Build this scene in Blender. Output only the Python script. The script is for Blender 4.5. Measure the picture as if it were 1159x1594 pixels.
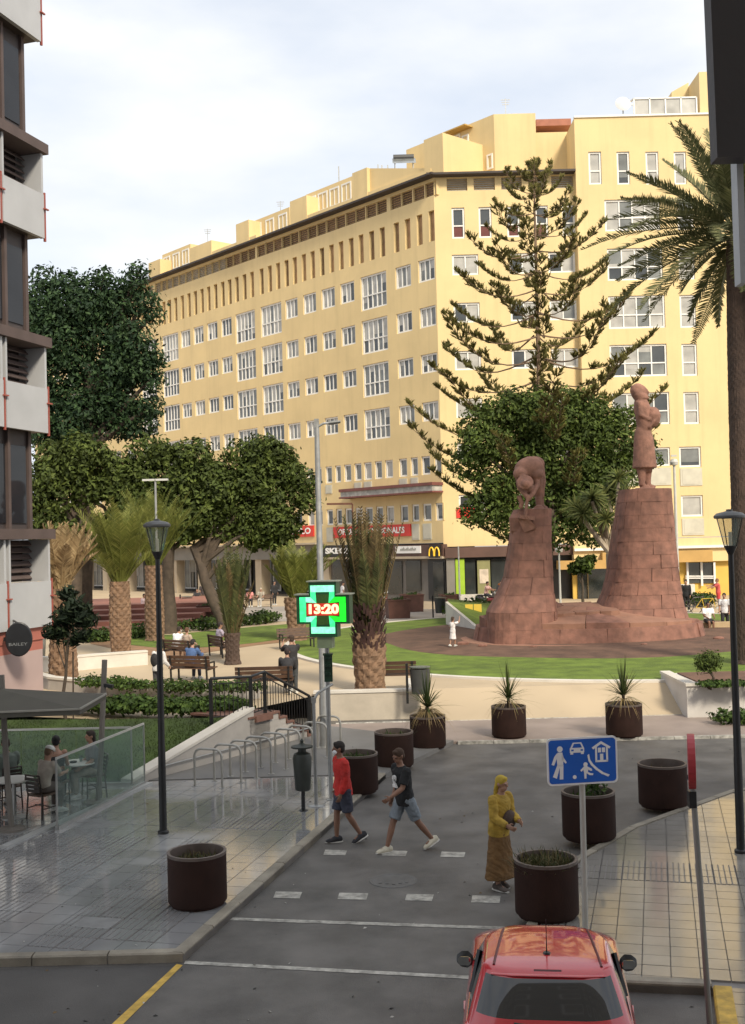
import bpy, bmesh, math, random
from mathutils import Vector, Matrix, Euler
random.seed(7)
R = math.radians
sc = bpy.context.scene
for o in list(bpy.data.objects): bpy.data.objects.remove(o)
COL = sc.collection
V = Vector
# ------------------------------------------------------------------ camera
CAMH = 5.2
FPX = 1750.0
PITCH, ROLL = 0.0257, 0.026
_f = V((0, math.cos(PITCH), math.sin(PITCH)))
_u0 = V((0, -math.sin(PITCH), math.cos(PITCH)))
_r0 = V((1, 0, 0))
_r = _r0*math.cos(ROLL) - _u0*math.sin(ROLL)
_u = _u0*math.cos(ROLL) + _r0*math.sin(ROLL)
CAM = V((0, 0, CAMH))
cd = bpy.data.cameras.new('camera'); cam = bpy.data.objects.new('camera', cd); COL.objects.link(cam)
m = Matrix.Identity(4)
for i in range(3):
    m[i][0] = _r[i]; m[i][1] = _u[i]; m[i][2] = -_f[i]; m[i][3] = CAM[i]
cam.matrix_world = m
cd.sensor_fit = 'VERTICAL'; cd.sensor_height = 24.0; cd.lens = FPX/1594*24.0
cd.clip_start = 0.1; cd.clip_end = 3000
sc.camera = cam
# ------------------------------------------------------------------ world, sun, exposure
SUN_EL, SUN_AZ = R(40), R(153)           # azimuth measured clockwise from +Y: behind the camera, to the right
w = bpy.data.worlds.new('World'); sc.world = w; w.use_nodes = True
nt = w.node_tree; N = nt.nodes; L = nt.links
N.clear()
out = N.new('ShaderNodeOutputWorld'); bg = N.new('ShaderNodeBackground'); L.new(bg.outputs[0], out.inputs[0])
bg.inputs[1].default_value = 0.105
sky = N.new('ShaderNodeTexSky'); sky.sky_type = 'NISHITA'; sky.sun_disc = False
sky.sun_elevation = SUN_EL; sky.sun_rotation = SUN_AZ; sky.air_density = 1.0; sky.dust_density = 1.5
tc = N.new('ShaderNodeTexCoord')
mp = N.new('ShaderNodeMapping'); mp.inputs['Scale'].default_value = (1.0, 1.0, 2.6); L.new(tc.outputs['Generated'], mp.inputs[0])
n1 = N.new('ShaderNodeTexNoise'); n1.inputs['Scale'].default_value = 3.2; n1.inputs['Detail'].default_value = 7; n1.inputs['Roughness'].default_value = 0.52
L.new(mp.outputs[0], n1.inputs['Vector'])
cr = N.new('ShaderNodeValToRGB'); cr.color_ramp.elements[0].position = 0.36; cr.color_ramp.elements[1].position = 0.60
cr.color_ramp.elements[0].color = (.72, .72, .72, 1); cr.color_ramp.elements[1].color = (.98, .98, .98, 1)
L.new(n1.outputs[0], cr.inputs[0])
n2 = N.new('ShaderNodeTexNoise'); n2.inputs['Scale'].default_value = 4.3; n2.inputs['Detail'].default_value = 5; L.new(mp.outputs[0], n2.inputs['Vector'])
cc = N.new('ShaderNodeValToRGB'); cc.color_ramp.elements[0].position = 0.35; cc.color_ramp.elements[1].position = 0.65
cc.color_ramp.elements[0].color = (4.35, 4.6, 5.0, 1); cc.color_ramp.elements[1].color = (5.3, 5.35, 5.35, 1)
L.new(n2.outputs[0], cc.inputs[0])
mx = N.new('ShaderNodeMixRGB'); L.new(cr.outputs[0], mx.inputs[0]); L.new(sky.outputs[0], mx.inputs[1]); L.new(cc.outputs[0], mx.inputs[2])
L.new(mx.outputs[0], bg.inputs[0])
sd = bpy.data.lights.new('sun', 'SUN'); sun = bpy.data.objects.new('sun', sd); COL.objects.link(sun)
sd.energy = 2.4; sd.angle = R(11); sd.color = (1.0, 0.90, 0.72)
sdir = V((math.sin(SUN_AZ)*math.cos(SUN_EL), math.cos(SUN_AZ)*math.cos(SUN_EL), math.sin(SUN_EL)))
sun.rotation_euler = sdir.to_track_quat('Z', 'Y').to_euler(); sun.location = (20, -30, 60)
sc.view_settings.view_transform = 'Standard'; sc.view_settings.look = 'None'
sc.view_settings.exposure = 0.95; sc.view_settings.gamma = 1.0; sc.view_settings.use_curve_mapping = False
sc.cycles.use_denoising = True
sc.cycles.max_bounces = 6; sc.cycles.diffuse_bounces = 3; sc.cycles.glossy_bounces = 3; sc.cycles.transmission_bounces = 4; sc.cycles.transparent_max_bounces = 6
# ------------------------------------------------------------------ projecting photograph pixels onto the place
def ray(px, py):
    return _r*((px-579.5)/FPX) + _u*((797.0-py)/FPX) + _f
def G(px, py, z=0.0):
    d = ray(px, py); return CAM + d*((z-CAMH)/d.z)
def D(px, py, Y):
    d = ray(px, py); return CAM + d*(Y/d.y)
def YG(px, py, z=0.0): return G(px, py, z).y
# ------------------------------------------------------------------ materials
MATS = {}
def mat(name, col, rough=.6, var=.18, scale=2.0, bump=0.0, bscale=30.0, metal=0.0, spec=.5, objvar=0.0, world=False, stain=0.0, sscale=.35, col2=None, emit=0.0, coat=0.0, detail=5, streak=0.0, wet=0.0):
    if name in MATS: return MATS[name]
    m = bpy.data.materials.new(name); m.use_nodes = True; t = m.node_tree; n = t.nodes; l = t.links
    b = n['Principled BSDF']
    b.inputs['Roughness'].default_value = rough; b.inputs['Metallic'].default_value = metal
    b.inputs['Specular IOR Level'].default_value = spec
    if coat: b.inputs['Coat Weight'].default_value = coat; b.inputs['Coat Roughness'].default_value = .04
    if world: src = n.new('ShaderNodeNewGeometry').outputs['Position']
    else: src = n.new('ShaderNodeTexCoord').outputs['Object']
    nz = n.new('ShaderNodeTexNoise'); nz.inputs['Scale'].default_value = scale; nz.inputs['Detail'].default_value = detail; l.new(src, nz.inputs['Vector'])
    mix = n.new('ShaderNodeMixRGB'); c = V(col)
    lo = c*(1-var); hi = V(col2) if col2 else c*(1+var)
    mr = n.new('ShaderNodeMapRange'); mr.inputs[1].default_value = .3; mr.inputs[2].default_value = .7; l.new(nz.outputs[0], mr.inputs[0])
    mix.inputs[1].default_value = (*lo, 1); mix.inputs[2].default_value = (*hi, 1); l.new(mr.outputs[0], mix.inputs[0])
    cur = mix.outputs[0]
    if stain:
        n2 = n.new('ShaderNodeTexNoise'); n2.inputs['Scale'].default_value = sscale; n2.inputs['Detail'].default_value = 8; n2.inputs['Roughness'].default_value = .65; l.new(src, n2.inputs['Vector'])
        m2 = n.new('ShaderNodeMapRange'); m2.inputs[1].default_value = .42; m2.inputs[2].default_value = .68; m2.inputs[3].default_value = 1.0; m2.inputs[4].default_value = 1.0-stain; l.new(n2.outputs[0], m2.inputs[0])
        mm = n.new('ShaderNodeMixRGB'); mm.blend_type = 'MULTIPLY'; mm.inputs[0].default_value = 1; l.new(cur, mm.inputs[1]); l.new(m2.outputs[0], mm.inputs[2]); cur = mm.outputs[0]
    if streak:
        mp_ = n.new('ShaderNodeMapping'); mp_.inputs['Scale'].default_value = (.9, .9, .045); l.new(src, mp_.inputs[0])
        n4 = n.new('ShaderNodeTexNoise'); n4.inputs['Scale'].default_value = 1.6; n4.inputs['Detail'].default_value = 7; n4.inputs['Roughness'].default_value = .7; l.new(mp_.outputs[0], n4.inputs['Vector'])
        m4 = n.new('ShaderNodeMapRange'); m4.inputs[1].default_value = .5; m4.inputs[2].default_value = .75; m4.inputs[3].default_value = 1.0; m4.inputs[4].default_value = 1.0-streak; l.new(n4.outputs[0], m4.inputs[0])
        mm = n.new('ShaderNodeMixRGB'); mm.blend_type = 'MULTIPLY'; mm.inputs[0].default_value = 1; l.new(cur, mm.inputs[1]); l.new(m4.outputs[0], mm.inputs[2]); cur = mm.outputs[0]
    if objvar:
        oi = n.new('ShaderNodeObjectInfo'); m3 = n.new('ShaderNodeMapRange'); m3.inputs[3].default_value = 1-objvar; m3.inputs[4].default_value = 1+objvar; l.new(oi.outputs['Random'], m3.inputs[0])
        mm = n.new('ShaderNodeMixRGB'); mm.blend_type = 'MULTIPLY'; mm.inputs[0].default_value = 1; l.new(cur, mm.inputs[1]); l.new(m3.outputs[0], mm.inputs[2]); cur = mm.outputs[0]
    l.new(cur, b.inputs['Base Color'])
    if emit:
        l.new(cur, b.inputs['Emission Color']); b.inputs['Emission Strength'].default_value = emit
    if bump:
        n3 = n.new('ShaderNodeTexNoise'); n3.inputs['Scale'].default_value = bscale; n3.inputs['Detail'].default_value = 6; l.new(src, n3.inputs['Vector'])
        bp = n.new('ShaderNodeBump'); bp.inputs['Strength'].default_value = bump; bp.inputs['Distance'].default_value = .02; l.new(n3.outputs[0], bp.inputs['Height']); l.new(bp.outputs[0], b.inputs['Normal'])
        mr2 = n.new('ShaderNodeMapRange'); mr2.inputs[3].default_value = max(0, rough-.1); mr2.inputs[4].default_value = min(1, rough+.1); l.new(nz.outputs[0], mr2.inputs[0]); l.new(mr2.outputs[0], b.inputs['Roughness'])
    if wet:
        n5 = n.new('ShaderNodeTexNoise'); n5.inputs['Scale'].default_value = .42; n5.inputs['Detail'].default_value = 4; l.new(src, n5.inputs['Vector'])
        m5 = n.new('ShaderNodeMapRange'); m5.inputs[1].default_value = .45; m5.inputs[2].default_value = .7; m5.inputs[3].default_value = rough-wet; m5.inputs[4].default_value = rough+wet*.9; l.new(n5.outputs[0], m5.inputs[0]); l.new(m5.outputs[0], b.inputs['Roughness']); b.inputs['IOR'].default_value = 1.85
        m6 = n.new('ShaderNodeMapRange'); m6.inputs[1].default_value = .52; m6.inputs[2].default_value = .66; m6.inputs[3].default_value = spec; m6.inputs[4].default_value = spec*.16; m7 = n.new('ShaderNodeMapRange'); m7.inputs[1].default_value = .54; m7.inputs[2].default_value = .64; m7.inputs[3].default_value = spec; m7.inputs[4].default_value = 0.0; l.new(n5.outputs[0], m7.inputs[0]); l.new(m7.outputs[0], b.inputs['Coat Weight']); b.inputs['Coat Roughness'].default_value = .09; b.inputs['Coat IOR'].default_value = 1.6; l.new(n5.outputs[0], m6.inputs[0]); l.new(m6.outputs[0], b.inputs['Specular IOR Level'])
    MATS[name] = m; return m
def leafmat(name, col, trans=.25, var=.3, scale=1.2, rough=.55):
    if name in MATS: return MATS[name]
    m = mat(name, col, .62, var, scale, spec=.25)
    t = m.node_tree; n = t.nodes; l = t.links; b = n['Principled BSDF']; o = n['Material Output']
    tr = n.new('ShaderNodeBsdfTranslucent'); l.new(b.inputs['Base Color'].links[0].from_socket, tr.inputs[0])
    ms = n.new('ShaderNodeMixShader'); ms.inputs[0].default_value = trans; l.new(b.outputs[0], ms.inputs[1]); l.new(tr.outputs[0], ms.inputs[2]); l.new(ms.outputs[0], o.inputs[0])
    return m
def glassmat(name, col=(.85, .95, .92), alpha=.8):
    if name in MATS: return MATS[name]
    m = bpy.data.materials.new(name); m.use_nodes = True; t = m.node_tree; n = t.nodes; l = t.links
    b = n['Principled BSDF']; o = n['Material Output']; b.inputs['Roughness'].default_value = .03; b.inputs['Base Color'].default_value = (.25, .33, .31, 1)
    tr = n.new('ShaderNodeBsdfTransparent'); tr.inputs[0].default_value = (*col, 1)
    ms = n.new('ShaderNodeMixShader'); ms.inputs[0].default_value = alpha; l.new(b.outputs[0], ms.inputs[1]); l.new(tr.outputs[0], ms.inputs[2]); l.new(ms.outputs[0], o.inputs[0])
    MATS[name] = m; return m
# ------------------------------------------------------------------ mesh builder
def wloc(o):
    p = V((0, 0, 0))
    while o is not None: p = p + o.location; o = o.parent
    return p
class MB:
    def __init__(s): s.v = []; s.f = []; s.m = []
    def add(s, vs, fs, mi=0):
        k = len(s.v); s.v += [V(x) for x in vs]; s.f += [tuple(i+k for i in f) for f in fs]; s.m += [mi]*len(fs); return s
    def box(s, c, d, rz=0.0, mi=0, M=None, nobottom=False):
        x, y, z = d[0]/2, d[1]/2, d[2]/2
        P = [V(p) for p in ((-x, -y, -z), (x, -y, -z), (x, y, -z), (-x, y, -z), (-x, -y, z), (x, -y, z), (x, y, z), (-x, y, z))]
        if M is None: M = Matrix.Rotation(rz, 3, 'Z')
        c = V(c); F = [(4, 5, 6, 7), (0, 1, 5, 4), (1, 2, 6, 5), (2, 3, 7, 6), (3, 0, 4, 7)]
        if not nobottom: F = [(3, 2, 1, 0)] + F
        return s.add([c + M @ p for p in P], F, mi)
    def beam(s, a, b, w, h=None, mi=0, up=(0, 0, 1)):
        a = V(a); b = V(b); h = h or w; d = (b-a); ln = d.length
        if ln < 1e-6: return s
        d /= ln; u = V(up)
        if abs(d.dot(u)) > .98: u = V((0, 1, 0))
        x = d.cross(u).normalized(); z = x.cross(d)
        M = Matrix((x, d, z)).transposed()
        return s.box((a+b)/2, (w, ln, h), mi=mi, M=M)
    def tube(s, pts, r, n=8, mi=0, cap=True):
        pts = [V(p) for p in pts]; rs = r if isinstance(r, (list, tuple)) else [r]*len(pts)
        vs = []; pu = None
        for i, p in enumerate(pts):
            d = (pts[min(i+1, len(pts)-1)] - pts[max(i-1, 0)])
            if d.length < 1e-9: d = V((0, 0, 1))
            d.normalize()
            if pu is None: pu = V((1, 0, 0)) if abs(d.x) < .8 else V((0, 1, 0))
            x = pu - d*pu.dot(d); x.normalize(); pu = x; y = d.cross(x)
            for k in range(n):
                a = 2*math.pi*k/n; vs.append(p + (x*math.cos(a) + y*math.sin(a))*rs[i])
        fs = []
        for i in range(len(pts)-1):
            for k in range(n):
                k2 = (k+1) % n; fs.append((i*n+k, i*n+k2, (i+1)*n+k2, (i+1)*n+k))
        if cap: fs.append(tuple(range(n-1, -1, -1))); b = (len(pts)-1)*n; fs.append(tuple(b+k for k in range(n)))
        return s.add(vs, fs, mi)
    def lathe(s, prof, n=24, c=(0, 0, 0), mi=0, sx=1, sy=1, closed=False):
        c = V(c); vs = []; fs = []
        for (r, z) in prof:
            for k in range(n):
                a = 2*math.pi*k/n; vs.append(c + V((r*sx*math.cos(a), r*sy*math.sin(a), z)))
        q = len(prof)
        for i in range(q if closed else q-1):
            j = (i+1) % q
            for k in range(n):
                k2 = (k+1) % n; fs.append((i*n+k, i*n+k2, j*n+k2, j*n+k))
        if not closed:
            if prof[0][0] > 1e-4: fs.append(tuple(range(n-1, -1, -1)))
            if prof[-1][0] > 1e-4: fs.append(tuple((q-1)*n+k for k in range(n)))
        return s.add(vs, fs, mi)
    def ell(s, c, r, n=12, m=8, mi=0, M=None):
        c = V(c); vs = []; fs = []; r = V(r) if not isinstance(r, (int, float)) else V((r, r, r))
        for i in range(1, m):
            t = math.pi*i/m
            for k in range(n):
                a = 2*math.pi*k/n; p = V((r.x*math.sin(t)*math.cos(a), r.y*math.sin(t)*math.sin(a), -r.z*math.cos(t)))
                vs.append(c + (M @ p if M else p))
        b = V((0, 0, -r.z)); tp = V((0, 0, r.z))
        vs += [c + (M @ b if M else b), c + (M @ tp if M else tp)]
        B = (m-1)*n; T = B+1
        for k in range(n):
            k2 = (k+1) % n; fs.append((B, k2, k)); fs.append((T, (m-2)*n+k, (m-2)*n+k2))
            for i in range(m-2): fs.append((i*n+k, i*n+k2, (i+1)*n+k2, (i+1)*n+k))
        return s.add(vs, fs, mi)
    def loft(s, rings, n=14, mi=0):
        vs = []; fs = []
        for (c, a, b) in rings:
            c, a, b = V(c), V(a), V(b)
            for k in range(n):
                t = 2*math.pi*k/n; vs.append(c + a*math.cos(t) + b*math.sin(t))
        for i in range(len(rings)-1):
            for k in range(n):
                k2 = (k+1) % n; fs.append((i*n+k, i*n+k2, (i+1)*n+k2, (i+1)*n+k))
        fs.append(tuple(range(n-1, -1, -1))); q = (len(rings)-1)*n; fs.append(tuple(q+k for k in range(n)))
        return s.add(vs, fs, mi)
    def prism(s, poly, z0, z1, mi=0, M=None):
        n = len(poly); vs = [V((p[0], p[1], z0)) for p in poly] + [V((p[0], p[1], z1)) for p in poly]
        if M is not None: vs = [M @ v for v in vs]
        fs = [tuple(range(n-1, -1, -1)), tuple(range(n, 2*n))] + [(i, (i+1) % n, n+(i+1) % n, n+i) for i in range(n)]
        return s.add(vs, fs, mi)
    def poly(s, pts, mi=0): return s.add(pts, [tuple(range(len(pts)))], mi)
    def mesh(s, name, mats, smooth=False, autos=None):
        me = bpy.data.meshes.new(name); me.from_pydata([tuple(v) for v in s.v], [], s.f)
        for q in (mats if isinstance(mats, (list, tuple)) else [mats]): me.materials.append(q)
        if any(s.m): me.polygons.foreach_set('material_index', s.m)
        if smooth:
            me.polygons.foreach_set('use_smooth', [True]*len(me.polygons))
            if autos: me.set_sharp_from_angle(angle=R(autos))
        me.update(); return me
    def obj(s, name, mats, parent=None, w=False, smooth=False, autos=40, loc=None, kind=None):
        o = None
        if w:
            q = wloc(parent) if parent else V((0, 0, 0)); p = V(loc) if loc is not None else V((0, 0, 0))
            s.v = [v-q-p for v in s.v]
        return link(name, s.mesh(name, mats, smooth, autos), parent, loc, kind)
def link(name, me, parent=None, loc=None, kind=None, rz=None):
    o = bpy.data.objects.new(name, me); COL.objects.link(o)
    if parent: o.parent = parent
    if loc is not None: o.location = loc
    if rz is not None: o.rotation_euler = (0, 0, rz)
    if kind: o['kind'] = kind
    return o
def tag(o, label, cat, group=None):
    o['label'] = label; o['category'] = cat
    if group: o['group'] = group
    return o
def thing(name, label, cat, loc=(0, 0, 0), rz=0.0, group=None):
    o = bpy.data.objects.new(name, None); COL.objects.link(o); o.location = loc; o.rotation_euler = (0, 0, rz); o.empty_display_size = .3
    return tag(o, label, cat, group)
def dup(root, loc, rz=None, label=None, scale=None):
    def cp(o, par):
        c = o.copy(); COL.objects.link(c)
        if par: c.parent = par
        for k in o.children: cp(k, c)
        return c
    r = cp(root, None); r.location = loc
    if rz is not None: r.rotation_euler = (0, 0, rz)
    if scale: r.scale = (scale, scale, scale)
    if label: r['label'] = label
    return r
def struct(name, mb, mats, **k):
    o = mb.obj(name, mats, **k); o['kind'] = 'structure'; return o
def sub(o, lv=1):
    md = o.modifiers.new('subdivision', 'SUBSURF'); md.levels = lv; md.render_levels = lv; return o
def bake(o):
    dg = bpy.context.evaluated_depsgraph_get(); e = o.evaluated_get(dg)
    me = bpy.data.meshes.new_from_object(e, depsgraph=dg); old = o.data; o.modifiers.clear(); o.data = me; return o
def remesh(name, mb, material, parent, voxel, smooth_it=2, disp=None):
    o = mb.obj(name, material, parent)
    md = o.modifiers.new('remesh', 'REMESH'); md.mode = 'VOXEL'; md.voxel_size = voxel; md.use_smooth_shade = True
    if smooth_it:
        s2 = o.modifiers.new('smooth', 'SMOOTH'); s2.factor = .5; s2.iterations = smooth_it
    bpy.context.view_layer.update(); bake(o)
    if not o.data.materials: o.data.materials.append(material)
    return o
def text(name, s, size, material, parent, M, ext=.004, space=1.0, bold=0.0, w=None):
    cu = bpy.data.curves.new(name, 'FONT'); cu.body = s; cu.size = size; cu.extrude = ext; cu.align_x = 'CENTER'; cu.align_y = 'CENTER'; cu.space_character = space; cu.offset = bold; cu.resolution_u = 3
    t = bpy.data.objects.new(name+'_tmp', cu); COL.objects.link(t); bpy.context.view_layer.update()
    dg = bpy.context.evaluated_depsgraph_get(); me = bpy.data.meshes.new_from_object(t.evaluated_get(dg), depsgraph=dg)
    bpy.data.objects.remove(t); me.materials.clear(); me.materials.append(material)
    if w:
        xs = [v.co.x for v in me.vertices]; k = w/(max(xs)-min(xs)); me.transform(Matrix.Diagonal((k, 1, 1, 1)))
    o = bpy.data.objects.new(name, me); COL.objects.link(o); o.parent = parent; o.matrix_local = M; return o
def fmat(x, out_, up=(0, 0, 1), loc=(0, 0, 0)):           # local X -> x, local Y -> up, local Z -> out_
    x = V(x); u = V(up); z = V(out_)
    return Matrix(((x.x, u.x, z.x, loc[0]), (x.y, u.y, z.y, loc[1]), (x.z, u.z, z.z, loc[2]), (0, 0, 0, 1)))
def clip(poly, conv):                                         # Sutherland-Hodgman, conv counter-clockwise
    outp = list(poly)
    for i in range(len(conv)):
        a, b = conv[i], conv[(i+1) % len(conv)]; inp = outp; outp = []
        if not inp: return []
        side = lambda p: (b[0]-a[0])*(p[1]-a[1]) - (b[1]-a[1])*(p[0]-a[0])
        for j in range(len(inp)):
            p, q = inp[j], inp[(j+1) % len(inp)]; sp, sq = side(p), side(q)
            if sp >= 0: outp.append(p)
            if (sp >= 0) != (sq >= 0):
                t = sp/(sp-sq); outp.append((p[0]+(q[0]-p[0])*t, p[1]+(q[1]-p[1])*t))
    return outp
def area(p): return .5*sum(p[i][0]*p[(i+1) % len(p)][1]-p[(i+1) % len(p)][0]*p[i][1] for i in range(len(p)))
def ccw(p): p = [(q[0], q[1]) for q in p]; return p if area(p) > 0 else p[::-1]
def lerp(a, b, t): return a+(b-a)*t
def rnd(a, b): return random.uniform(a, b)
# ---- palette
ASPH = mat('asphalt', (.128, .119, .110), .62, .26, 1.3, .35, 60, world=True, stain=.42, sscale=.8, detail=10)
ASPH2 = mat('asphalt_patch', (.078, .073, .069), .75, .25, 1.0, .35, 60, world=True, stain=.3)
TILE = mat('pavement_tile', (.325, .325, .328), .19, .06, 3, .02, 40, objvar=.07, world=True, stain=.16, sscale=.6, spec=.95, wet=.13)
TILEB = mat('beige_tile', (.285, .268, .243), .24, .08, 3, .02, 40, objvar=.06, world=True, stain=.16, sscale=.6, spec=.34, wet=.13)
GROUT_SHADE = mat('grout_groove_shade', (.20, .185, .175), .6, .2, 4, .1, 40, world=True)
KERB = mat('kerb_stone', (.30, .265, .21), .7, .2, 3, .3, 50, objvar=.12, world=True, stain=.35, sscale=1.2)
PLAZA = mat('plaza_paving', (.47, .37, .25), .7, .12, .8, .12, 40, world=True, stain=.15, sscale=.4)
PLAZA2 = mat('pink_paving', (.30, .24, .21), .55, .14, .9, .1, 40, world=True, stain=.2)
GREYPAV = mat('grey_paving', (.32, .29, .26), .7, .14, .9, .1, 40, world=True, stain=.2)
WHITEL = mat('road_paint', (.45, .43, .385), .6, .3, 9, .1, 60, world=True, stain=.62, sscale=5)
YELLOWL = mat('yellow_paint', (.62, .40, .07), .6, .25, 8, .1, 60, world=True, stain=.4, sscale=3)
LAWN_SHADED = mat('lawn_grass_shaded', (.042, .070, .012), .9, .4, 1.5, .9, 45, world=True, stain=.25, sscale=.4)  # lawn grass darkened in its colour to stand for shade on the slope
LAWN = mat('lawn_grass', (.12, .185, .018), .9, .35, 1.5, .9, 45, world=True, col2=(.155, .225, .026), stain=.28, sscale=.7)
SOIL = mat('brown_soil', (.125, .068, .045), .95, .3, 1.6, .8, 12, world=True, stain=.25)
WHITEW = mat('white_render', (.62, .58, .52), .75, .06, 1.5, .15, 30, world=True, stain=.14, sscale=.8)
GREYW = mat('grey_render', (.42, .39, .36), .75, .08, 1.5, .15, 30, world=True, stain=.2, sscale=.9)
CORT = mat('rust_steel', (.036, .018, .014), .78, .3, 4, .15, 40, objvar=.15, stain=.3, sscale=2, spec=.2)
CORTRIM = mat('rust_rim', (.115, .088, .075), .5, .2, 6)
STEEL = mat('galvanised_steel', (.36, .36, .35), .42, .12, 6, .05, 40, metal=.6)
BLACKM = mat('black_metal', (.012, .012, .013), .4, .2, 6)
YEL = mat('yellow_wall', (.69, .525, .268), .8, .05, .35, .1, 8, world=True, stain=.08, sscale=.25, streak=.11)
YELD = mat('ochre_trim', (.50, .32, .10), .8, .08, .5, world=True, stain=.1)
WHITEF = mat('white_frame', (.74, .72, .68), .5, .05, 3)
SPAND = mat('spandrel_panel', (.50, .47, .38), .6, .1, 2, world=True)
EAVE = mat('eave_dark', (.05, .038, .034), .7, .2, 1)
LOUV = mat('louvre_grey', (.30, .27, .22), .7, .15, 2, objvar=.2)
GD = mat('window_glass', (.055, .06, .06), .08, .4, .6, spec=.8)
GC = mat('curtain_glass', (.40, .385, .35), .25, .25, .9, spec=.6)
GM = mat('dim_curtain_glass', (.17, .175, .165), .15, .35, .9, spec=.7)
GRD = mat('red_curtain_glass', (.13, .035, .022), .2, .3, .9, spec=.6)
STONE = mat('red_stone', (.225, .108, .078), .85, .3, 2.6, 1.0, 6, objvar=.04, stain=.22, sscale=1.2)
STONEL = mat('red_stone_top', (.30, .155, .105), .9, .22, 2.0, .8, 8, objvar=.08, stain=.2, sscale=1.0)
BARK = mat('bark', (.075, .055, .04), .9, .3, 4, .8, 14)
WOOD = mat('bench_wood', (.075, .038, .022), .6, .25, 6, .2, 20, objvar=.12)
# ================================================================== GROUND
PZ = 0.72                                        # level of the raised park
struct('ground', MB().poly([(-900, -300, -.06), (900, -300, -.06), (900, 1500, -.06), (-900, 1500, -.06)]), GREYPAV)
struct('road', MB().poly([(-70, -2, 0), (70, -2, 0), (70, 33.5, 0), (-70, 33.5, 0)]), ASPH)
UR = V((.2436, .9699, 0)); NR = V((.9699, -.2436, 0))        # along the road, and across it to the right
KL0, KL1 = G(285, 1483, .12), G(600, 1203, .12)
A0, B0 = G(230, 1222, 0), G(490, 1150, 0)
UW = (B0-A0).normalized(); NW = V((-UW.y, UW.x, 0))
def flat(p, z): return V((p[0], p[1], z))
def slab(name, poly, z, m_):
    mb = MB(); mb.prism(ccw(poly), -.05, z); return struct(name, mb, m_)
SL1 = [(-30, 14.5), (KL0.x, KL0.y), (KL1.x, KL1.y), (A0.x+.3, A0.y), (-30, A0.y)]
s_left = slab('pavement', SL1, .085, GROUT_SHADE)
bz = slab('paved_bay', [(A0.x, A0.y+.02), (KL1.x, KL1.y+.02), (1.9, 28.6), (B0.x+.3, B0.y+1.4), (B0.x, B0.y)], .105, mat('dark_paving', (.17, .165, .16), .55, .12, 1.2, .12, 50, world=True, stain=.2))
SR1 = [(1.45, 13.15), (3.68, 12.75), (20, 9.8), (20, 26), (6.9, 22.3), (4.3, 19.7), (2.9, 17.7), (1.9, 15)]
SR2 = [(3.68, 12.74), (1.2, 2.7), (20, 2.7), (20, 9.79)]
s_right = slab('pavement', SR1, .085, GROUT_SHADE)
s_rightb = slab('pavement', SR2, .084, GROUT_SHADE)
def inset(poly, d):
    poly = ccw(poly); n = len(poly); c = V((sum(p[0] for p in poly)/n, sum(p[1] for p in poly)/n)); res = []
    P = [V(p) for p in poly]; ls = []
    for i in range(n):
        a, b = P[i], P[(i+1) % n]; t = (b-a).normalized(); nn = V((-t.y, t.x)); ls.append((a+nn*d, t))
    for i in range(n):
        (a, t), (b, s) = ls[i-1], ls[i]; k = t.x*s.y-t.y*s.x
        q = ((b.x-a.x)*s.y-(b.y-a.y)*s.x)/k if abs(k) > 1e-6 else 0
        res.append((a.x+t.x*q, a.y+t.y*q))
    return res
def tile_mesh(a, ribbed, mt):
    mb = MB(); mb.box((0, 0, .012), (a, a, .024), nobottom=True, mi=1 if ribbed else 0)  # ribbed plate gets the darker colour, painting shade into the grooves
    if ribbed:
        for k in range(4): mb.box(((k-1.5)*a*.25, 0, .027), (a*.19, a*.985, .008), nobottom=True)
    return mb.mesh('tile', [mt, GROUT_SHADE])
def tiles(parent, poly, a, mt, ang, limit=300, ribfn=None, near=(0, 0), inner=.17):
    poly = inset(poly, inner); c, s_ = math.cos(ang), math.sin(ang); cells = []
    xs = [p[0] for p in poly]; ys = [p[1] for p in poly]; cx, cy = sum(xs)/len(xs), sum(ys)/len(ys)
    n = int(max(max(xs)-min(xs), max(ys)-min(ys))/a)+3
    meshes = {0: tile_mesh(a-.012, False, mt), 1: tile_mesh(a-.012, True, mt)}
    full = []; edge = MB()
    for i in range(-n, n):
        for j in range(-n, n):
            lx, ly = (i+.5)*a, (j+.5)*a; x, y = cx+lx*c-ly*s_, cy+lx*s_+ly*c
            if math.hypot(x, y) > 27 or x < -11 or y < 8 or x > 8.5: continue
            h = (a-.012)/2; q = [(x+u*h*c-v*h*s_, y+u*h*s_+v*h*c) for u, v in ((-1, -1), (1, -1), (1, 1), (-1, 1))]
            k = clip(q, poly); ar = area(k) if len(k) > 2 else 0
            if ar > .985*(2*h)**2: full.append((math.hypot(x, y), x, y))
            elif ar > .003: edge.prism(k, .084, .109)
    full.sort(key=lambda t: t[0]); far = MB()
    for idx, (d, x, y) in enumerate(full):
        rb = 1 if (ribfn is None or ribfn(x, y)) else 0
        if idx < limit: 
            o = link('tile', meshes[rb], parent, (x, y, .085+rnd(-.0012, .0012)), rz=ang)
        else: far.box((x, y, .085+.012+(.003 if rb else 0)), (a-.012, a-.012, .024), rz=ang, nobottom=True)
    edge.obj('edge_tile', mt, parent, kind='stuff')
    if far.v: far.obj('far_tile', mt, parent, kind='stuff')
ANG = -math.atan2(UR.x, UR.y)
def ribL(x, y):
    p = V((x, y, 0)); s = (p-KL0).dot(UR); d = -(p-KL0).dot(NR)
    return not (5.1 < s < 5.9 or 2.2 < d < 3.0 or (d < 1.6 and 2.6 < s < 5.0))
tiles(s_left, SL1, .40, TILE, ANG, 300, ribL)
def ribR(x, y): return 2.2 < (V((x, y, 0))-V((1.9, 15, 0))).dot(UR) < 2.9 or x < 2.6 and y > 14
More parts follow.
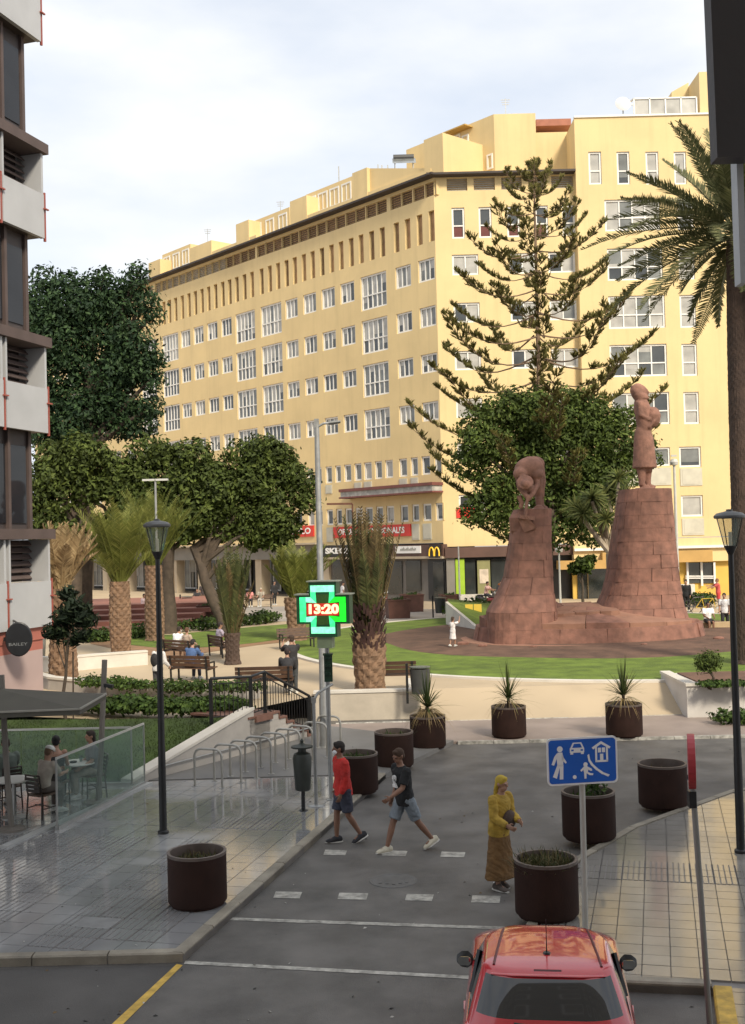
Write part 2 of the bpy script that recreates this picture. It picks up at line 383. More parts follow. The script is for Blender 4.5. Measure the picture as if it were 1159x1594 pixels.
tiles(s_right, SR1, .33, TILEB, ANG, 300, ribR)
tiles(s_rightb, SR2, .33, TILEB, ANG, 60, ribR, inner=.02)
def kerb(name, pts, width=.15, z=.125, ln=.95, mt=KERB, side=1):
    root = None; mb0 = MB()
    st = bpy.data.objects.new(name, None); COL.objects.link(st); st['kind'] = 'structure'
    for a, b in zip(pts[:-1], pts[1:]):
        a, b = V((a[0], a[1], 0)), V((b[0], b[1], 0)); d = (b-a); n = max(1, round(d.length/ln)); u = d.normalized(); nn = V((-u.y, u.x, 0))*side
        L_ = d.length/n; me = MB()
        h = z+.05; x0, x1 = .008, L_-.008; bv = .02
        P = [(0, 0), (width, 0), (width, h), (bv, h), (0, h-bv)]
        vs = [V((x0, p[0]*side, p[1]-.05)) for p in P]+[V((x1, p[0]*side, p[1]-.05)) for p in P]
        me.add(vs, [(0, 1, 2, 3, 4), (9, 8, 7, 6, 5), (0, 5, 6, 1), (1, 6, 7, 2), (2, 7, 8, 3), (3, 8, 9, 4), (4, 9, 5, 0)])
        ms = me.mesh('kerb_stone', mt)
        for i in range(n):
            link('kerb_stone', ms, st, a+u*L_*i+V((0, 0, rnd(-.004, .004))), rz=math.atan2(u.y, u.x))
    return st
kerb('kerb', [(-12, 14.5-.45*18/27.6+.0), (KL0.x, KL0.y)], side=1)
kerb('kerb', [(KL0.x, KL0.y), (KL1.x, KL1.y)], side=1)
kerb('kerb', [(20, 26), (6.9, 22.3), (4.3, 19.7), (2.9, 17.7), (1.9, 15), (1.45, 13.15)], side=1, ln=.8)
kerb('kerb', [(1.45, 13.15), (3.68, 12.75)], side=1)
kerb('yellow_kerb', [(3.68, 12.75), (2.0, 6.0)], side=1, width=.2, mt=YELLOWL)
# raised crossing in front of the park
cp = struct('crossing_pavement', MB().prism(ccw([(-1.2, 28.7), (40, 28.2), (40, 31.9), (-1.4, 31.9)]), -.05, .06), PLAZA2)
kerb('crossing_kerb', [(2.0, 28.66), (12, 28.54)], width=.12, z=.075, mt=WHITEL, side=-1)
kerb('crossing_kerb', [(-1.2, 31.9), (12, 31.9)], width=.10, z=.075, mt=WHITEL, side=1)
# plaza ramp and raised park
rb = MB(); xs = [-1.6, 1.25, 3, 5, 7, 9.2, 12, 40]
for i in range(len(xs)-1):
    if i == 0: continue
    a, b = xs[i], xs[i+1]; rb.poly([(a, 31.9, .06), (b, 31.9, .06), (b, 33.85, PZ+.002), (a, 33.85, PZ+.002)])
struct('plaza_ramp', rb, PLAZA)
LT = A0+UW*3.7; T0 = B0-UW*2.0
pk = [V((B0.x-.15, 33.0, PZ)), V((1.25, 32.8, PZ)), V((1.25, 33.85, PZ)), V((40, 33.85, PZ)), V((140, 200, PZ)), V((-160, 200, PZ)), V((-60, 30.4, PZ)), V((-9.5, 30.4, PZ)), flat(LT+NW*.5, PZ), flat(T0, PZ), flat(T0+NW*1.9, PZ)]
struct('park_ground', MB().poly(pk), PLAZA)
def sheet(name, pts, z, m_): return struct(name, MB().poly([(p[0], p[1], z) for p in pts]), m_)
def ring_pts(c, r, n=72, ry=None): return [(c[0]+r*math.cos(2*math.pi*k/n), c[1]+(ry or r)*math.sin(2*math.pi*k/n)) for k in range(n)]
MC = (9.6, 49.5)
st = bpy.data.objects.new('lawn_edging', None); COL.objects.link(st); st['kind'] = 'structure'
em = MB()
for r0, r1, z in ((14.0, 14.3, PZ+.07),):
    vs = []; n = 96
    for k in range(n):
        a = 2*math.pi*k/n
        for (r, zz) in ((r0, PZ-.02), (r0, z), (r1, z), (r1, PZ-.02)): vs.append((MC[0]+(r-.7)*math.cos(a), MC[1]+(r+1.35)*math.sin(a), zz))
    fs = []
    for k in range(n):
        k2 = (k+1) % n
        for j in range(3): fs.append((k*4+j, k*4+j+1, k2*4+j+1, k2*4+j))
    em.add(vs, fs)
em.obj('edging', WHITEW, st)
# lawn and soil as gently domed discs
def dome(name, c, r, z, h, m_, rings=6, n=72, wob=0.0, ry=None):
    ky = (ry or r)/r
    vs = [(c[0], c[1], z+h)]; fs = []
    for i in range(1, rings+1):
        q = i/rings
        for k in range(n):
            a = 2*math.pi*k/n; rr = r*q*(1+wob*math.sin(3*a+1)*q+wob*.6*math.sin(7*a)*q)
            vs.append((c[0]+rr*math.cos(a), c[1]+ky*rr*math.sin(a), z+h*(1-q*q)))
    for k in range(n):
        fs.append((0, 1+k, 1+(k+1) % n))
        for i in range(rings-1):
            a, b = 1+i*n, 1+(i+1)*n; fs.append((a+k, b+k, b+(k+1) % n, a+(k+1) % n))
    mb = MB(); mb.add(vs, fs); return struct(name, mb, m_, smooth=True, autos=60)
dome('lawn', MC, 13.3, PZ+.05, .12, LAWN, ry=15.35)
dome('soil_bed', MC, 9.6, PZ+.115, .16, SOIL, wob=.025, ry=9.7)
def pxpoly(pts, z): return [G(x, y, z) for x, y in pts]
struct('lawn', MB().poly(pxpoly([(140, 992), (205, 1004), (262, 1010), (345, 1006), (400, 1000), (488, 988), (490, 968), (400, 975), (262, 988), (150, 984)], PZ+.02)), LAWN)
struct('soil_bed', MB().poly(pxpoly([(140, 1002), (205, 1016), (262, 1024), (345, 1012), (400, 1004), (490, 994), (488, 987), (345, 1004), (262, 1008), (150, 990)], PZ+.012)), mat('tan_soil', (.26, .15, .08), .95, .2, 1.5, .5, 12, world=True))
struct('street', MB().poly(pxpoly([(60, 965), (240, 985), (400, 968), (560, 965), (700, 975), (720, 950), (500, 942), (300, 948), (60, 945)], PZ+.008)), GREYPAV)
# sloping lawn behind the terrace
sl = MB(); nx, ny = 14, 8; vs = []
for j in range(ny+1):
    t = j/ny
    a = A0.lerp(LT, t)+V((0, 0, lerp(.11, .93, t))); b = V((-26, lerp(A0.y+.2, 30.6, t), lerp(.11, .86, t)))
    for i in range(nx+1):
        p = a.lerp(b, i/nx); p.z += .05*math.sin(p.x*1.3)*math.sin(t*3.14); vs.append(p)
sl.add(vs, [(j*(nx+1)+i+1, j*(nx+1)+i, (j+1)*(nx+1)+i, (j+1)*(nx+1)+i+1) for j in range(ny) for i in range(nx)])
slawn = struct('lawn', sl, LAWN_SHADED, smooth=True)
gb = MB()
for k in range(15000):
    t = random.random(); a = A0.lerp(LT, t)+V((0, 0, lerp(.11, .93, t))); b = V((-26, lerp(A0.y+.2, 30.6, t), lerp(.11, .86, t)))
    p = a.lerp(b, random.random()**1.3*.55+.012); p.z += .05*math.sin(p.x*1.3)*math.sin(t*3.14)-.01
    an = rnd(0, 6.28); h = rnd(.03, .075); d = V((math.cos(an), math.sin(an), 0))
    gb.add([p-d*.014, p+d*.014, p+V((rnd(-.03, .03), rnd(-.03, .03), h))], [(0, 1, 2)])
gb.obj('grass', LAWN_SHADED, kind='stuff')
# ---- road markings
def mark(name, p, m_=WHITEL, z=.005): 
    o = struct(name, MB().poly([(q[0], q[1], z) for q in p]), m_); return o
def dashes(l, yoff):
    for (x0, x1, y0, y1, sk) in l:
        mark('road_marking', [G(x0, y1), G(x1, y1+1), G(x1+sk, y0+1), G(x0+sk, y0)])
dashes([(425, 466, 1388, 1398, 4), (525, 570, 1390, 1400, 3), (630, 672, 1392, 1402, 3), (733, 777, 1394, 1405, 2)], 0)
dashes([(503, 537, 1323, 1331, 3), (594, 631, 1324, 1332, 3), (685, 722, 1326, 1334, 2)], 0)
mark('road_marking', [G(357, 1433), G(800, 1448), G(800, 1443.5), G(357, 1428.5)])
mark('road_marking', [G(286, 1501), G(760, 1526), G(760, 1521), G(288, 1496)])
mark('yellow_marking', [G(275, 1501), G(284, 1503), G(186, 1600), G(168, 1600)], YELLOWL)
struct('road_patch', MB().poly([(p[0], p[1], .003) for p in [G(-60, 1510), G(270, 1503), G(160, 1620), G(-60, 1620)]]), ASPH2)
mh = MB(); c = G(612, 1371); mh.lathe([(0.0, .004), (.30, .004), (.32, .010), (.36, .010), (.37, .002)], 28, (c.x, c.y, 0))
for k in range(5): mh.box((c.x-.2+.1*k, c.y, .008), (.05, .42-.07*abs(k-2), .006))
struct('manhole_cover', mh, mat('cast_iron', (.12, .115, .11), .6, .2, 6, .1, 40))
mh = MB(); c = G(150, 1437, .11); mh.box((c.x, c.y, .112), (.55, .4, .012), rz=ANG); struct('access_cover', mh, mat('cover_metal', (.2, .2, .2), .5, .2, 6))
fl_ = MB()
for k in range(150):
    px, py = rnd(-20, 1180), rnd(1160, 1590); p = G(px, py, 0); z_ = .118 if (p.x < KL0.x+(p.y-KL0.y)*.25 and p.y > 14.4) else .006
    a_ = rnd(0, 6.3); l_ = rnd(.012, .04); d_ = V((math.cos(a_), math.sin(a_), 0)); e_ = V((-d_.y, d_.x, .3))
    fl_.add([p*1+V((0, 0, z_))-d_*l_, p+V((0, 0, z_+.006))+e_*l_*.5, p+V((0, 0, z_))+d_*l_, p+V((0, 0, z_+.002))-e_*l_*.4], [(0, 1, 2, 3)], k % 3)
fl_.obj('litter', [mat('leaf_litter', (.14, .09, .04), .8, .3, 9), mat('paper_litter', (.5, .48, .44), .8, .1, 9), mat('dark_litter', (.03, .028, .025), .8, .2, 9)], kind='stuff')
# ================================================================== RETAINING WALLS AND STAIRS
wt = thing('retaining_wall', 'grey rendered retaining wall with sloping cream top behind the bicycle racks', 'wall', A0)
def slopewall(mb, p, q, zt0, zt1, zb, th, nrm):
    n_ = nrm*th; a, b = flat(p, zb), flat(q, zb); c, d = flat(q, zt1), flat(p, zt0)
    mb.add([a, b, c, d, a+n_, b+n_, c+n_, d+n_], [(0, 1, 2, 3), (5, 4, 7, 6), (3, 2, 6, 7), (1, 5, 6, 2), (4, 0, 3, 7)])
mb = MB(); slopewall(mb, A0-UW*.5, LT, .14, 1.12, -.05, .25, NW); mb.obj('wall', GREYW, wt, w=True)
mb = MB(); a, b = A0-UW*.5-NW*.03, LT-NW*.03
mb.add([flat(a, .145), flat(b, 1.125), flat(b, 1.19), flat(a, .21)]+[p+NW*.34 for p in (flat(a, .145), flat(b, 1.125), flat(b, 1.19), flat(a, .21))], [(0, 1, 2, 3), (5, 4, 7, 6), (3, 2, 6, 7), (1, 5, 6, 2), (4, 0, 3, 7)])
mb.obj('coping', WHITEW, wt, w=True)
mb = MB(); mb.tube([A0+UW*.4-NW*.06+V((0, 0, .34)), B0-UW*.2-NW*.06+V((0, 0, .34))], .018, 6); mb.obj('pipe', STEEL, wt, w=True)
stp = thing('staircase', 'short staircase with red brown treads beside the bicycle racks', 'stairs', B0)
mb = MB(); mb.prism([(p.x, p.y) for p in (LT, T0, T0+NW*.02+UW*.0, LT+NW*.02)], 0, .1)
mb = MB()
nst = 6; tr = .30; rs = .16
for k in range(nst):
    a = B0-UW*(tr*k+.05); b = B0-UW*(tr*nst+.9)
    zt = rs*(k+1)-.045
    mb.add([flat(a, rs*k-.05), flat(b, rs*k-.05), flat(b, zt), flat(a, zt)]+[p+NW*1.85 for p in (flat(a, rs*k-.05), flat(b, rs*k-.05), flat(b, zt), flat(a, zt))], [(0, 3, 2, 1), (4, 5, 6, 7), (3, 7, 6, 2), (0, 4, 7, 3)])
mb.obj('base', GREYW, stp, w=True)
TREAD = mat('brown_tread', (.17, .085, .062), .6, .15, 4, .1, 30, world=True)
for k in range(nst):
    a = B0-UW*(tr*k+.05)+UW*.03-NW*.03; ln = tr+.02 if k < nst-1 else 1.25
    b = a-UW*ln; zt = rs*(k+1)
    mb = MB(); mb.add([flat(a, zt-.05), flat(b, zt-.05), flat(b, zt), flat(a, zt)]+[p+NW*1.9 for p in (flat(a, zt-.05), flat(b, zt-.05), flat(b, zt), flat(a, zt))], [(0, 3, 2, 1), (4, 5, 6, 7), (3, 7, 6, 2), (0, 4, 7, 3), (1, 2, 6, 5), (0, 1, 5, 4)])
    mb.beam(flat(a+NW*.02-UW*.004, zt-.10), flat(b+UW*(ln-.03)+NW*.02, zt-.10), .05, .11)
    mb.obj('tread', TREAD, stp, w=True)
mb = MB(); mb.prism([(p.x, p.y) for p in (LT+UW*.004, T0+UW*.1, T0+UW*.1+NW*.12, LT+UW*.004+NW*.12)], -.05, .80); mb.obj('side_wall', GREYW, stp, w=True)
mb = MB(); mb.beam(flat(LT+UW*.02-NW*.02, .875), flat(T0+UW*.15-NW*.02, .875), .1, .14); mb.obj('tread', TREAD, stp, w=True)
# black railing on the stair
rl = thing('stair_railing', 'black metal railing with thin bars running down beside the stairs', 'railing', LT)
top = [flat(LT+NW*.5-UW*1.0, 1.0+.95), flat(LT+NW*.08, .9+1.0), flat(T0+UW*.02+NW*.08, .96+1.0), flat(B0-UW*.1+NW*.08, .16+.95)]
botz = [.95, .92, .97, .17]
for i, p in enumerate(top):
    MB().beam(flat(p, botz[i]-.06), flat(p, p.z+.02), .09).obj('post', BLACKM, rl, w=True)
hr = MB()
for i in range(3): hr.tube([top[i]+V((0, 0, .03)), top[i+1]+V((0, 0, .03))], .035, 8)
hr.obj('handrail', BLACKM, rl, w=True)
bal = MB(); 
for i in range(3):
    a, b = top[i], top[i+1]; L_ = (b-a).length; n = int(L_/.115)
    bal.beam(flat(a, botz[i]+.1), flat(b, botz[i+1]+.1), .025); bal.beam(flat(a, a.z-.1), flat(b, b.z-.1), .025)
    for k in range(1, n):
        t = k/n; p = a.lerp(b, t); zb = lerp(botz[i], botz[i+1], t)+.1
        MB().beam(flat(p, zb), flat(p, p.z-.1), .018).obj('baluster', BLACKM, rl, w=True)
bal.obj('rail_bar', BLACKM, rl, w=True)
def lowwall(name, label, pts, z0, z1, th, capover=.03, m_=GREYW, cap=True, arc=0):
    t = thing(name, label, 'wall', (pts[0][0], pts[0][1], z0))
    mb = MB(); cb = MB()
    P = [V((p[0], p[1], 0)) for p in pts]
    def offs(d):
        res = []
        for i, p in enumerate(P):
            u = ((P[min(i+1, len(P)-1)]-P[max(i-1, 0)])).normalized(); res.append(p+V((-u.y, u.x, 0))*d)
        return res
    def strip(b_, d0, d1, za, zb):
        A_, B_ = offs(d0), offs(d1); vs = []
        for a, b in zip(A_, B_): vs += [flat(a, za), flat(a, zb), flat(b, zb), flat(b, za)]
        fs = []
        for i in range(len(P)-1):
            for j in range(4): j2 = (j+1) % 4; fs.append((i*4+j, i*4+j2, (i+1)*4+j2, (i+1)*4+j))
        fs += [(3, 2, 1, 0), tuple((len(P)-1)*4+j for j in range(4))]
        b_.add(vs, fs)
    strip(mb, 0, th, z0-.05, z1-.07); mb.obj('wall', m_, t, w=True)
    strip(cb, -capover, th+capover, z1-.068, z1); cb.obj('coping', WHITEW, t, w=True)
    return t
lowwall('planter_wall', 'low curved planter wall with white coping along the park path below the benches', [G(x, y, PZ) for x, y in ((48, 1066), (75, 1074), (115, 1078), (180, 1084), (250, 1088), (330, 1089), (402, 1088))], PZ, PZ+.42, .25)
lowwall('planter_wall', 'white planter wall beside the bin under the oval sign', [G(x, y, PZ) for x, y in ((40, 1043), (60, 1046), (100, 1046), (150, 1041), (230, 1035))], PZ, PZ+.55, .25, m_=WHITEW)
W1 = thing('terrace_wall', 'cream rendered wall below the bench and the big tied palm', 'wall', (B0.x, 33, 0))
MB().box(((B0.x-.15+1.25)/2, 33.0, .39), (1.40-B0.x, .3, .80)).obj('wall', mat('cream_render', (.50, .44, .36), .75, .08, 1.5, .15, 30, world=True, stain=.2, sscale=.9), W1, w=True)
MB().box((1.11, 34.6, .39), (.3, 2.9, .80)).obj('return_wall', WHITEW, W1, w=True)
MB().box(((B0.x-.15+1.25)/2, 33.0, .825), (1.46-B0.x, .36, .07)).obj('coping', WHITEW, W1, w=True)
RW = thing('planter_box', 'long white planter wall with hedge behind the tall black lamp post', 'planter', (9.0, 31.9, 0))
q0 = G(1070, 1117, .06)
MB().prism(ccw([(q0.x, q0.y), (q0.x+12, q0.y-.4), (q0.x+12, q0.y+3.0), (q0.x+.05, q0.y+3.0)]), -.02, .93).obj('wall', mat('white_planter', (.56, .53, .50), .75, .06, 1.5, .15, 30, world=True, stain=.14), RW, w=True)
cb = MB(); cb.beam((q0.x-.03, q0.y+.1, .97), (q0.x+12, q0.y-.3, .97), .3, .08); cb.beam((q0.x+.12, q0.y+.26, .97), (q0.x+.17, q0.y+3.0, .97), .3, .08); cb.obj('coping', WHITEW, RW, w=True)
MB().box((q0.x+6.2, q0.y+1.5, .94), (11.4, 2.6, .06)).obj('soil', SOIL, RW, w=True)
fr = thing('flower_bed', 'sloping white edged flower bed beside the yellow notice left of the monument', 'planter', G(690, 975, PZ))
a, b, c_ = G(694, 975, PZ), G(752, 990, PZ), G(760, 968, PZ)
mb = MB(); za = 1.25; mb.add([a, b, flat(b, PZ+.12), flat(a, PZ+za)]+[p+V((.15, .5, 0)) for p in (a, b, flat(b, PZ+.12), flat(a, PZ+za))], [(0, 1, 2, 3), (5, 4, 7, 6), (3, 2, 6, 7), (1, 5, 6, 2), (4, 0, 3, 7)]); mb.obj('edging', WHITEW, fr, w=True)
mb = MB(); p = [flat(a+V((.15, .5, 0)), PZ+za-.1), flat(b+V((.15, .5, 0)), PZ+.05), flat(c_+V((1.2, 4, 0)), PZ+.7), flat(a+V((.5, 6, 0)), PZ+1.1)]; mb.poly(p); mb.obj('grass', LAWN, fr, w=True)
yn = thing('notice', 'yellow double notice sheet standing in the flower bed', 'sign', G(738, 972, PZ))
for dx in (-.25, .2):
    p = G(738, 972, PZ)+V((dx, 0, 0)); MB().box(p+V((0, 0, .75)), (.4, .03, .6)).obj('sheet', mat('yellow_sheet', (.8, .56, .08), .5, .05, 3), yn, w=True); MB().beam(p, p+V((0, .03, .5)), .03).obj('stake', STEEL, yn, w=True)
# ================================================================== RED TERRACES at far left
for i in range(5):
    z0 = PZ+.22*i; yy = 60+1.6*i
    o = struct('terrace_step', MB().prism([(-24, yy), (-10.4+.3*i, yy), (-10.4+.3*i, 75), (-24, 75)], z0-.02, z0+.22), mat('red_terrace', (.26, .105, .075), .7, .15, 1, .15, 30, world=True))
# ================================================================== YELLOW APARTMENT BUILDING
YC = 80.0
corner = D(690, 845, YC); corner.z = PZ
AL = R(41.3)
class Face:
    def __init__(s, o, d):
        s.o = V((o.x, o.y, 0)); s.d = V((d[0], d[1], 0)).normalized(); s.n = V((s.d.y, -s.d.x, 0))   # outward on the right of d
        if s.n.dot(V((0, -1, 0))) < 0: s.n = -s.n
    def hit(s, px, py, off=0.0):
        r = ray(px, py); o = s.o+s.n*off; t = (o-CAM).dot(s.n)/r.dot(s.n); p = CAM+r*t
        return (p-o).dot(s.d), p.z
    def P(s, t, z, off=0.0): return s.o+s.d*t+s.n*off+V((0, 0, z))
    def rz(s):                                                        # rotation so that local -Y is outward
        return math.atan2(s.n.x, -s.n.y)
FL = Face(corner, (-math.sin(AL), math.cos(AL)))
FR = Face(corner, (1, 0.0))
apt = thing('apartment_building', 'long yellow apartment building with white windows behind the park', 'building', corner)
BK = wloc(apt)
def wallface(mb, F, t0, t1, z0, z1, ops, depth, off=0.0, mi=0, rmi=0):
    zs = sorted(set([z0, z1]+[min(max(q, z0), z1) for o in ops for q in (o[2], o[3])]))
    for za, zb in zip(zs[:-1], zs[1:]):
        if zb-za < 1e-4: continue
        zm = (za+zb)/2; cuts = sorted((o[0], o[1]) for o in ops if o[2] < zm < o[3]); t = t0
        for a, b in cuts+[(t1, t1)]:
            a = max(a, t0)
            if a > t+1e-4: mb.poly([F.P(t, za, off), F.P(a, za, off), F.P(a, zb, off), F.P(t, zb, off)], mi)
            t = max(t, b)
    for (a, b, c, d) in [o[:4] for o in ops]:
        q = [(a, c), (b, c), (b, d), (a, d)]
        for i in range(4):
            (u, v), (x, y) = q[i], q[(i+1) % 4]
            mb.poly([F.P(u, v, off), F.P(x, y, off), F.P(x, y, off-depth), F.P(u, v, off-depth)], rmi)
WM = {}
def window_mesh(w_, h_, cols, rows, fw=.13, mw=.09):
    key = (round(w_, 2), round(h_, 2), cols, rows)
    if key in WM: return WM[key]
    w_, h_ = key[0], key[1]; mb = MB(); dp = .10
    for x in (-w_/2+fw/2, w_/2-fw/2): mb.box((x, 0, h_/2), (fw, dp, h_))
    for z in (fw/2, h_-fw/2): mb.box((0, 0, z), (w_-2*fw, dp-.01, fw))
    iw = (w_-2*fw)
    for i in range(1, cols): mb.box((-iw/2+iw*i/cols, .005, h_/2), (mw, dp-.03, h_-2*fw))
    zr = [h_*.42] if rows == 2 else []
    for z in zr: mb.box((0, .003, z), (iw, dp-.025, mw))
    fr_ = mb.mesh('window', WHITEF); panes = []
    for k in range(7):
        pb = MB(); rr = random.Random(k*13+cols)
        style = [[0, 0, 0, 0], [0, 1, 0, 2], [2, 2, 0, 2], [1, 2, 1, 1], [2, 0, 2, 2], [1, 1, 2, 1], [3, 0, 3, 3]][k]
        ze = [fw, h_*.42, h_-fw] if rows == 2 else [fw, h_-fw]
        for i in range(cols):
            if k in (1, 2, 4) and rr.random() < .55:
                x0, x1 = -iw/2+iw*i/cols, -iw/2+iw*(i+1)/cols; zb = h_-fw-(h_-2*fw)*rr.choice((.2, .3, .45, .6, .8)); pb.add([(x0, .022, zb), (x1, .022, zb), (x1, .022, h_-fw), (x0, .022, h_-fw)], [(0, 1, 2, 3)], 1 if rr.random() < .7 else 2)
        for i in range(cols):
            for j in range(len(ze)-1):
                x0, x1 = -iw/2+iw*i/cols, -iw/2+iw*(i+1)/cols
                mi = style[(i+j) % 4] if k not in (3, 5) else style[i % 4]
                if rows == 2 and j == 0 and k == 6: mi = 3
                tl = rr.uniform(-.012, .012)
                pb.add([(x0, .03+tl, ze[j]), (x1, .03-tl, ze[j]), (x1, .03-tl, ze[j+1]), (x0, .03+tl, ze[j+1])], [(0, 1, 2, 3)], mi)
        panes.append(pb.mesh('pane', [GD, GC, GM, GRD]))
    WM[key] = (fr_, panes); return WM[key]
def add_window(par, F, t0, t1, z0, z1, cols, rows, off=0.0, style=None, back=.14):
    fm, pn = window_mesh(abs(t1-t0), z1-z0, cols, rows)
    p = F.P((t0+t1)/2, z0, off-back)-wloc(par)
    o = link('window', fm, par, p, rz=F.rz())
    k = style if style is not None else random.choice([0, 0, 1, 2, 2, 3, 4, 5])
    link('pane', pn[k], o); return o
opsL = []; winL = []
zS = []
for a, b in ((401, 436), (476, 508), (550, 580), (625, 655)): zS.append((FL.hit(670, b)[1], FL.hit(670, a)[1]))
zB = []
for a, b in ((425, 479), (495, 548), (565, 616), (636, 684)): zB.append((FL.hit(585, b)[1], FL.hit(585, a)[1]))
colsL = [('S', 656, 683), ('S', 620, 646), ('B', 566, 607), ('S', 534, 557), ('S', 505, 526), ('S', 476, 497), ('S', 448, 468), ('B', 410, 442), ('B', 371, 400), ('S', 349, 363), ('S', 327, 341), ('S', 305, 320), ('S', 285, 299), ('B', 257, 279)]
cl = []
for k, a, b in colsL:
    y = 640+(670-(a+b)/2)*.153; ta, tb = FL.hit(b, y)[0], FL.hit(a, y)[0]; cl.append((k, ta, tb))
tl = cl[-1][2]
for k, wd, g in (('B', 3.2, 1.2), ('S', 1.7, 1.4), ('S', 1.7, 1.2), ('S', 1.7, 1.2), ('S', 1.7, 1.2), ('B', 3.2, 1.4), ('S', 1.7, 1.4), ('S', 1.7, 1.2)):
    cl.append((k, tl+g, tl+g+wd)); tl += g+wd
LLEN = tl+2.0
swid = sum(b-a for k, a, b in cl if k == 'S')/sum(1 for c in cl if c[0] == 'S'); bwid = sum(b-a for k, a, b in cl if k == 'B')/sum(1 for c in cl if c[0] == 'B')
for ri in range(4):
    for k, a, b in cl:
        c = (a+b)/2
        if k == 'S': q = (c-swid/2, c+swid/2, *zS[ri]); opsL.append(q); winL.append((*q, 3, 1))
        else: q = (c-bwid/2, c+bwid/2, *zB[ri]); opsL.append(q); winL.append((*q, 5, 2))
# two lower floors of narrow windows
nar = [(677, 687), (657, 668), (640, 649), (622, 632), (600, 610), (584, 593), (567, 577), (552, 561), (536, 545), (522, 529), (507, 515), (492, 499), (478, 486)]
z2 = (FL.hit(662, 739)[1], FL.hit(662, 710)[1]); z1 = (FL.hit(662, 811)[1], FL.hit(662, 784)[1])
zp1 = (FL.hit(662, 840)[1], FL.hit(662, 815)[1]); zp2 = (FL.hit(662, 757)[1], FL.hit(662, 742)[1])
ncols = []
for a, b in nar: ncols.append((FL.hit(b, 725)[0]-.08, FL.hit(a, 725)[0]+.08))
tt = ncols[-1][1]; k = 0
while tt < LLEN-2.5: ncols.append((tt+.75, tt+1.55)); tt += 1.55 if k % 4 else 2.2; k += 1
for i, (a, b) in enumerate(ncols):
    for zz in (z2, z1): opsL.append((a, b, *zz)); winL.append((a, b, *zz, 1, 1))
panelsL = [(ncols[i][0], ncols[i][1], *zp1) for i in (1, 2, 10)]+[(ncols[i][0], ncols[i][1], *zp2) for i in (2, 3, 6, 7, 10)]
# slot windows and the louvre band under the eave
c2 = lambda x, y: (x/2.414+220, y/2.414+150)
zs0, zs1 = FL.hit(671, 376)[1], FL.hit(671, 328)[1]
slx = [1090, 1045, 1000, 958, 905, 865, 825, 788, 750, 714, 678, 643, 610, 576, 545, 513, 482, 451, 415, 387, 358, 331, 305, 278, 252, 227, 202, 178, 153, 128, 105, 84, 64]
slt = [FL.hit(*c2(x, lerp(487, 800, (1090-x)/985)))[0] for x in slx]
while slt[-1] < LLEN-2.5: slt.append(slt[-1]+1.6)
slots = [(t-.29, t+.29, zs0, zs1) for t in slt]
zl0, zl1 = FL.hit(671, 305)[1], FL.hit(671, 283)[1]
louv = [(t-.58, t+.58, zl0, zl1) for t in slt]
zeave = FL.hit(676, 276)[1]
ZG = FL.hit(640, 846)[1]                                        # top of the shop fascia
mb = MB(); wallface(mb, FL, 0, LLEN, ZG, zeave, opsL+slots+louv, .35)
# end wall and back
mb.poly([FL.P(LLEN, PZ), FL.P(LLEN, PZ, -12), FL.P(LLEN, zeave, -12), FL.P(LLEN, zeave)])
mb.obj('wall', YEL, apt, w=True)
for q in winL: add_window(apt, FL, *q)
SLOTG = mat('slot_shutter', (.30, .185, .10), .5, .3, 1.2, objvar=.4)
slm = MB(); slm.box((0, 0, (zs1-zs0)/2), (.57, .05, zs1-zs0)); slm.box((0, -.03, (zs1-zs0)*.45), (.57, .03, .06)); slm = slm.mesh('slot_window', SLOTG)
for q in slots: link('slot_window', slm, apt, FL.P((q[0]+q[1])/2, q[2], -.30)-BK, rz=FL.rz())
lm = MB(); hh = zl1-zl0
for k in range(6): lm.box((0, 0, hh*(k+.5)/6), (1.14, .05, hh/6-.05), M=Matrix.Rotation(R(-25), 3, 'X'))
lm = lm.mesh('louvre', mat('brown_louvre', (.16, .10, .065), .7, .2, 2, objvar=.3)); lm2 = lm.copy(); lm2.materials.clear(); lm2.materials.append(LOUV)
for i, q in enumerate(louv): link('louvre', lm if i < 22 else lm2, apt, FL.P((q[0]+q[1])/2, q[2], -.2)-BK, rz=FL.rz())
pm = MB(); pm.box((0, 0, .5), (1, .06, 1)); pm.box((0, -.035, .5), (.8, .02, .84)); pm = pm.mesh('spandrel', SPAND)
for q in panelsL:
    o = link('spandrel', pm, apt, FL.P((q[0]+q[1])/2, q[2], .02)-BK, rz=FL.rz()); o.scale = (q[1]-q[0], 1, q[3]-q[2])
# eave
ev = MB(); 
for (F, t0, t1) in ((FL, -.55, LLEN+.4), (FR, -.4, FR.hit(893, 270)[0])):
    a = [F.P(t0, zeave, -.1), F.P(t1, zeave, -.1), F.P(t1, zeave, .75), F.P(t0, zeave, .75)]
    ev.add(a+[p+V((0, 0, .15)) for p in a], [(0, 1, 2, 3), (7, 6, 5, 4), (0, 4, 5, 1), (1, 5, 6, 2), (2, 6, 7, 3), (3, 7, 4, 0)])
    break
tR1 = FR.hit(893, 270)[0]
a = [FR.P(-.2, zeave+.003, -.1), FR.P(tR1, zeave+.003, -.1), FR.P(tR1, zeave+.003, .75), FR.P(-.55, zeave+.003, .75)]
ev.add(a+[p+V((0, 0, .145)) for p in a], [(0, 1, 2, 3), (7, 6, 5, 4), (0, 4, 5, 1), (1, 5, 6, 2), (2, 6, 7, 3), (3, 7, 4, 0)])
ev.obj('eave', EAVE, apt, w=True)
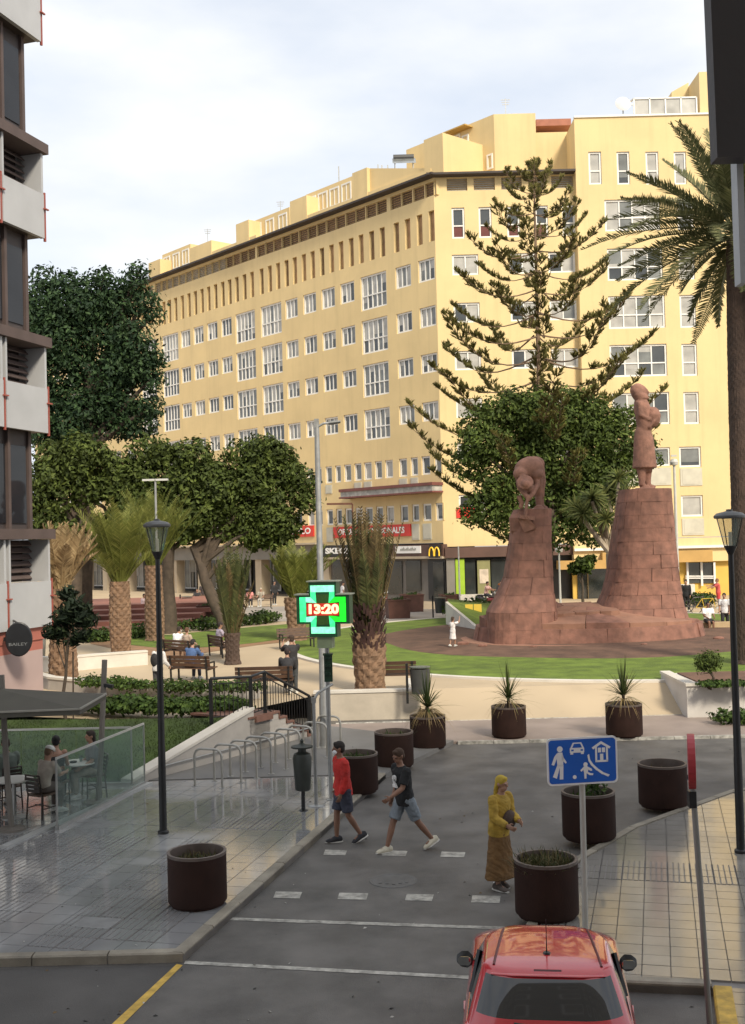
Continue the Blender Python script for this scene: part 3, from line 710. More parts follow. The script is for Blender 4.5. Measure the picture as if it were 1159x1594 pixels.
# ---- penthouses along the left wing
pw = MB(); zr = zeave+.2
def blk(mb, F, t0, t1, o0, o1, z0, z1, z1b=None):
    z1b = z1 if z1b is None else z1b
    a = [F.P(t0, z0, o0), F.P(t1, z0, o0), F.P(t1, z0, o1), F.P(t0, z0, o1)]
    b = [F.P(t0, z1, o0), F.P(t1, z1b, o0), F.P(t1, z1b, o1), F.P(t0, z1, o1)]
    mb.add(a+b, [(0, 1, 5, 4), (1, 2, 6, 5), (2, 3, 7, 6), (3, 0, 4, 7), (4, 5, 6, 7)])
def tz(px, py, off): return FL.hit(px, py, off)
pwin = []
units = [((549, 572), 261, (475, 548), 282, 302), ((452, 478), 304, (390, 450), 330, 352), ((368, 388), 342, None, 0, 0), ((297, 330), 374, (252, 296), 387, 410), ((232, 250), 403, None, 0, 0)]
for (f0, f1), ytop, st_, yt, yb in units:
    ta, z = tz(f1, ytop, -1.0); tb, _ = tz(f0, ytop, -1.0)
    blk(pw, FL, ta, tb, -.9, -7, zr, z)
    if st_:
        t0, za = tz(st_[1], yt-6, -2.2); t1, _ = tz(st_[0], yt, -2.2)
        blk(pw, FL, t0, t1, -2.2, -8, zr, za+.1)
        n = max(3, int((t1-t0)/1.5)); h = 1.55
        for k in range(n):
            c = t0+(t1-t0)*(k+.5)/n; pwin.append((FL, c-.62, c+.62, za-h-.25, za-.25, 2, 1, -2.06))
        t2, zq = tz(st_[1]+60, yb-35, -1.2)
        blk(pw, FL, ta-7, ta, -.95, -6, zr, zr+1.0)
# long low parapet blocks near the corner
t0, z0_ = tz(664, 241, -1.2); t1, z1_ = tz(573, 266, -1.2); blk(pw, FL, t0, t1, -1.2, -6, zr, z0_-1.0, z1_+.2)
t0, za = tz(690, 210, -1.4); t1, zb_ = tz(665, 210, -1.4); blk(pw, FL, t0-.3, t1, -1.0, -7, zr, za)
# corner penthouse tower, angled like the left wing on its left side
tp0, tp1 = FR.hit(768, 177, -2.5)[0], FR.hit(833, 177, -2.5)[0]; ztw = FR.hit(800, 177, -2.5)[1]
cA, cB = FR.P(tp0, 0, -2.5), FR.P(tp1, 0, -2.5)
fl = [cA, cB, cB+V((0, 7, 0)), cA+FL.d*11+V((2, 0, 0)), cA+FL.d*9.5]
pw.prism([(p.x, p.y) for p in fl], zr, ztw)
blk(pw, FR, tp1, FR.hit(892, 205, -2.5)[0], -2.6, -8, zr, FR.hit(860, 205, -2.5)[1])
pw.obj('penthouse', YEL, apt, w=True)
FT = Face(cA, FL.d)
for a, b in ((719, 730), (706, 717)):
    t0, z0 = FT.hit(b, 233); t1, z1_ = FT.hit(a, 208); pwin.append((FT, t0, t1, z1_-1.7, z1_-.2, 1, 1, .16))
pwin.append((FT, *sorted((FT.hit(767, 250)[0], FT.hit(758, 250)[0])), FT.hit(762, 264)[1], FT.hit(762, 240)[1], 1, 1, .16))
for q in pwin: add_window(apt, q[0], *q[1:7], off=q[7], style=random.choice([1, 3, 5]))
mb = MB(); blk(mb, FT, FT.hit(736, 200)[0], FT.hit(690, 215)[0], .02, .9, FT.hit(712, 208)[1], FT.hit(712, 206)[1]); mb.obj('canopy', YELD, apt, w=True)
MB().box(FR.P(FR.hit(858, 195, -4)[0], FR.hit(858, 202, -4)[1]+.2, -4), (2.6, 2, .5)).obj('roof_hut', mat('brick_red', (.35, .14, .09), .8, .15, 2), apt, w=True)
# ---- right wing: facade beside the corner (R1) and the taller block (R2)
F2 = Face(FR.P(tR1, 0, .7), (1, 0))
opsR = []; winR = []
x1 = [(703, 723), (745, 765), (789, 809), (833, 853), (875, 895)]
for a, b in x1:
    ta, tb = FR.hit(a, 347)[0], FR.hit(b, 347)[0]; z0, z1_ = FR.hit(720, 371)[1], FR.hit(720, 323)[1]; opsR.append((ta, tb, z0, z1_)); winR.append((ta, tb, z0, z1_, 1, 2))
x2 = [(706, 747), (795, 836), (856, 898)]
for ya, yb in ((396, 428), (471, 502), (546, 576), (620, 650), (690, 716), (770, 800)):
    z0, z1_ = FR.hit(727, yb)[1], FR.hit(727, ya)[1]
    for a, b in x2:
        yy = 500; ta, tb = FR.hit(a, yy)[0], FR.hit(b, yy)[0]; opsR.append((ta, tb, z0, z1_)); winR.append((ta, tb, z0, z1_, 2, 1))
x3 = [(695, 727), (737, 770), (780, 812), (822, 850), (858, 892)]
zl = (FR.hit(712, 297)[1], FR.hit(712, 277)[1]); lvR = []
for a, b in x3: lvR.append((FR.hit(a, 287)[0], FR.hit(b, 287)[0], *zl))
ZGR = FR.hit(740, 850)[1]
mb = MB(); wallface(mb, FR, 0, tR1, ZGR, zeave, opsR+lvR, .3)
z2top = F2.hit(1000, 181)[1]; tE = F2.hit(1128, 500)[0]+7
ops2 = []; win2 = []
def r2(a, b, ya, yb, c, r, yr=None):
    ta, tb = F2.hit(a, (ya+yb)/2)[0], F2.hit(b, (ya+yb)/2)[0]; z0, z1_ = F2.hit((a+b)/2, yb)[1], F2.hit((a+b)/2, ya)[1]; ops2.append((ta, tb, z0, z1_)); win2.append((ta, tb, z0, z1_, c, r))
for a, b in ((916, 936), (960, 980), (1005, 1025), (1049, 1068)): r2(a, b, 236, 287, 1, 2)
for (a, b), (ya, yb), (c_, d_) in (((941, 1027), (310, 359), (1054, 1079)), ((945, 1031), (386, 436), (1056, 1081)), ((947, 1035), (460, 511), (1058, 1083)), ((949, 1038), (536, 586), (1061, 1085)), ((953, 1042), (611, 661), (1064, 1088))):
    r2(a, b, ya, yb, 4, 2); r2(c_, d_, ya-1, yb-1, 1, 2)
pan2 = []
for a, b, ya, yb in ((957, 1043, 697, 726), (1057, 1091, 695, 727), (960, 1046, 772, 804), (1060, 1094, 771, 804)): r2(a, b, ya, yb, 3 if b-a > 50 else 1, 1)
ZG2 = F2.hit(1000, 838)[1]
wallface(mb, F2, 0, tE, ZG2, z2top, ops2, .3)
mb.poly([F2.P(0, PZ), F2.P(0, z2top), F2.P(0, z2top, -7), F2.P(0, PZ, -7)]); mb.poly([F2.P(tE, PZ), F2.P(tE, PZ, -12), F2.P(tE, z2top, -12), F2.P(tE, z2top)])
mb.poly([F2.P(0, z2top), F2.P(tE, z2top), F2.P(tE, z2top, -12), F2.P(0, z2top, -12)])
mb.poly([FR.P(-.1, zeave, 0), FR.P(tR1, zeave, 0), FR.P(tR1, zeave, -12), FR.P(-.1, zeave, -12)]); mb.poly([FL.P(-.1, zeave-.01, 0), FL.P(LLEN, zeave-.01, 0), FL.P(LLEN, zeave-.01, -12), FL.P(-.1, zeave-.01, -12)])
ta, tb = F2.hit(1090, 108)[0], F2.hit(1116, 120)[0]; blk(mb, F2, ta, tE, -.4, -9, z2top, F2.hit(1100, 108)[1]); blk(mb, F2, F2.hit(1045, 140, -3)[0], ta, -3, -9, z2top, F2.hit(1050, 143, -3)[1], F2.hit(1085, 128, -3)[1])
mb.obj('wall', YEL, apt, w=True)
for q in winR: add_window(apt, FR, *q, style=random.choice([1, 1, 3, 3, 5]) if q[5] == 1 else random.choice([0, 6, 4]))
for q in win2: add_window(apt, F2, *q, style=random.choice([1, 3, 3, 5, 5, 5, 1]))
for q in lvR:
    o = link('louvre', lm2, apt, FR.P((q[0]+q[1])/2, q[2], -.2)-BK, rz=FR.rz()); o.scale = ((q[1]-q[0])/1.16, 1, (q[3]-q[2])/hh)
for (a, b, ya, yb) in ((1058, 1092, 729, 756), (1061, 1095, 807, 833), (958, 1044, 729, 756), (961, 1047, 807, 833)):
    ta, tb = F2.hit(a, ya)[0], F2.hit(b, ya)[0]; z0, z1_ = F2.hit((a+b)/2, yb)[1], F2.hit((a+b)/2, ya)[1]
    o = link('spandrel', pm, apt, F2.P((ta+tb)/2, z0, .02)-BK, rz=0); o.scale = (tb-ta, 1, z1_-z0)
# glass terrace on the roof of R2
mb = MB(); ta, tb = F2.hit(990, 170)[0], F2.hit(1088, 170)[0]
for k in range(5): mb.beam(F2.P(lerp(ta, tb, k/4), z2top, -.6), F2.P(lerp(ta, tb, k/4), z2top+1.5, -.6), .1)
for z in (.05, 1.5): mb.beam(F2.P(ta, z2top+z, -.6), F2.P(tb, z2top+z, -.6), .1)
mb.beam(F2.P(ta, z2top+2.0, -3), F2.P(tb, z2top+2.3, -3), .1); mb.beam(F2.P(ta, z2top+1.5, -.6), F2.P(ta, z2top+2.0, -3), .1)
mb.obj('terrace_frame', WHITEF, apt, w=True)
mb = MB()
for k in range(4): mb.poly([F2.P(lerp(ta, tb, k/4), z2top, -.62), F2.P(lerp(ta, tb, (k+1)/4), z2top, -.62), F2.P(lerp(ta, tb, (k+1)/4), z2top+1.5, -.62), F2.P(lerp(ta, tb, k/4), z2top+1.5, -.62)])
mb.obj('terrace_glass', GC, apt, w=True)
MB().box(F2.P(tE/2, z2top+.06, -.1), (tE, .4, .12)).obj('parapet_cap', WHITEF, apt, w=True)
# rooftop things
ds = thing('satellite_dish', 'round satellite dish on the roof of the taller yellow block', 'satellite dish', F2.P(F2.hit(972, 172)[0], z2top, -.5))
p = F2.P(F2.hit(972, 172)[0], z2top, -.5); db = MB(); db.lathe([(0, .12), (.3, .09), (.55, .0), (.57, -.01), (.3, .06), (0, .09)], 20)
o = db.obj('dish', mat('dish_grey', (.6, .6, .6), .4, .05, 3), ds, smooth=True); o.location = (0, -.1, 1.1); o.rotation_euler = (R(75), 0, 0)
MB().beam((0, 0, 0), (0, 0, 1.1), .07).obj('mast', STEEL, ds)
t, z = FL.hit(628, 246, -3); pos = FL.P(t, z-.9, -3)
hs = thing('solar_heater', 'solar water heater with dark tank on the penthouse roof', 'water heater', pos)
hb = MB(); hb.tube([(-.8, .3, 1.0), (.8, .3, 1.0)], .28, 12); hb.obj('tank', mat('tank_dark', (.05, .05, .05), .5, .1, 3), hs); hb = MB(); hb.add([(-.9, -1.2, .1), (.9, -1.2, .1), (.9, .2, .95), (-.9, .2, .95)], [(0, 1, 2, 3)]); hb.obj('collector', GM, hs)
hb = MB(); [hb.beam((x, .3, -.6), (x, .3, 1), .05) for x in (-.7, .7)]; [hb.beam((x, -1.1, -.6), (x, -1.1, .2), .05) for x in (-.7, .7)]; hb.obj('frame', STEEL, hs)
for i, (px, py, h) in enumerate(((527, 270, 1.2), (588, 258, .7), (594, 257, .6), (603, 255, .5), (323, 372, 1.6), (787, 172, 1.2), (436, 318, .9))):
    t, z = FL.hit(px, py, -4) ; p = FL.P(t, z-.6, -4)
    if px > 700: p = D(px, 178, 84)
    a = MB(); a.beam((0, 0, -.8), (0, 0, h), .10 if i < 4 else .05)
    if i >= 4:
        for k in range(3): a.beam((-.35+.05*k, 0, h-.1-.18*k), (.35-.05*k, 0, h-.1-.18*k), .04)
    lab = ['tall roof pipe above the window strip of the left wing', 'first of the three short roof pipes left of the solar heater', 'middle one of the three short roof pipes', 'roof pipe nearest to the solar heater', 'thin aerial on the far end of the yellow roof', 'aerial on the corner penthouse tower', 'small aerial above the middle penthouse'][i]
    tag(a.obj('roof_pipe' if i < 4 else 'aerial', STEEL, None, loc=p), lab, 'pipe' if i < 4 else 'aerial')
# ---- ground floor of the left wing: columns, shop fronts, fascias and signs
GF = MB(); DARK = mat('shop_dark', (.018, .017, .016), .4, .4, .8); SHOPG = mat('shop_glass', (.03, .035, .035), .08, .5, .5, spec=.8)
BEIGE = mat('beige_column', (.42, .34, .24), .7, .1, 1, world=True); FASC = mat('grey_fascia', (.19, .175, .15), .6, .12, 1, world=True)
back = -3.2
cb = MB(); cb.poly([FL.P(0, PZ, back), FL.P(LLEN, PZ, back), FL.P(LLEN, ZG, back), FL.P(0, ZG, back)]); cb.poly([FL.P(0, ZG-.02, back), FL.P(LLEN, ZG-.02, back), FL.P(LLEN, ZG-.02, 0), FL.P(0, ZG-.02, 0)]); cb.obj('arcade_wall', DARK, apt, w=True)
tsk = FL.hit(505, 880)[0]                                        # left end of the glazed shops at the corner
t = tsk; k = 0; cm = MB(); cm.box((0, 0, (ZG-PZ)/2), (.9, .9, ZG-PZ)); cm = cm.mesh('column', BEIGE)
while t < LLEN: link('column', cm, apt, FL.P(t, PZ, -.5)-BK, rz=FL.rz()); t += 4.6
fb = MB(); blk(fb, FL, tsk, LLEN, .12, -.3, ZG-1.1, ZG+.1); fb.obj('fascia', FASC, apt, w=True)
fb = MB(); blk(fb, FL, tsk, LLEN, .9, -.3, ZG+.1, ZG+.25); fb.obj('cornice', BEIGE, apt, w=True)
t = tsk+.7; k = 0
while t < LLEN-4:                                               # shop windows inside the arcade
    fr_, pn = window_mesh(3.2, 3.0, 3, 1, .12); o = link('shop_window', fr_, apt, FL.P(t+1.7, PZ+.25, back+.15)-BK, rz=FL.rz()); o.data = fr_.copy() if k == 0 else o.data; link('pane', pn[[0, 2, 4, 1][k % 4]], o); t += 4.6; k += 1
# shops between the big palm and the corner
def shopblk(name, px0, px1, yt, yb, m_, off=.05, dep=.3, par=apt):
    ta, tb = sorted((FL.hit(px0, (yt+yb)/2)[0], FL.hit(px1, (yt+yb)/2)[0])); zc = (px0+px1)/2
    z0, z1_ = FL.hit(zc, yb)[1], FL.hit(zc, yt)[1]; mb = MB(); blk(mb, FL, ta, tb, off, off-dep, max(z0, PZ), z1_); return mb.obj(name, m_, par, w=True), (ta+tb)/2, (z0+z1_)/2, tb-ta, z1_-z0
shopblk('shop_front', 505, 692, 868, 945, mat('shop_grey', (.17, .15, .13), .6, .15, 1, world=True), -.3, .3)
shopblk('shop_window', 515, 545, 872, 940, SHOPG, -.22, .06); shopblk('shop_window', 598, 622, 874, 925, SHOPG, -.22, .06); shopblk('shop_window', 628, 651, 873, 920, SHOPG, -.22, .06)
shopblk('door_frame', 663, 690, 872, 934, DARK, -.2, .08); shopblk('door', 672, 688, 875, 934, SHOPG, -.15, .06)
shopblk('brown_fascia', 505, 693, 849, 867, mat('brown_fascia', (.10, .052, .038), .6, .15, 1, world=True), .25, .6)
shopblk('ledge', 505, 693, 866.5, 870, BEIGE, .35, .6)
REDS = mat('red_sign', (.62, .035, .022), .5, .06, 2); WHT = mat('white_letters', (.82, .80, .76), .5, .03, 2); BLK = mat('sign_black', (.015, .014, .014), .5, .2, 3); GOLD = mat('golden_letter', (.85, .50, .03), .4, .05, 3, emit=.25)
def sign(label, px0, px1, yt, yb, m_, txt, tcol, ts=.6, off=.32, name='shop_sign', bold=.0, tw=.86):
    ta, tb = sorted((FL.hit(px0, (yt+yb)/2)[0], FL.hit(px1, (yt+yb)/2)[0])); zc = (px0+px1)/2; z0, z1_ = FL.hit(zc, yb)[1], FL.hit(zc, yt)[1]
    base = FL.P((ta+tb)/2, z0, off); s_ = thing(name, label, 'sign', base, FL.rz())
    MB().box((0, .06, (z1_-z0)/2), (tb-ta, .12, z1_-z0)).obj('panel', m_, s_)
    if txt: text('lettering', txt, (z1_-z0)*ts, tcol, s_, fmat((1, 0, 0), (0, -1, 0), (0, 0, 1), (0, -.012, (z1_-z0)/2)), bold=bold, w=(tb-ta)*tw)
    return s_
sign('red banner with white lettering partly hidden by the round tree', 430, 489, 819, 836, REDS, 'MASTER.O', WHT, .75, .1, bold=.02)
sign('wide red banner with white lettering partly hidden by the tied palm', 520, 640, 818, 836, REDS, 'OFICINAS PROFESIONALES', WHT, .7, .1, bold=.02)
sign('black shop sign with white SKECHERS lettering behind the tied palm', 506, 580, 849, 866, BLK, 'SKECHERS', WHT, .7, .32, bold=.03)
s_ = sign('white shop sign beside the golden letter sign', 620, 659, 850, 861, WHT, '', WHT, .75, .34)
mk = MB()
for k in range(11):
    x = -.78+.155*k; h = .16+.07*((k*7) % 3); mk.tube([(x, -.01, .18), (x+.05, -.01, .18+h), (x+.09, -.01, .2), (x+.12, -.01, .2+h*.7)], .016, 4)
mk.obj('script_marks', mat('grey_letters', (.25, .24, .22), .6, .1, 3), s_)
s_ = sign('dark square sign with a golden arched letter M', 673, 690, 848, 868, BLK, '', GOLD, 1, .36)
# golden arches from two tubes
mbm = MB()
for sx in (-1, 1): mbm.tube([V((sx*.27+.24*math.cos(a), -.03, .12+.62*math.sin(a)**.7 if math.sin(a) > 0 else .12)) for a in [math.pi*k/12 for k in range(13)]], .05, 6)
mbm.obj('golden_arches', GOLD, s_)
# red marquee canopy on the first floor
mb = MB(); ta, tb = sorted((FL.hit(545, 768)[0], FL.hit(688, 760)[0])); za, zb_ = FL.hit(640, 770)[1], FL.hit(640, 757)[1]
blk(mb, FL, ta, tb, 1.0, 0, za+.12, zb_-.1); mb.obj('marquee', mat('marquee_grey', (.42, .40, .36), .6, .25, 3, world=True, stain=.4, sscale=2), apt, w=True)
mb = MB(); blk(mb, FL, ta-.1, tb+.1, 1.1, 0, zb_-.1, zb_+.12); blk(mb, FL, ta-.1, tb+.1, 1.1, 0, za, za+.12); mb.obj('marquee_trim', mat('dark_red', (.16, .05, .04), .6, .15, 2), apt, w=True)
# ground floor right of the corner
def shopR(name, F, px0, px1, yt, yb, m_, off=.05, dep=.3):
    ta, tb = F.hit(px0, (yt+yb)/2)[0], F.hit(px1, (yt+yb)/2)[0]; z0, z1_ = F.hit((px0+px1)/2, yb)[1], F.hit((px0+px1)/2, yt)[1]
    mb = MB(); blk(mb, F, ta, tb, off, off-dep, max(z0, PZ), z1_); return mb.obj(name, m_, apt, w=True)
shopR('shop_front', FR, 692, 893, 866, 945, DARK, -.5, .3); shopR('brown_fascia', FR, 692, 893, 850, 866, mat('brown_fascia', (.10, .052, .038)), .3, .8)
shopR('green_column', FR, 709, 723, 870, 930, mat('lime_green', (.30, .46, .03), .5, .1, 2), .1, .5); shopR('grey_column', FR, 695, 708, 868, 935, FASC, .1, .5)
for a, b in ((724, 740), (765, 790)): shopR('shop_window', FR, a, b, 870, 930, SHOPG, -.1, .1)
shopR('menu_board', FR, 743, 763, 872, 925, mat('olive_board', (.22, .21, .09), .6, .1, 2), .0, .15); shopR('poster', FR, 746, 760, 886, 908, mat('menu_poster', (.5, .42, .33), .5, .4, 1.5), .03, .05)
shopR('red_shop_sign', FR, 710, 740, 790, 806, REDS, .06, .1)
shopR('awning', FR, 866, 937, 872, 885, mat('ochre_awning', (.46, .28, .09), .7, .12, 1, world=True), 1.6, 1.7)
shopR('low_wall', FR, 690, 760, 922, 940, WHITEW, 3.2, .3)
shopR('shop_wall', F2, 893, 1200, 838, 875, YEL, 0, .3); shopR('ledge', F2, 893, 1200, 850, 854, WHITEF, .25, .3); shopR('awning', F2, 935, 1105, 858, 876, mat('ochre_awning', (.46, .28, .09)), .6, .6)
shopR('shop_front', F2, 893, 1200, 875, 945, mat('yellow_front', (.62, .40, .08), .7, .12, .5, world=True), -.4, .3); shopR('counter', F2, 1000, 1080, 910, 945, WHITEW, .3, .6)
for a, b in ((1073, 1092), (1094, 1112)): shopR('shop_window', F2, a, b, 876, 908, SHOPG, -.3, .1)
shopR('shop_window', F2, 900, 990, 878, 940, SHOPG, -.3, .1)
mb = MB()
for z in (897, 900): mb.beam(F2.P(F2.hit(1068, z)[0], F2.hit(1068, z)[1], -.2), F2.P(F2.hit(1115, z)[0], F2.hit(1115, z)[1], -.2), .08)
for x in (1071, 1093, 1113): mb.beam(F2.P(F2.hit(x, 890)[0], F2.hit(x, 912)[1], -.2), F2.P(F2.hit(x, 890)[0], F2.hit(x, 875)[1], -.2), .14)
mb.obj('window_bars', WHITEF, apt, w=True)
# ================================================================== NEAR LEFT BUILDING with white parapets
NB = D(78, 860, 34.0); NB.z = 0
nb = thing('corner_building', 'dark glazed building with white parapet panels and brown slabs at the left edge', 'building', (NB.x, NB.y, PZ))
UN = V((.295, .955, 0)).normalized(); FN = Face(NB, -UN)                    # t grows towards the camera
nW = mat('white_panel', (.41, .415, .43), .55, .05, 1.2, world=True, stain=.08); nS = mat('brown_slab', (.085, .06, .055), .7, .15, 1.5, world=True); nD = mat('dark_cladding', (.05, .038, .036), .5, .2, 1, world=True); nG = mat('tinted_glass', (.02, .021, .025), .03, .3, .6, spec=.28); nRd = mat('red_bracket', (.30, .075, .055), .5, .1, 3); nPink = mat('pink_wall', (.40, .30, .285), .75, .06, 1, world=True)
scN = 34.0/FPX
zsl = [FN.hit(74, y)[1] for y in (838, 541, 243, -55)]
def nblk(name, t0, t1, o0, o1, z0, z1_, m_, par=nb): mb = MB(); blk(mb, FN, t0, t1, o0, o1, z0, z1_); a = len(mb.v)-8; mb.f.append((a+3, a+2, a+1, a)); mb.m.append(0); return mb.obj(name, m_, par, w=True)
LN = 14.0; PITCHN = zsl[1]-zsl[0]
bw = 2.05                                                       # width of one bay
for i, zt in enumerate(zsl):
    nblk('slab', -.12, LN, .12, -5, zt-.02, zt+.28, nS)
    zu = zt-.0                                                   # louvred bay hangs below the slab
    for b in range(4):
        t0 = .02+b*(bw+.14)
        nblk('parapet', t0, t0+bw, .02, -.12, zt-2.62, zt-1.28, nW)
        nblk('side_panel', t0, t0+.10, .0, -1.0, zt-1.28, zt-.03, nW); nblk('side_panel', t0+bw-.08, t0+bw, .0, -1.0, zt-1.28, zt-.03, nW)
        for k in range(6):
            z = zt-.14-k*.20; mb = MB(); c = FN.P(t0+bw/2, z, -.55); mb.beam(FN.P(t0+.12, z, -.62), FN.P(t0+bw-.3, z, -.62), .17, .035, up=(FN.n+V((0, 0, .9)))); mb.obj('louvre_slat', mat('slat_brown', (.09, .065, .06), .6, .15, 2, objvar=.15), nb, w=True)
        mb = MB(); c0 = FN.P(t0+.1, zt-1.28, -.66); mb.box((c0+FN.P(t0+.1, zt-.03, -.66))/2, (.03, .5, 1.25), rz=math.atan2(UN.y, UN.x)); 
        nblk('recess_back', t0, t0+bw, -.9, -1.0, zt-1.28, zt-.03, nD)
        nblk('soffit', t0, t0+bw, -.12, -1.0, zt-2.6, zt-2.5, nD)
        nblk('downpipe', t0-.10, t0-.04, .015, -.05, zt-2.7, zt-1.2, nRd)
        nblk('bracket', t0-.16, t0+.06, .09, .03, zt-1.74, zt-1.70, nRd)
    # glazed storey below
    zb0, zb1 = zt-PITCHN+.28, zt-2.6
    if i == 0: continue
    nblk('glazed_wall', .42, LN, -.42, -5, zb0, zb1, nD)
    for b in range(5):
        t0 = .62+b*1.02
        nblk('glass_pane', t0, t0+.82, -.38, -.44, zb0+.18, zb1-.45, nG)
        nblk('mullion', t0+.86, t0+.98, -.30, -.44, zb0, zb1, nS)
    nblk('corner_post', .38, .52, -.34, -.5, zb0, zb1, nS)
nblk('ground_wall', .35, LN, -.1, -5, PZ-.1, zsl[0]-3.3, nPink); nblk('upper_wall', .3, LN, -.12, -5, zsl[0]-3.3, zsl[0]-2.6, mat('red_wall', (.36, .12, .09), .7, .12, 1, world=True)); nblk('ground_cladding', .25, LN, -.08, -.3, zsl[0]-3.0, zsl[0]-2.62, mat('red_wall', (.36, .12, .09)))
ov = D(29, 995, 31.6); osn = thing('oval_sign', 'black oval hanging sign with faint lettering on the pink wall', 'sign', ov)
mb = MB(); mb.lathe([(0, -.05), (.40, -.05), (.43, -.03), (.43, .03), (.40, .05), (0, .05)], 28, sx=.86, sy=1.12)
M_ = Matrix.Rotation(R(90), 4, 'X'); o = mb.obj('panel', mat('sign_slate', (.012, .013, .016), .35, .2, 3), osn); o.rotation_euler = (R(90), 0, R(10)); o.location = (0, 0, 0)
text('lettering', 'BAILEY', .12, mat('faint_letters', (.16, .17, .18), .5, .1, 3), osn, Matrix.Translation((-.01, -.06, -.14)) @ Matrix.Rotation(R(10), 4, 'Z') @ fmat((1, 0, 0), (0, -1, 0)), w=.5)
mb = MB(); mb.beam((-.05, .02, .46), (-.35, .6, .5), .04); mb.beam((-.38, .0, .0), (-.52, .5, .0), .1); mb.obj('bracket', BLACKM, osn)
# ================================================================== BUILDING BEHIND THE CAMERA (casts the street's shade) with its hanging panel
own = thing('facade_building', 'tall cream building on the near side of the street', 'building', (0, -1.2, 0))
mb = MB(); mb.box((3, -6.2, 14), (40, 10, 28)); mb.obj('wall', mat('cream_wall', (.45, .42, .38), .8, .06, 1, world=True), own, w=True)
wm_, pn_ = window_mesh(1.6, 1.6, 2, 1)
for i in range(-5, 7):
    for j in range(8):
        o = link('window', wm_, own, (i*3.2+1.6, -.04+1.2-1.2, 2.0+j*3.2), rz=math.pi); link('pane', pn_[(i*3+j*5) % 6], o)
pnl = thing('hanging_panel', 'dark grey hanging panel with a pale metal edge at the top right corner', 'panel', D(1165, 250, 3.0))
pa = D(1107, 250, 3.0); pz0 = pa.z
mb = MB(); mb.box((pa.x+.16, 3.0, pz0+.9), (.32, .06, 1.8), M=Matrix.Rotation(-ROLL*.3, 3, 'Y')); mb.obj('board', mat('panel_grey', (.05, .045, .048), .55, .15, 2, .1, 20), pnl, w=True)
pb = D(1155, 440, 3.05); mb = MB(); mb.box((pb.x, 3.06, pz0+.5), (.018, .05, 1.65)); mb.obj('edge_strip', mat('pale_metal', (.45, .47, .5), .4, .1, 3), pnl, w=True)
mb = MB(); mb.beam((pa.x+.3, 3.0, pz0+1.7), (pa.x+.3, -1.3, pz0+1.7), .05); mb.obj('arm', BLACKM, pnl, w=True)
# ================================================================== MONUMENT
mon = thing('monument', 'red stone monument with two tapering pedestals on a low stepped base', 'monument', (MC[0], 47.5, PZ))
MO = wloc(mon)
def superell(c, hx, hy, t, p=2.6):
    a, b = math.cos(t), math.sin(t); return V((c[0]+hx*math.copysign(abs(a)**(2/p), a), c[1]+hy*math.copysign(abs(b)**(2/p), b), 0))
def course(par, name, cA, hA, cB, hB, z0, z1, n, ph, m_, p=3.2, jit=.012, dep=.35, topm=None):
    """one course of separate stone blocks round a pedestal"""
    for k in range(n):
        g = .005/max(hA); ta = ph+2*math.pi*k/n+g; tb = ph+2*math.pi*(k+1)/n-g; j = rnd(-jit, jit); mb = MB(); q = 3
        o0 = [superell(cA, hA[0]+j, hA[1]+j, lerp(ta, tb, i/q), p)+V((0, 0, z0+.004)) for i in range(q+1)]
        o1 = [superell(cB, hB[0]+j, hB[1]+j, lerp(ta, tb, i/q), p)+V((0, 0, z1-.004)) for i in range(q+1)]
        i0 = [superell(cA, hA[0]-dep, hA[1]-dep, lerp(ta, tb, i/q), p)+V((0, 0, z0+.008)) for i in (0, q)]
        i1 = [superell(cB, hB[0]-dep, hB[1]-dep, lerp(ta, tb, i/q), p)+V((0, 0, z1-.008)) for i in (0, q)]
        o0, o1 = [[v_+V((rnd(-.014, .014), rnd(-.014, .014), 0)) for v_ in L_] for L_ in (o0, o1)]
        vs = o0+o1+i0+i1; m4 = q+1
        fs = [(i, i+1, m4+i+1, m4+i) for i in range(q)] + [tuple(range(m4, 2*m4))+(2*m4+3, 2*m4+2), (0, m4, 2*m4+2, 2*m4), (q, 2*m4+1, 2*m4+3, m4+q)]
        mb.add(vs, fs); mb.obj(name, m_, par, w=True)
def pedestal(levels, courses, n, p=3.2):
    zs = [l[0] for l in levels]
    def at(z):
        for a, b in zip(levels[:-1], levels[1:]):
            if a[0] <= z <= b[0]:
                t = (z-a[0])/(b[0]-a[0]); return ((lerp(a[1], b[1], t), lerp(a[2], b[2], t)), (lerp(a[3], b[3], t), lerp(a[4], b[4], t)))
        l = levels[-1]; return ((l[1], l[2]), (l[3], l[4]))
    z = zs[0]; h = (zs[-1]-zs[0])/courses; k = 0; core = MB()
    while k < courses:
        c0, h0 = at(z); c1, h1 = at(z+h); nn = max(8, int(n*(h0[0]+h0[1])/2.7)); course(mon, 'stone', c0, h0, c1, h1, z, z+h, nn, rnd(0, 6), STONE, p)
        vs = [superell(c0, h0[0]-.03, h0[1]-.03, 2*math.pi*i/24, p)+V((0, 0, z)) for i in range(24)]+[superell(c1, h1[0]-.03, h1[1]-.03, 2*math.pi*i/24, p)+V((0, 0, z+h)) for i in range(24)]
        core.add(vs, [(i, (i+1) % 24, 24+(i+1) % 24, 24+i) for i in range(24)]+[tuple(range(24, 48))]); z += h; k += 1
    core.obj('core', mat('mortar', (.13, .065, .05), .9, .2, 2, world=True), mon, w=True)
def mx(px, py, Y): return D(px, py, Y).x
def mz(px, py, Y): return D(px, py, Y).z
YR, YL = 48.3, 46.6
RC = [(985, 985, 88, 2.4), (992, 957, 70, 1.95), (996, 934, 61, 1.7), (998, 912, 55.5, 1.55), (999, 880, 51, 1.45), (1000, 840, 47, 1.3), (1003, 762, 38, 1.1)]
lvR = [(mz(px, py, YR), mx(px, py, YR), YR, hw*YR/FPX, hy) for px, py, hw, hy in RC]
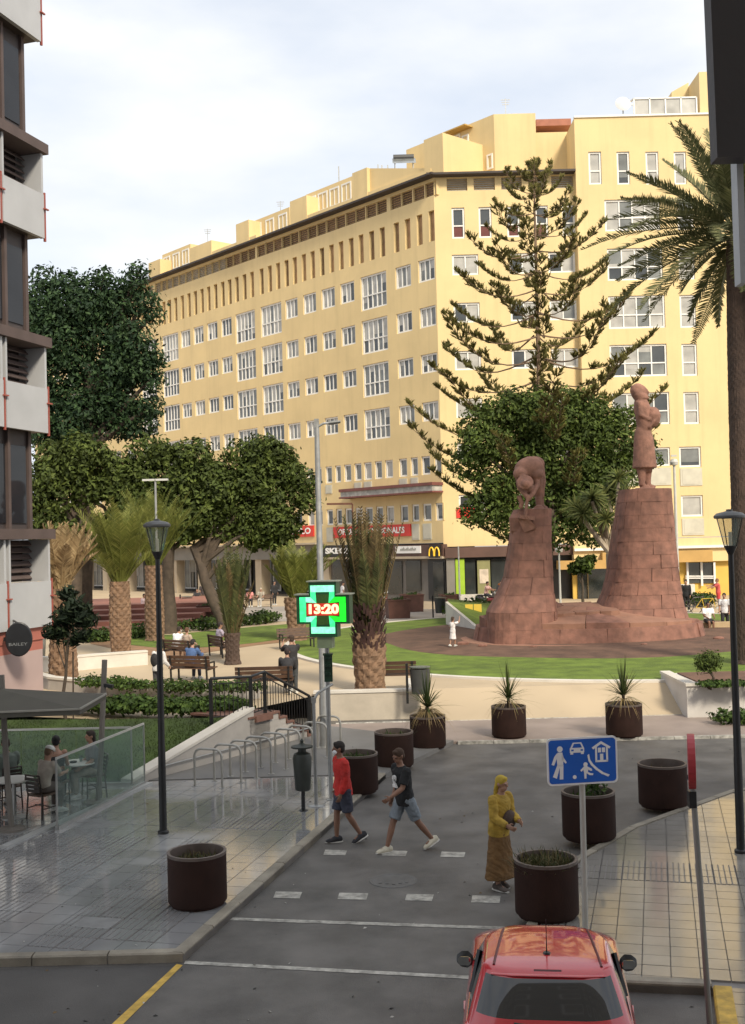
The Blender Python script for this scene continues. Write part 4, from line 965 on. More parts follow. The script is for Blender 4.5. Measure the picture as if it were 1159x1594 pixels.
LC = [(811, 1003, 54, 1.75), (811, 948, 53, 1.55), (815, 931, 46, 1.3), (821, 907, 38.5, 1.12), (824, 850, 32.5, .95), (828, 793, 29, .85)]
lvL = [(mz(px, py, YL), mx(px, py, YL), YL, hw*YL/FPX, hy) for px, py, hw, hy in LC]
pedestal(lvR, 11, 11); pedestal(lvL, 8, 10)
ztR, ztL = lvR[-1][0], lvL[-1][0]
# stepped base: ring kerb, then a curved plinth with sloping top
bc = (mx(918, 990, 47.2), 47.6)
def tier(name, c, hx, hy, z0, z1, n, m_, grow=0.0, p=2.2, dep=.9): course(mon, name, c, (hx+grow, hy+grow), c, (hx, hy), z0, z1, n, .2, m_, p, .05, dep)
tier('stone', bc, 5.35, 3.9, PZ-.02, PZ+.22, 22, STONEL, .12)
core = MB(); core.prism([tuple(superell(bc, 5.1, 3.7, 2*math.pi*i/40, 2.2))[:2] for i in range(40)], PZ-.05, PZ+.15); core.obj('core', mat('mortar', (.13, .065, .05)), mon, w=True)
tier('stone', (bc[0]+.0, 47.7), 4.7, 3.2, PZ+.2, PZ+.78, 18, STONE, .12)
# prow-like lower terrace with flagged tops between and in front of the pedestals
def flag(pts, z0s, m_=STONEL, th=.5):
    mb = MB(); n = len(pts); top = [V((p[0], p[1], z)) for p, z in zip(pts, z0s)]; bot = [V((p[0], p[1], PZ+.1)) for p in pts]
    mb.add(bot+top, [tuple(range(n, 2*n))]+[(i, (i+1) % n, n+(i+1) % n, n+i) for i in range(n)]); return mb.obj('stone', m_, mon, w=True)
zT = PZ+1.42
cx0 = bc[0]
def qp(a, r): return (cx0+4.62*r*math.cos(a), 47.7+3.1*r*math.sin(a))
angs = [R(a) for a in (186, 214, 240, 262, 284, 306, 330, 352)]
hz = [1.22, 1.02, .99, 1.0, .96, .93, .91, .89]
core = MB(); core.prism([qp(2*math.pi*i/40, .97) for i in range(40)], PZ-.05, PZ+.86); core.obj('core', mat('mortar', (.13, .065, .05)), mon, w=True)
for i in range(7):
    a, b = angs[i]+.003, angs[i+1]-.003
    for (r0, r1, za, zb_) in ((1.0, .62, 0, .22), (.61, .28, .26, .5)):
        P = [qp(a, r0), qp((a+b)/2, r0*1.015), qp(b, r0), qp(b, r1), qp(a, r1)]
        h0, h1 = PZ+hz[i]+za*.8, PZ+hz[i+1]+za*.8; j = rnd(-.03, .03)
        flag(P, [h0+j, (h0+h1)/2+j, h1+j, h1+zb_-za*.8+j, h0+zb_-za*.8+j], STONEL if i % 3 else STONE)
xa_, xb_ = mx(846, 935, 47.5), mx(950, 935, 47.5)
for i, (a, b, c, d, h0, h1) in enumerate(((0, .38, .30, -.02, 1.30, 1.42), (.385, .74, .80, .305, 1.34, 1.46), (.745, 1.02, 1.02, .805, 1.36, 1.44))):
    X = lambda t: lerp(xa_, xb_, t)
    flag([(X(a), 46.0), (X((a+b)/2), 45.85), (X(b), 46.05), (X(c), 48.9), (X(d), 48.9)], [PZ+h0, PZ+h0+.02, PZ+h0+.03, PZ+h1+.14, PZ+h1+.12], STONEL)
for a, r, s_, lab in ((207, 1.30, .26, 'dark loose stone on the soil just right of the girl'), (222, 1.36, .20, 'loose stone on the soil below the prow of the monument base'), (243, 1.34, .16, 'small loose stone on the soil in front of the lower pedestal'), (283, 1.30, .14, 'small loose stone on the soil in front of the tall pedestal'), (322, 1.28, .24, 'loose stone on the soil at the right end of the monument ring')):
    p = (bc[0]+4.7*r*math.cos(R(a)), 47.7+3.3*r*math.sin(R(a))); mb = MB(); mb.ell((p[0], p[1], PZ+.22), (s_, s_*.6, s_*.4), 7, 5); tag(mb.obj('loose_stone', STONE), lab, 'stone')
# ---- statue of the standing woman
STAT = mat('statue_stone', (.25, .125, .09), .85, .26, 3.5, .9, 11, stain=.25, sscale=2.0)
sw = thing('statue', 'standing stone woman in headscarf holding a round basket on the tall pedestal', 'statue', (mx(1004, 755, YR), YR, ztR))
S = MB(); UXY = YR/FPX
def q(px, py): 
    return V(((px-1004)*UXY, 0, (755-py)*UXY))
def ring(cx, cy, hw, hd, dy=0): c = q(cx, cy); return ((c.x, dy, c.z), (hw*UXY, 0, 0), (0, hd*UXY, 0))
S.loft([ring(1004, 722, 19, 17), ring(1004, 712, 18, 16), ring(1004, 695, 16.5, 15), ring(1004, 675, 15, 14), ring(1003, 664, 12.5, 12), ring(1004, 658, 11, 11)], 20)   # skirt
S.loft([ring(1006, 662, 12, 12), ring(1007, 655, 13, 13), ring(1005, 640, 13, 14), ring(1003, 628, 13, 14), ring(1002, 618, 11, 12), ring(1001, 611, 6, 7)], 18)   # torso
S.loft([ring(1000, 617, 5, 5), ring(1000, 610, 5, 5), ring(999, 604, 6, 7)], 12)
S.ell(q(1001, 602), (10.5*UXY, 10*UXY, 11*UXY), 16, 10); S.ell(q(997, 597), (9.5*UXY, 10.5*UXY, 8.5*UXY), 14, 9)       # head and scarf
S.loft([ring(993, 592, 6, 8), ring(996, 600, 11, 11), ring(1000, 608, 12.5, 12), ring(1003, 614, 12, 11)], 16)
S.ell(q(1010, 603), (3.2*UXY, 5*UXY, 6*UXY), 10, 8); S.ell(q(1013.5, 604), (2*UXY, 1.6*UXY, 2.6*UXY), 8, 6)
for dy in (-10, 10):                                                                            # arms round the basket
    S.tube([q(999, 619)+V((0, dy*UXY*1.0, 0)), q(1000, 640)+V((0, dy*UXY*1.25, 0)), q(1012, 647)+V((0, dy*UXY*1.1, 0)), q(1024, 641)+V((0, dy*UXY*.5, 0))], [5*UXY, 4.6*UXY, 3.8*UXY, 3*UXY], 10)
S.loft([ring(1017, 658, 7, 8), ring(1019, 652, 10, 12), ring(1020, 640, 11.5, 14), ring(1019, 631, 9, 11), ring(1018, 627, 5, 6)], 16)
S.tube([q(1012, 660)+V((0, -11*UXY, 0)), q(1020, 650)+V((0, -12*UXY, 0)), q(1028, 645)+V((0, -6*UXY, 0))], 2.2*UXY, 8)
for dx, dy in ((-4, -5), (5, 4)):
    S.loft([ring(1003+dx, 728, 7.5, 7), ring(1003+dx, 716, 8.5, 8)], 12); S.tube([q(1003+dx, 722)+V((0, dy*UXY, 0)), q(1003+dx, 738)+V((0, dy*UXY, 0)), q(1003+dx, 749)+V((0, dy*UXY, 0))], [8*UXY, 5.6*UXY, 5*UXY], 10)
    S.ell(q(1006+dx, 751)+V((.05, dy*UXY, 0)), (8*UXY, 4.2*UXY, 3.6*UXY), 10, 7)
S.box(q(1003, 756), (30*UXY, 26*UXY, 7*UXY))
o = remesh('figure', S, STAT, sw, .035, 2); o.rotation_euler = (0, 0, R(-12))
mb = MB(); mb.loft([(V((0, 0, -.45)), (1.15, 0, 0), (0, 1.15, 0)), (V((-.1, 0, -.1)), (.95, 0, 0), (0, .95, 0)), (V((-.05, 0, .04)), (.5, 0, 0), (0, .5, 0))], 14); mb.obj('plinth', STONE, sw, smooth=True)
# ---- statue of the bending farmer
UL = YL/FPX
sf = thing('statue', 'stooping stone farmer in round hat driving a hoe on the lower pedestal', 'statue', (mx(828, 793, YL), YL, ztL))
def ql(px, py, dy=0): return V(((px-828)*UL, dy, (793-py)*UL))
S = MB()
S.loft([(ql(842, 775, .25), (7*UL, 0, 0), (0, 6*UL, 0)), (ql(842, 752, .2), (8.5*UL, 0, 0), (0, 8*UL, 0)), (ql(838, 730, .1), (10*UL, 0, 0), (0, 11*UL, 0)), (ql(832, 716, -.05), (12*UL, 0, 0), (0, 12*UL, 0)), (ql(828, 711, -.2), (8*UL, 0, 0), (0, 8*UL, 0))], 16)
S.ell(ql(823, 730, -.35), (23*UL, 16*UL, 18*UL), 18, 12, M=Matrix.Rotation(R(-10), 3, 'Y')); S.ell(ql(835, 722, .05), (15*UL, 14*UL, 12*UL), 16, 10); S.ell(ql(809, 738, -.55), (12*UL, 12*UL, 11*UL), 14, 9); S.ell(ql(834, 739, -.5), (11*UL, 10*UL, 10*UL), 14, 9); S.loft([(ql(840, 762, .28), (8*UL, 0, 0), (0, 9*UL, 0)), (ql(842, 745, .25), (9.5*UL, 0, 0), (0, 10*UL, 0)), (ql(841, 725, .15), (9*UL, 0, 0), (0, 11*UL, 0))], 14)
S.ell(ql(814, 754, -.95), (7.5*UL, 8*UL, 8*UL), 14, 9)
hm = Matrix.Rotation(R(62), 3, 'X') @ Matrix.Rotation(R(-6), 3, 'Y')
for r, z0 in ((13.5, 0),): S.ell(ql(813, 752, -1.02), (r*UL, r*UL, 1.8*UL), 18, 7, M=hm)
S.ell(ql(813, 754.5, -1.12), (6.5*UL, 6.5*UL, 5*UL), 14, 8, M=hm)
S.ell(ql(819, 760, -.75), (8*UL, 7*UL, 10*UL), 12, 8); S.tube([ql(805, 740, -.5), ql(806, 760, -.75), ql(815, 774, -1.0), ql(817, 777, -1.05)], [5*UL, 4.4*UL, 3.6*UL, 3*UL], 10)
S.tube([ql(832, 738, -.5), ql(834, 756, -.6), ql(824, 771, -.95), ql(815, 781, -1.05)], [5*UL, 4.6*UL, 3.6*UL, 3*UL], 10)
S.tube([ql(833, 725, .1), ql(838, 750, .0), ql(839, 772, .15), ql(840, 788, .1)], [9*UL, 7.5*UL, 5.5*UL, 5*UL], 12)
S.tube([ql(842, 725, .3), ql(845, 750, .25), ql(843, 772, .4), ql(845, 788, .45)], [9*UL, 7.5*UL, 5.5*UL, 5*UL], 12)
for x, y_ in ((838, -.05), (847, .35)): S.ell(ql(x, 790, y_), (8*UL, 4*UL, 3.4*UL), 10, 7)
S.box(ql(830, 795, 0), (50*UL, 40*UL, 6*UL))
S.tube([ql(804, 772, -.75), ql(808, 784, -.8), ql(806, 792, -.8)], [4*UL, 4*UL, 3.5*UL], 8)
remesh('figure', S, STAT, sf, .034, 2)
mb = MB(); mb.tube([ql(816, 774, -1.06), ql(811, 806, -1.08)], 2.4*UL, 8); mb.beam(ql(802, 804, -1.1), ql(826, 808, -1.0), .10, .16); mb.add([ql(800, 806, -1.0), ql(812, 803, -1.12), ql(829, 822, -1.05), ql(810, 829, -.95), ql(800, 806, -.9), ql(812, 803, -1.02), ql(829, 822, -.95), ql(810, 829, -.85)], [(0, 1, 2, 3), (7, 6, 5, 4), (0, 4, 5, 1), (1, 5, 6, 2), (2, 6, 7, 3), (3, 7, 4, 0)]); mb.obj('hoe', STAT, sf)
mb = MB(); mb.loft([(ql(814, 794, -.28), (.45, 0, 0), (0, .40, 0)), (ql(812, 806, -.38), (.60, 0, 0), (0, .48, 0)), (ql(813, 826, -.34), (.58, 0, 0), (0, .5, 0)), (ql(816, 842, -.2), (.5, 0, 0), (0, .4, 0))], 11); mb.obj('rock_face', STONE, sf)
# ================================================================== TREES
def gz0(px, py): return G(px, py, PZ)
LV = {}
def leaves(name, cols, trans=.2): 
    if name not in LV: LV[name] = [leafmat(f'{name}_{i}', c, trans) for i, c in enumerate(cols)]
    return LV[name]
F_DARK = leaves('dark_leaf', [(.014, .032, .013), (.024, .050, .018), (.042, .078, .026)], .1)
F_MID = leaves('laurel_leaf', [(.045, .062, .014), (.066, .092, .020), (.10, .13, .028)])
F_GRN = leaves('green_leaf', [(.046, .070, .014), (.068, .100, .020), (.105, .145, .028)])
F_HEDGE = leaves('hedge_leaf', [(.03, .055, .012), (.045, .08, .016), (.075, .12, .025)])
F_SAP = leaves('sapling_leaf', [(.010, .018, .010), (.016, .028, .014), (.03, .045, .02)], .1)
PALMG = leaves('palm_leaf', [(.10, .115, .024), (.145, .16, .035), (.21, .215, .055)])
PALMD = leaves('dark_palm_leaf', [(.045, .055, .02), (.065, .075, .026), (.10, .105, .038)])
PALMBR = leaves('brown_palm_leaf', [(.075, .055, .026), (.11, .08, .036), (.15, .11, .05)], .1)
PALMR = leaves('date_palm_leaf', [(.075, .082, .036), (.11, .118, .05), (.17, .17, .08)])
PALMDRY = leaves('dry_palm_leaf', [(.25, .17, .09), (.33, .235, .125), (.43, .32, .18)], .1)
PINE = leaves('pine_needle', [(.12, .115, .035), (.17, .155, .048), (.24, .21, .07)], .1)
def crown(blobs, n, ls, seed=1, fill=.35, elong=.5, up=.3, rough=.22):
    """leaves scattered through the outer shell of overlapping uneven clumps"""
    rr = random.Random(seed); mb = MB(); tot = sum(b[1]*b[1] for b in blobs)
    v, f, mi = [], [], []
    for (c, r, sz) in blobs:
        k = int(n*r*r/tot); c = V(c)
        off = V((rr.uniform(0, 50), rr.uniform(0, 50), rr.uniform(0, 50)))
        from mathutils import noise as nz
        for _ in range(k):
            d = V((rr.gauss(0, 1), rr.gauss(0, 1), rr.gauss(0, 1))).normalized()
            q_ = (1-fill*rr.random()**1.5) if rr.random() > .10 else rr.uniform(1.0, 1.22); s_ = 1+rough*2*nz.noise(d*2.2+off)+rough*1.2*nz.noise(d*5.0+off)
            if nz.noise(d*4.5+off) < -.33 and q_ > .75: continue
            p = c+V((d.x*r*q_*s_, d.y*r*q_*s_, d.z*r*sz*q_*s_))
            nrm = (d+V((rr.gauss(0, .6), rr.gauss(0, .6), rr.gauss(0, .6)+up))).normalized()
            t = nrm.orthogonal().normalized(); a = rr.uniform(0, 6.28); b = nrm.cross(t); x = t*math.cos(a)+b*math.sin(a); y = nrm.cross(x)
            L_ = ls*rr.uniform(.6, 1.35); W_ = L_*elong
            i = len(v); v += [p-x*L_*.5, p+y*W_*.5+nrm*L_*.08, p+x*L_*.5, p-y*W_*.5+nrm*L_*.08]; f += [(i, i+1, i+2, i+3)]
            g = nz.noise(d*3.3+off)+rr.uniform(-.35, .35); mi.append(0 if g < -.15 else (1 if g < .22 else 2))
    mb.v, mb.f, mb.m = v, f, mi; return mb
def trunk(mb, base, h, r, top, limbs, seed=1, bend=.25):
    rr = random.Random(seed); base = V(base); P = []
    for i in range(6): t = i/5; P.append(base.lerp(V(top), t)+V((rr.uniform(-bend, bend), rr.uniform(-bend, bend), 0))*(t*(1-t)*2))
    mb.tube(P, [r*(1.25-.6*i/5) if i else r*1.5 for i in range(6)], 9)
    for k in limbs:
        k = V(k); s_ = P[3].lerp(P[5], rr.random()); m_ = s_.lerp(k, .5)+V((rr.uniform(-.3, .3), rr.uniform(-.3, .3), rr.uniform(-.2, .4))); mb.tube([s_, m_, k], [r*.5, r*.3, r*.1], 7)
def tree(name, label, base, blobs, n, ls, mats, r=.3, seed=1, group=None, top=None, **k):
    base = V(base); t = thing(name, label, 'tree', base, group=group)
    B = [(V(b[0])-base, b[1], b[2]) for b in blobs]
    mb = MB(); lo = sum((b[0] for b in B), V((0, 0, 0)))/len(B); trunk(mb, (0, 0, -.1), 0, r, (V(top)-base) if top is not None else (lo.x, lo.y, lo.z-.2), [b[0] for b in B[:9]], seed); mb.obj('trunk', BARK, t, smooth=True)
    crown(B, n, ls, seed, **k).obj('crown', mats, t)
    return t
def pblobs(lst, Y, jd=.7, seed=3):
    """blob list from (px, py, radius_px, squash) at depth Y"""
    rr = random.Random(seed); res = []
    for px, py, r, *s_ in lst:
        y = Y+rr.uniform(-jd, jd)*r*Y/FPX*.6; res.append((D(px, py, y), r*Y/FPX, s_[0] if s_ else .9))
    return res
def rblobs(cx, cy, hw, hh, r, n, seed=1, Y=0):
    rr = random.Random(seed); o = []
    for k in range(n):
        while True:
            a, b = rr.uniform(-1, 1), rr.uniform(-1, 1)
            if a*a+b*b < 1: break
        o.append((cx+a*hw, cy+b*hh, r*rr.uniform(.75, 1.25)))
    return o
# big dark tree behind the left building
Yd = 62
bl = [(205, 440, 26), (215, 425, 20), (225, 470, 26), (238, 490, 20), (245, 560, 18), (235, 590, 24), (228, 640, 22), (205, 665, 22), (160, 432, 20), (110, 438, 22), (70, 436, 26), (150, 455, 34), (185, 470, 36), (100, 470, 44), (60, 470, 40)]+rblobs(125, 565, 105, 105, 34, 34, 77)+rblobs(190, 600, 50, 70, 26, 12, 78)+rblobs(70, 560, 30, 120, 36, 12, 79)+rblobs(135, 672, 95, 34, 26, 16, 80)
b_ = D(120, 960, Yd); b_.z = PZ
tree('tree', 'tall dark evergreen tree rising behind the near left building', b_, pblobs(bl, Yd, 1.0), 52000, .27, F_DARK, .55, 5, fill=.5)
# three round laurels along the street
Yl = 58
for lab, bx, bl, sd_ in (('bushy round laurel tree at the left behind the fan palms', 110, rblobs(130, 770, 98, 76, 27, 42, 4)+[(100, 710, 22), (150, 705, 22), (75, 735, 22)], 11), ('bushy laurel tree in the middle of the row behind the lamp', 262, rblobs(258, 768, 84, 74, 26, 40, 6)+[(250, 712, 22), (285, 708, 22)], 12), ('round laurel tree with leaning dark trunk nearest to the tall grey streetlight', 352, rblobs(404, 772, 76, 76, 26, 46, 9)+[(325, 745, 28), (335, 800, 28), (465, 770, 24), (400, 700, 24), (370, 705, 22), (440, 825, 22), (350, 830, 22)], 13)):
    b_ = D(bx, 965, Yl); b_.z = PZ
    if sd_ == 13: b_ = gz0(356, 985)
    tree('laurel_tree', lab, b_, pblobs(bl, Yl), 26000, .28, F_MID, .32, sd_, fill=.4, top=D(300, 850, Yl) if sd_ == 13 else None)
# ficus behind the monument
Yf = 57
bl = rblobs(850, 722, 118, 90, 30, 46, 21)+[(770, 640, 26), (800, 628, 26), (835, 624, 26), (870, 622, 26), (905, 628, 26), (935, 645, 26), (955, 660, 24), (735, 720, 34), (745, 660, 30), (960, 690, 38), (905, 640, 34), (800, 640, 34), (975, 650, 22), (1005, 690, 18), (1015, 715, 16), (760, 790, 34), (800, 810, 36), (870, 825, 34), (735, 800, 22), (920, 830, 26), (900, 790, 36)]
b_ = D(838, 950, Yf); b_.z = PZ
tree('ficus_tree', 'broad round green tree behind the two statues', b_, pblobs(bl, Yf), 50000, .24, F_GRN, .45, 22, fill=.4)
b_ = D(905, 955, 62); b_.z = PZ
tree('small_tree', 'small thin tree in front of the ochre awning between the pedestals', b_, pblobs([(908, 880, 14), (895, 885, 10), (918, 872, 9)], 62), 700, .35, F_GRN, .08, 23)
# sapling in front of the dry palm
b_ = G(101, 1150, .35); 
tree('sapling', 'dark leafed sapling with a thin stake on the left lawn', b_, pblobs([(115, 950, 22), (98, 965, 18), (132, 965, 18), (105, 925, 14), (95, 985, 16), (125, 990, 14), (78, 985, 11), (112, 1000, 9)], b_.y, .8), 1500, .26, F_SAP, .045, 31, fill=.8, elong=.3, up=-.6)
tag(MB().beam((0, 0, 0), (.03, 0, 2.2), .035).obj('stake', BARK, None, loc=G(114, 1148, .35)), 'thin wooden stake beside the dark leafed sapling', 'stake')
mb = MB(); mb.lathe([(0, .10), (.3, .09), (.5, .05), (.6, -.05)], 14, (G(107, 1152, .35).x, G(107, 1152, .35).y, G(107, 1152, .35).z-.02)); struct('soil_bed', mb, SOIL)
# hedges
def hedge(label, pts, h, wd, n, ls=.1, mats=F_HEDGE, seed=1, name='hedge', cat='hedge', group=None):
    rr = random.Random(seed); P = [V(p) for p in pts]; B = []; tot = sum((b-a).length for a, b in zip(P[:-1], P[1:]))
    k = max(1, int(tot/(wd*.55)))
    for i in range(k+1):
        d = tot*i/k; 
        for a, b in zip(P[:-1], P[1:]):
            l_ = (b-a).length
            if d <= l_+1e-5: p = a.lerp(b, d/l_ if l_ else 0); break
            d -= l_
        B.append((p+V((rr.uniform(-.1, .1), rr.uniform(-.1, .1), h*.45))-P[0], wd*.6*rr.uniform(.75, 1.2), h/wd*.8))
    o = thing(name, label, cat, P[0], group=group); crown(B, n, ls, seed, fill=.55, elong=.6).obj('foliage', mats, o)
    sm = MB()
    for c, r, s_ in B: sm.tube([(c.x, c.y, -.05), (c.x+.03, c.y, h*.5)], .02, 5)
    sm.obj('stems', BARK, o); return o
hedge('dense low hedge along the top of the shaded lawn right of the lamp', [G(262, 1110, .86), G(365, 1108, .9)], .40, .8, 2600, .14, seed=41)
hedge('dense low hedge along the top of the shaded lawn behind the lamp post', [G(172, 1108, .86), G(258, 1110, .86)], .46, .85, 2600, .14, seed=42)
hedge('dark hedge along the shaded lawn behind the canopy', [G(-10, 1103, .86), G(80, 1102, .86), G(165, 1105, .86)], .33, .8, 3200, .14, seed=43)
hedge('flowering bed of low shrubs inside the curved planter wall', [G(140, 1068, PZ+.3), G(245, 1075, PZ+.3), G(330, 1077, PZ+.3), G(395, 1077, PZ+.3)], .35, .6, 3200, .12, seed=44)
hedge('row of low shrubs at the back of the bright left lawn', [G(262, 985, PZ), G(330, 980, PZ), G(400, 972, PZ), G(428, 968, PZ)], .75, 1.0, 2200, .2, seed=45)
hedge('low clipped hedge left of the fan palms under the red terraces', [G(135, 1000, PZ), G(172, 998, PZ)], .7, .8, 800, .18, seed=46)
hedge('low clipped hedge between the two fan palms', [G(205, 995, PZ), G(230, 990, PZ)], .7, .8, 700, .18, seed=47)
hedge('rounded shrub on the sloping flower bed left of the monument', [G(712, 958, PZ+.3), G(745, 952, PZ+.3)], .8, 1.3, 1100, .2, seed=48)
hedge('low hedge below the counter right of the monument', [G(1058, 945, PZ), G(1100, 944, PZ)], 1.0, 1.3, 1400, .22, seed=49)
hedge('low ground hedge on the white planter under the round bush', [G(1100, 1068, .96), G(1140, 1067, .96), G(1185, 1066, .96)], .16, .5, 1500, .10, seed=50)
hedge('reddish low plants in the bed behind the right lamp post', [G(1125, 1127, .06), G(1200, 1127, .06)], .45, .7, 900, .14, seed=51)
rbp = G(1104, 1068, .95)
t = tree('round_bush', 'small round clipped bush standing on the white planter', rbp, [(rbp+V((0, 0, .66)), .33, .9), (rbp+V((.12, 0, .72)), .24, .9), (rbp+V((-.12, .1, .62)), .25, .9)], 2300, .075, F_GRN, .04, 52, fill=.5)
t['category'] = 'bush'
# ---- palms
def bosses(mb, h, r0, r1, nu=64, k=8, rows=18, amp=.2, seed=1, lean=(0, 0)):
    nv = int(h*rows); vs = []; fs = []; rr = random.Random(seed)
    for j in range(nv+1):
        v = j/nv; r = lerp(r0, r1, v)*(1+.08*math.sin(v*5+seed))*(1.12 if j < 2 else 1)
        for i in range(nu):
            a = 2*math.pi*i/nu; u = i/nu*k; vv = v*h/(2*math.pi*r0)*k*1.0
            p = max(abs(((u+vv) % 1)-.5), abs(((u-vv) % 1)-.5)); e = 1-amp*.4+amp*(1-2*p)**.55+rr.uniform(-.012, .012)
            vs.append((r*e*math.cos(a)+lean[0]*v, r*e*math.sin(a)+lean[1]*v, v*h))
    for j in range(nv):
        for i in range(nu): i2 = (i+1) % nu; fs.append((j*nu+i, j*nu+i2, (j+1)*nu+i2, (j+1)*nu+i))
    fs.append(tuple(nv*nu+i for i in range(nu))); return mb.add(vs, fs)
def frond_mesh(L_, droop, leaf, nl, mats, vee=.5, wid=.035, seed=1, curl=0.0, t0=.10):
    """a feather frond growing along +X, arching down by droop"""
    rr = random.Random(seed); mb = MB(); P = []
    for i in range(9): t = i/8; P.append(V((L_*t*(1-.18*droop*t), curl*t*t*L_, -droop*L_*.5*t*t)))
    mb.tube(P, [.035*(1-.8*i/8) for i in range(9)], 4, 1, cap=False)
    for k in range(nl):
        t = lerp(t0, 1.0, k/(nl-1)); x = t*8; i = min(7, int(x)); p = P[i].lerp(P[i+1], x-i); d = (P[i+1]-P[i]).normalized(); s_ = d.cross(V((0, 0, 1))).normalized(); u = s_.cross(d)
        ll = leaf*(math.sin(math.pi*min(1, .15+.85*t))**.6 if t < .97 else .3)*rr.uniform(.8, 1.1)
        for sg in (-1, 1):
            e = p+(d*.62+s_*sg*.75+u*(vee*.6+rr.uniform(-.2, .15)))*ll; e.z -= .12*ll*ll
            m_ = p.lerp(e, .5)+u*.05*ll; w_ = d*wid
            mb.add([p-w_*.6, p+w_*.6, m_+w_, e, m_-w_], [(0, 1, 2, 4), (4, 2, 3)], rr.choice((0, 1, 1, 2)))
    return mb.mesh('frond', mats)
def palm(name, label, base, h, r0, r1, fronds, mats, bark, seed=1, lean=(0, 0), amp=.2, nl=30, wid=.035, t0=.10, fr=.5, trunk_k=8, skirt=None, rows=16, group=None):
    """fronds: list of (count, elevation range, length range, droop, leaflet, offset z)"""
    rr = random.Random(seed); t = thing(name, label, 'palm tree', base, group=group)
    mb = MB(); bosses(mb, h, r0, r1, 64, trunk_k, rows, amp, seed, lean); mb.obj('trunk', bark, t)
    for gi, (cnt, e0, e1, l0, l1, dr, leaf, zo, mm) in enumerate(fronds):
        ms = [frond_mesh(lerp(l0, l1, k/2), dr*(.7+.3*k), leaf, nl, mm or mats, wid=wid, t0=t0, seed=seed*10+k, curl=rr.uniform(-.08, .08)) for k in range(3)]
        for k in range(cnt):
            az = 2*math.pi*k/cnt*1.0+gi*.37+rr.uniform(-.25, .25); el = R(lerp(e0, e1, (k*.618) % 1)+rr.uniform(-4, 4))
            f_ = link('frond', rr.choice(ms), t, (lean[0]+r1*fr*math.cos(az), lean[1]+r1*fr*math.sin(az), h+zo+rr.uniform(-.1, .1))); f_.rotation_euler = Euler((rr.uniform(-.4, .4), -el, az), 'XYZ')
    return t
PBARK = mat('palm_bark', (.21, .128, .078), .9, .3, 5, .6, 25, stain=.3, sscale=4)
PBARKD = mat('dark_palm_bark', (.065, .042, .032), .9, .3, 3, .8, 18)
def gz(px, py): return G(px, py, PZ)
def hpx(px, pyb, pyt): b = gz(px, pyb); return D(px, pyt, b.y).z-PZ
# big tied palm beside the bench
b6 = gz(576, 1076); b6.y = max(b6.y, 33.7); h6 = hpx(576, 1076, 985)
p6 = palm('palm_tree', 'big palm with upright tied brown fronds rising beside the park bench', b6, h6, .46, .44, [(34, 77, 88, 2.9, 3.6, .0, .36, -.1, PALMBR), (26, 76, 87, 2.6, 3.5, -.03, .36, -.1, PALMD), (14, 80, 89, 3.3, 3.7, -.06, .34, 0, PALMBR)], PALMBR, PBARK, 61, amp=.17, t0=.26, fr=.45, wid=.028)
mb = MB(); rr = random.Random(3)
for k in range(240):
    a = rr.uniform(0, 6.28); z = rr.uniform(-.55, .75); r = .42*rr.uniform(.95, 1.15); d = V((math.cos(a), math.sin(a), 0)); p = d*r+V((0, 0, h6+z)); e = p+d*.12+V((0, 0, rr.uniform(.12, .35))); s_ = V((-d.y, d.x, 0))*.05
    mb.add([p-s_, p+s_, e+s_*.6, e-s_*.6], [(0, 1, 2, 3)])
mb.obj('leaf_bases', mat('leaf_base', (.07, .035, .03), .9, .35, 4), p6, kind='stuff')
# palms on the left lawn
b = gz(188, 1024); h = hpx(188, 1024, 905)
palm('palm_tree', 'green fan shaped palm with diamond trunk in the middle of the left lawn', b, h, .38, .40, [(32, 64, 86, 2.6, 3.5, .22, .62, 0, None), (16, 68, 84, 2.2, 3.2, .2, .6, -.2, None), (8, 46, 62, 2.0, 2.7, .4, .6, 0, None)], PALMG, PBARK, 62, wid=.026, t0=.18)
b = gz(241, 997); h = hpx(241, 997, 880)
palm('palm_tree', 'green palm with diamond trunk directly behind the left lamp post', b, h, .40, .42, [(32, 62, 86, 3.0, 3.9, .24, .66, 0, None), (14, 66, 82, 2.4, 3.4, .25, .6, -.2, None)], PALMG, PBARK, 63, wid=.026, t0=.18)
b = gz(129, 1052); b.y = 37.2; h = D(129, 915, b.y).z-PZ
palm('palm_tree', 'palm with dried straw coloured fronds behind the dark sapling', b, h, .42, .40, [(34, 68, 88, 1.7, 2.2, .15, .42, 0, None), (10, 58, 72, 1.4, 1.8, .4, .42, 0, None)], PALMDRY, PBARK, 64)
b = gz(362, 1034); h = hpx(362, 1034, 985)
palm('palm_tree', 'slim palm with dark tied fronds beside the leaning laurel trunk', b, h, .26, .28, [(28, 79, 89, 2.6, 3.3, .05, .36, -.1, None), (12, 76, 86, 1.8, 2.8, .05, .34, -.2, PALMBR)], PALMD, PBARKD, 65)
b = gz(462, 998); h = hpx(462, 998, 930)
palm('palm_tree', 'small pale palm standing left of the lit pharmacy cross', b, h, .42, .48, [(28, 58, 86, 2.0, 2.8, .25, .6, 0, None)], PALMG, PBARK, 66)
# tall palm at the right edge
b7 = V((D(1164, 1040, 37.5).x, 37.5, PZ)); t7 = D(1150, 372, 37.5)
palm('palm_tree', 'tall date palm with long arching fronds at the right edge', b7, t7.z-PZ, .45, .40, [(22, -20, 18, 4.4, 5.2, .5, .62, .1, None), (24, 12, 45, 4.4, 5.3, .55, .62, .3, None), (16, 40, 80, 3.8, 4.6, .35, .58, .5, None), (8, -55, -28, 2.8, 3.4, .4, .55, -.1, None)], PALMR, PBARKD, 67, nl=60, wid=.036, lean=(t7.x-b7.x, 0), amp=.07, trunk_k=14, rows=9)
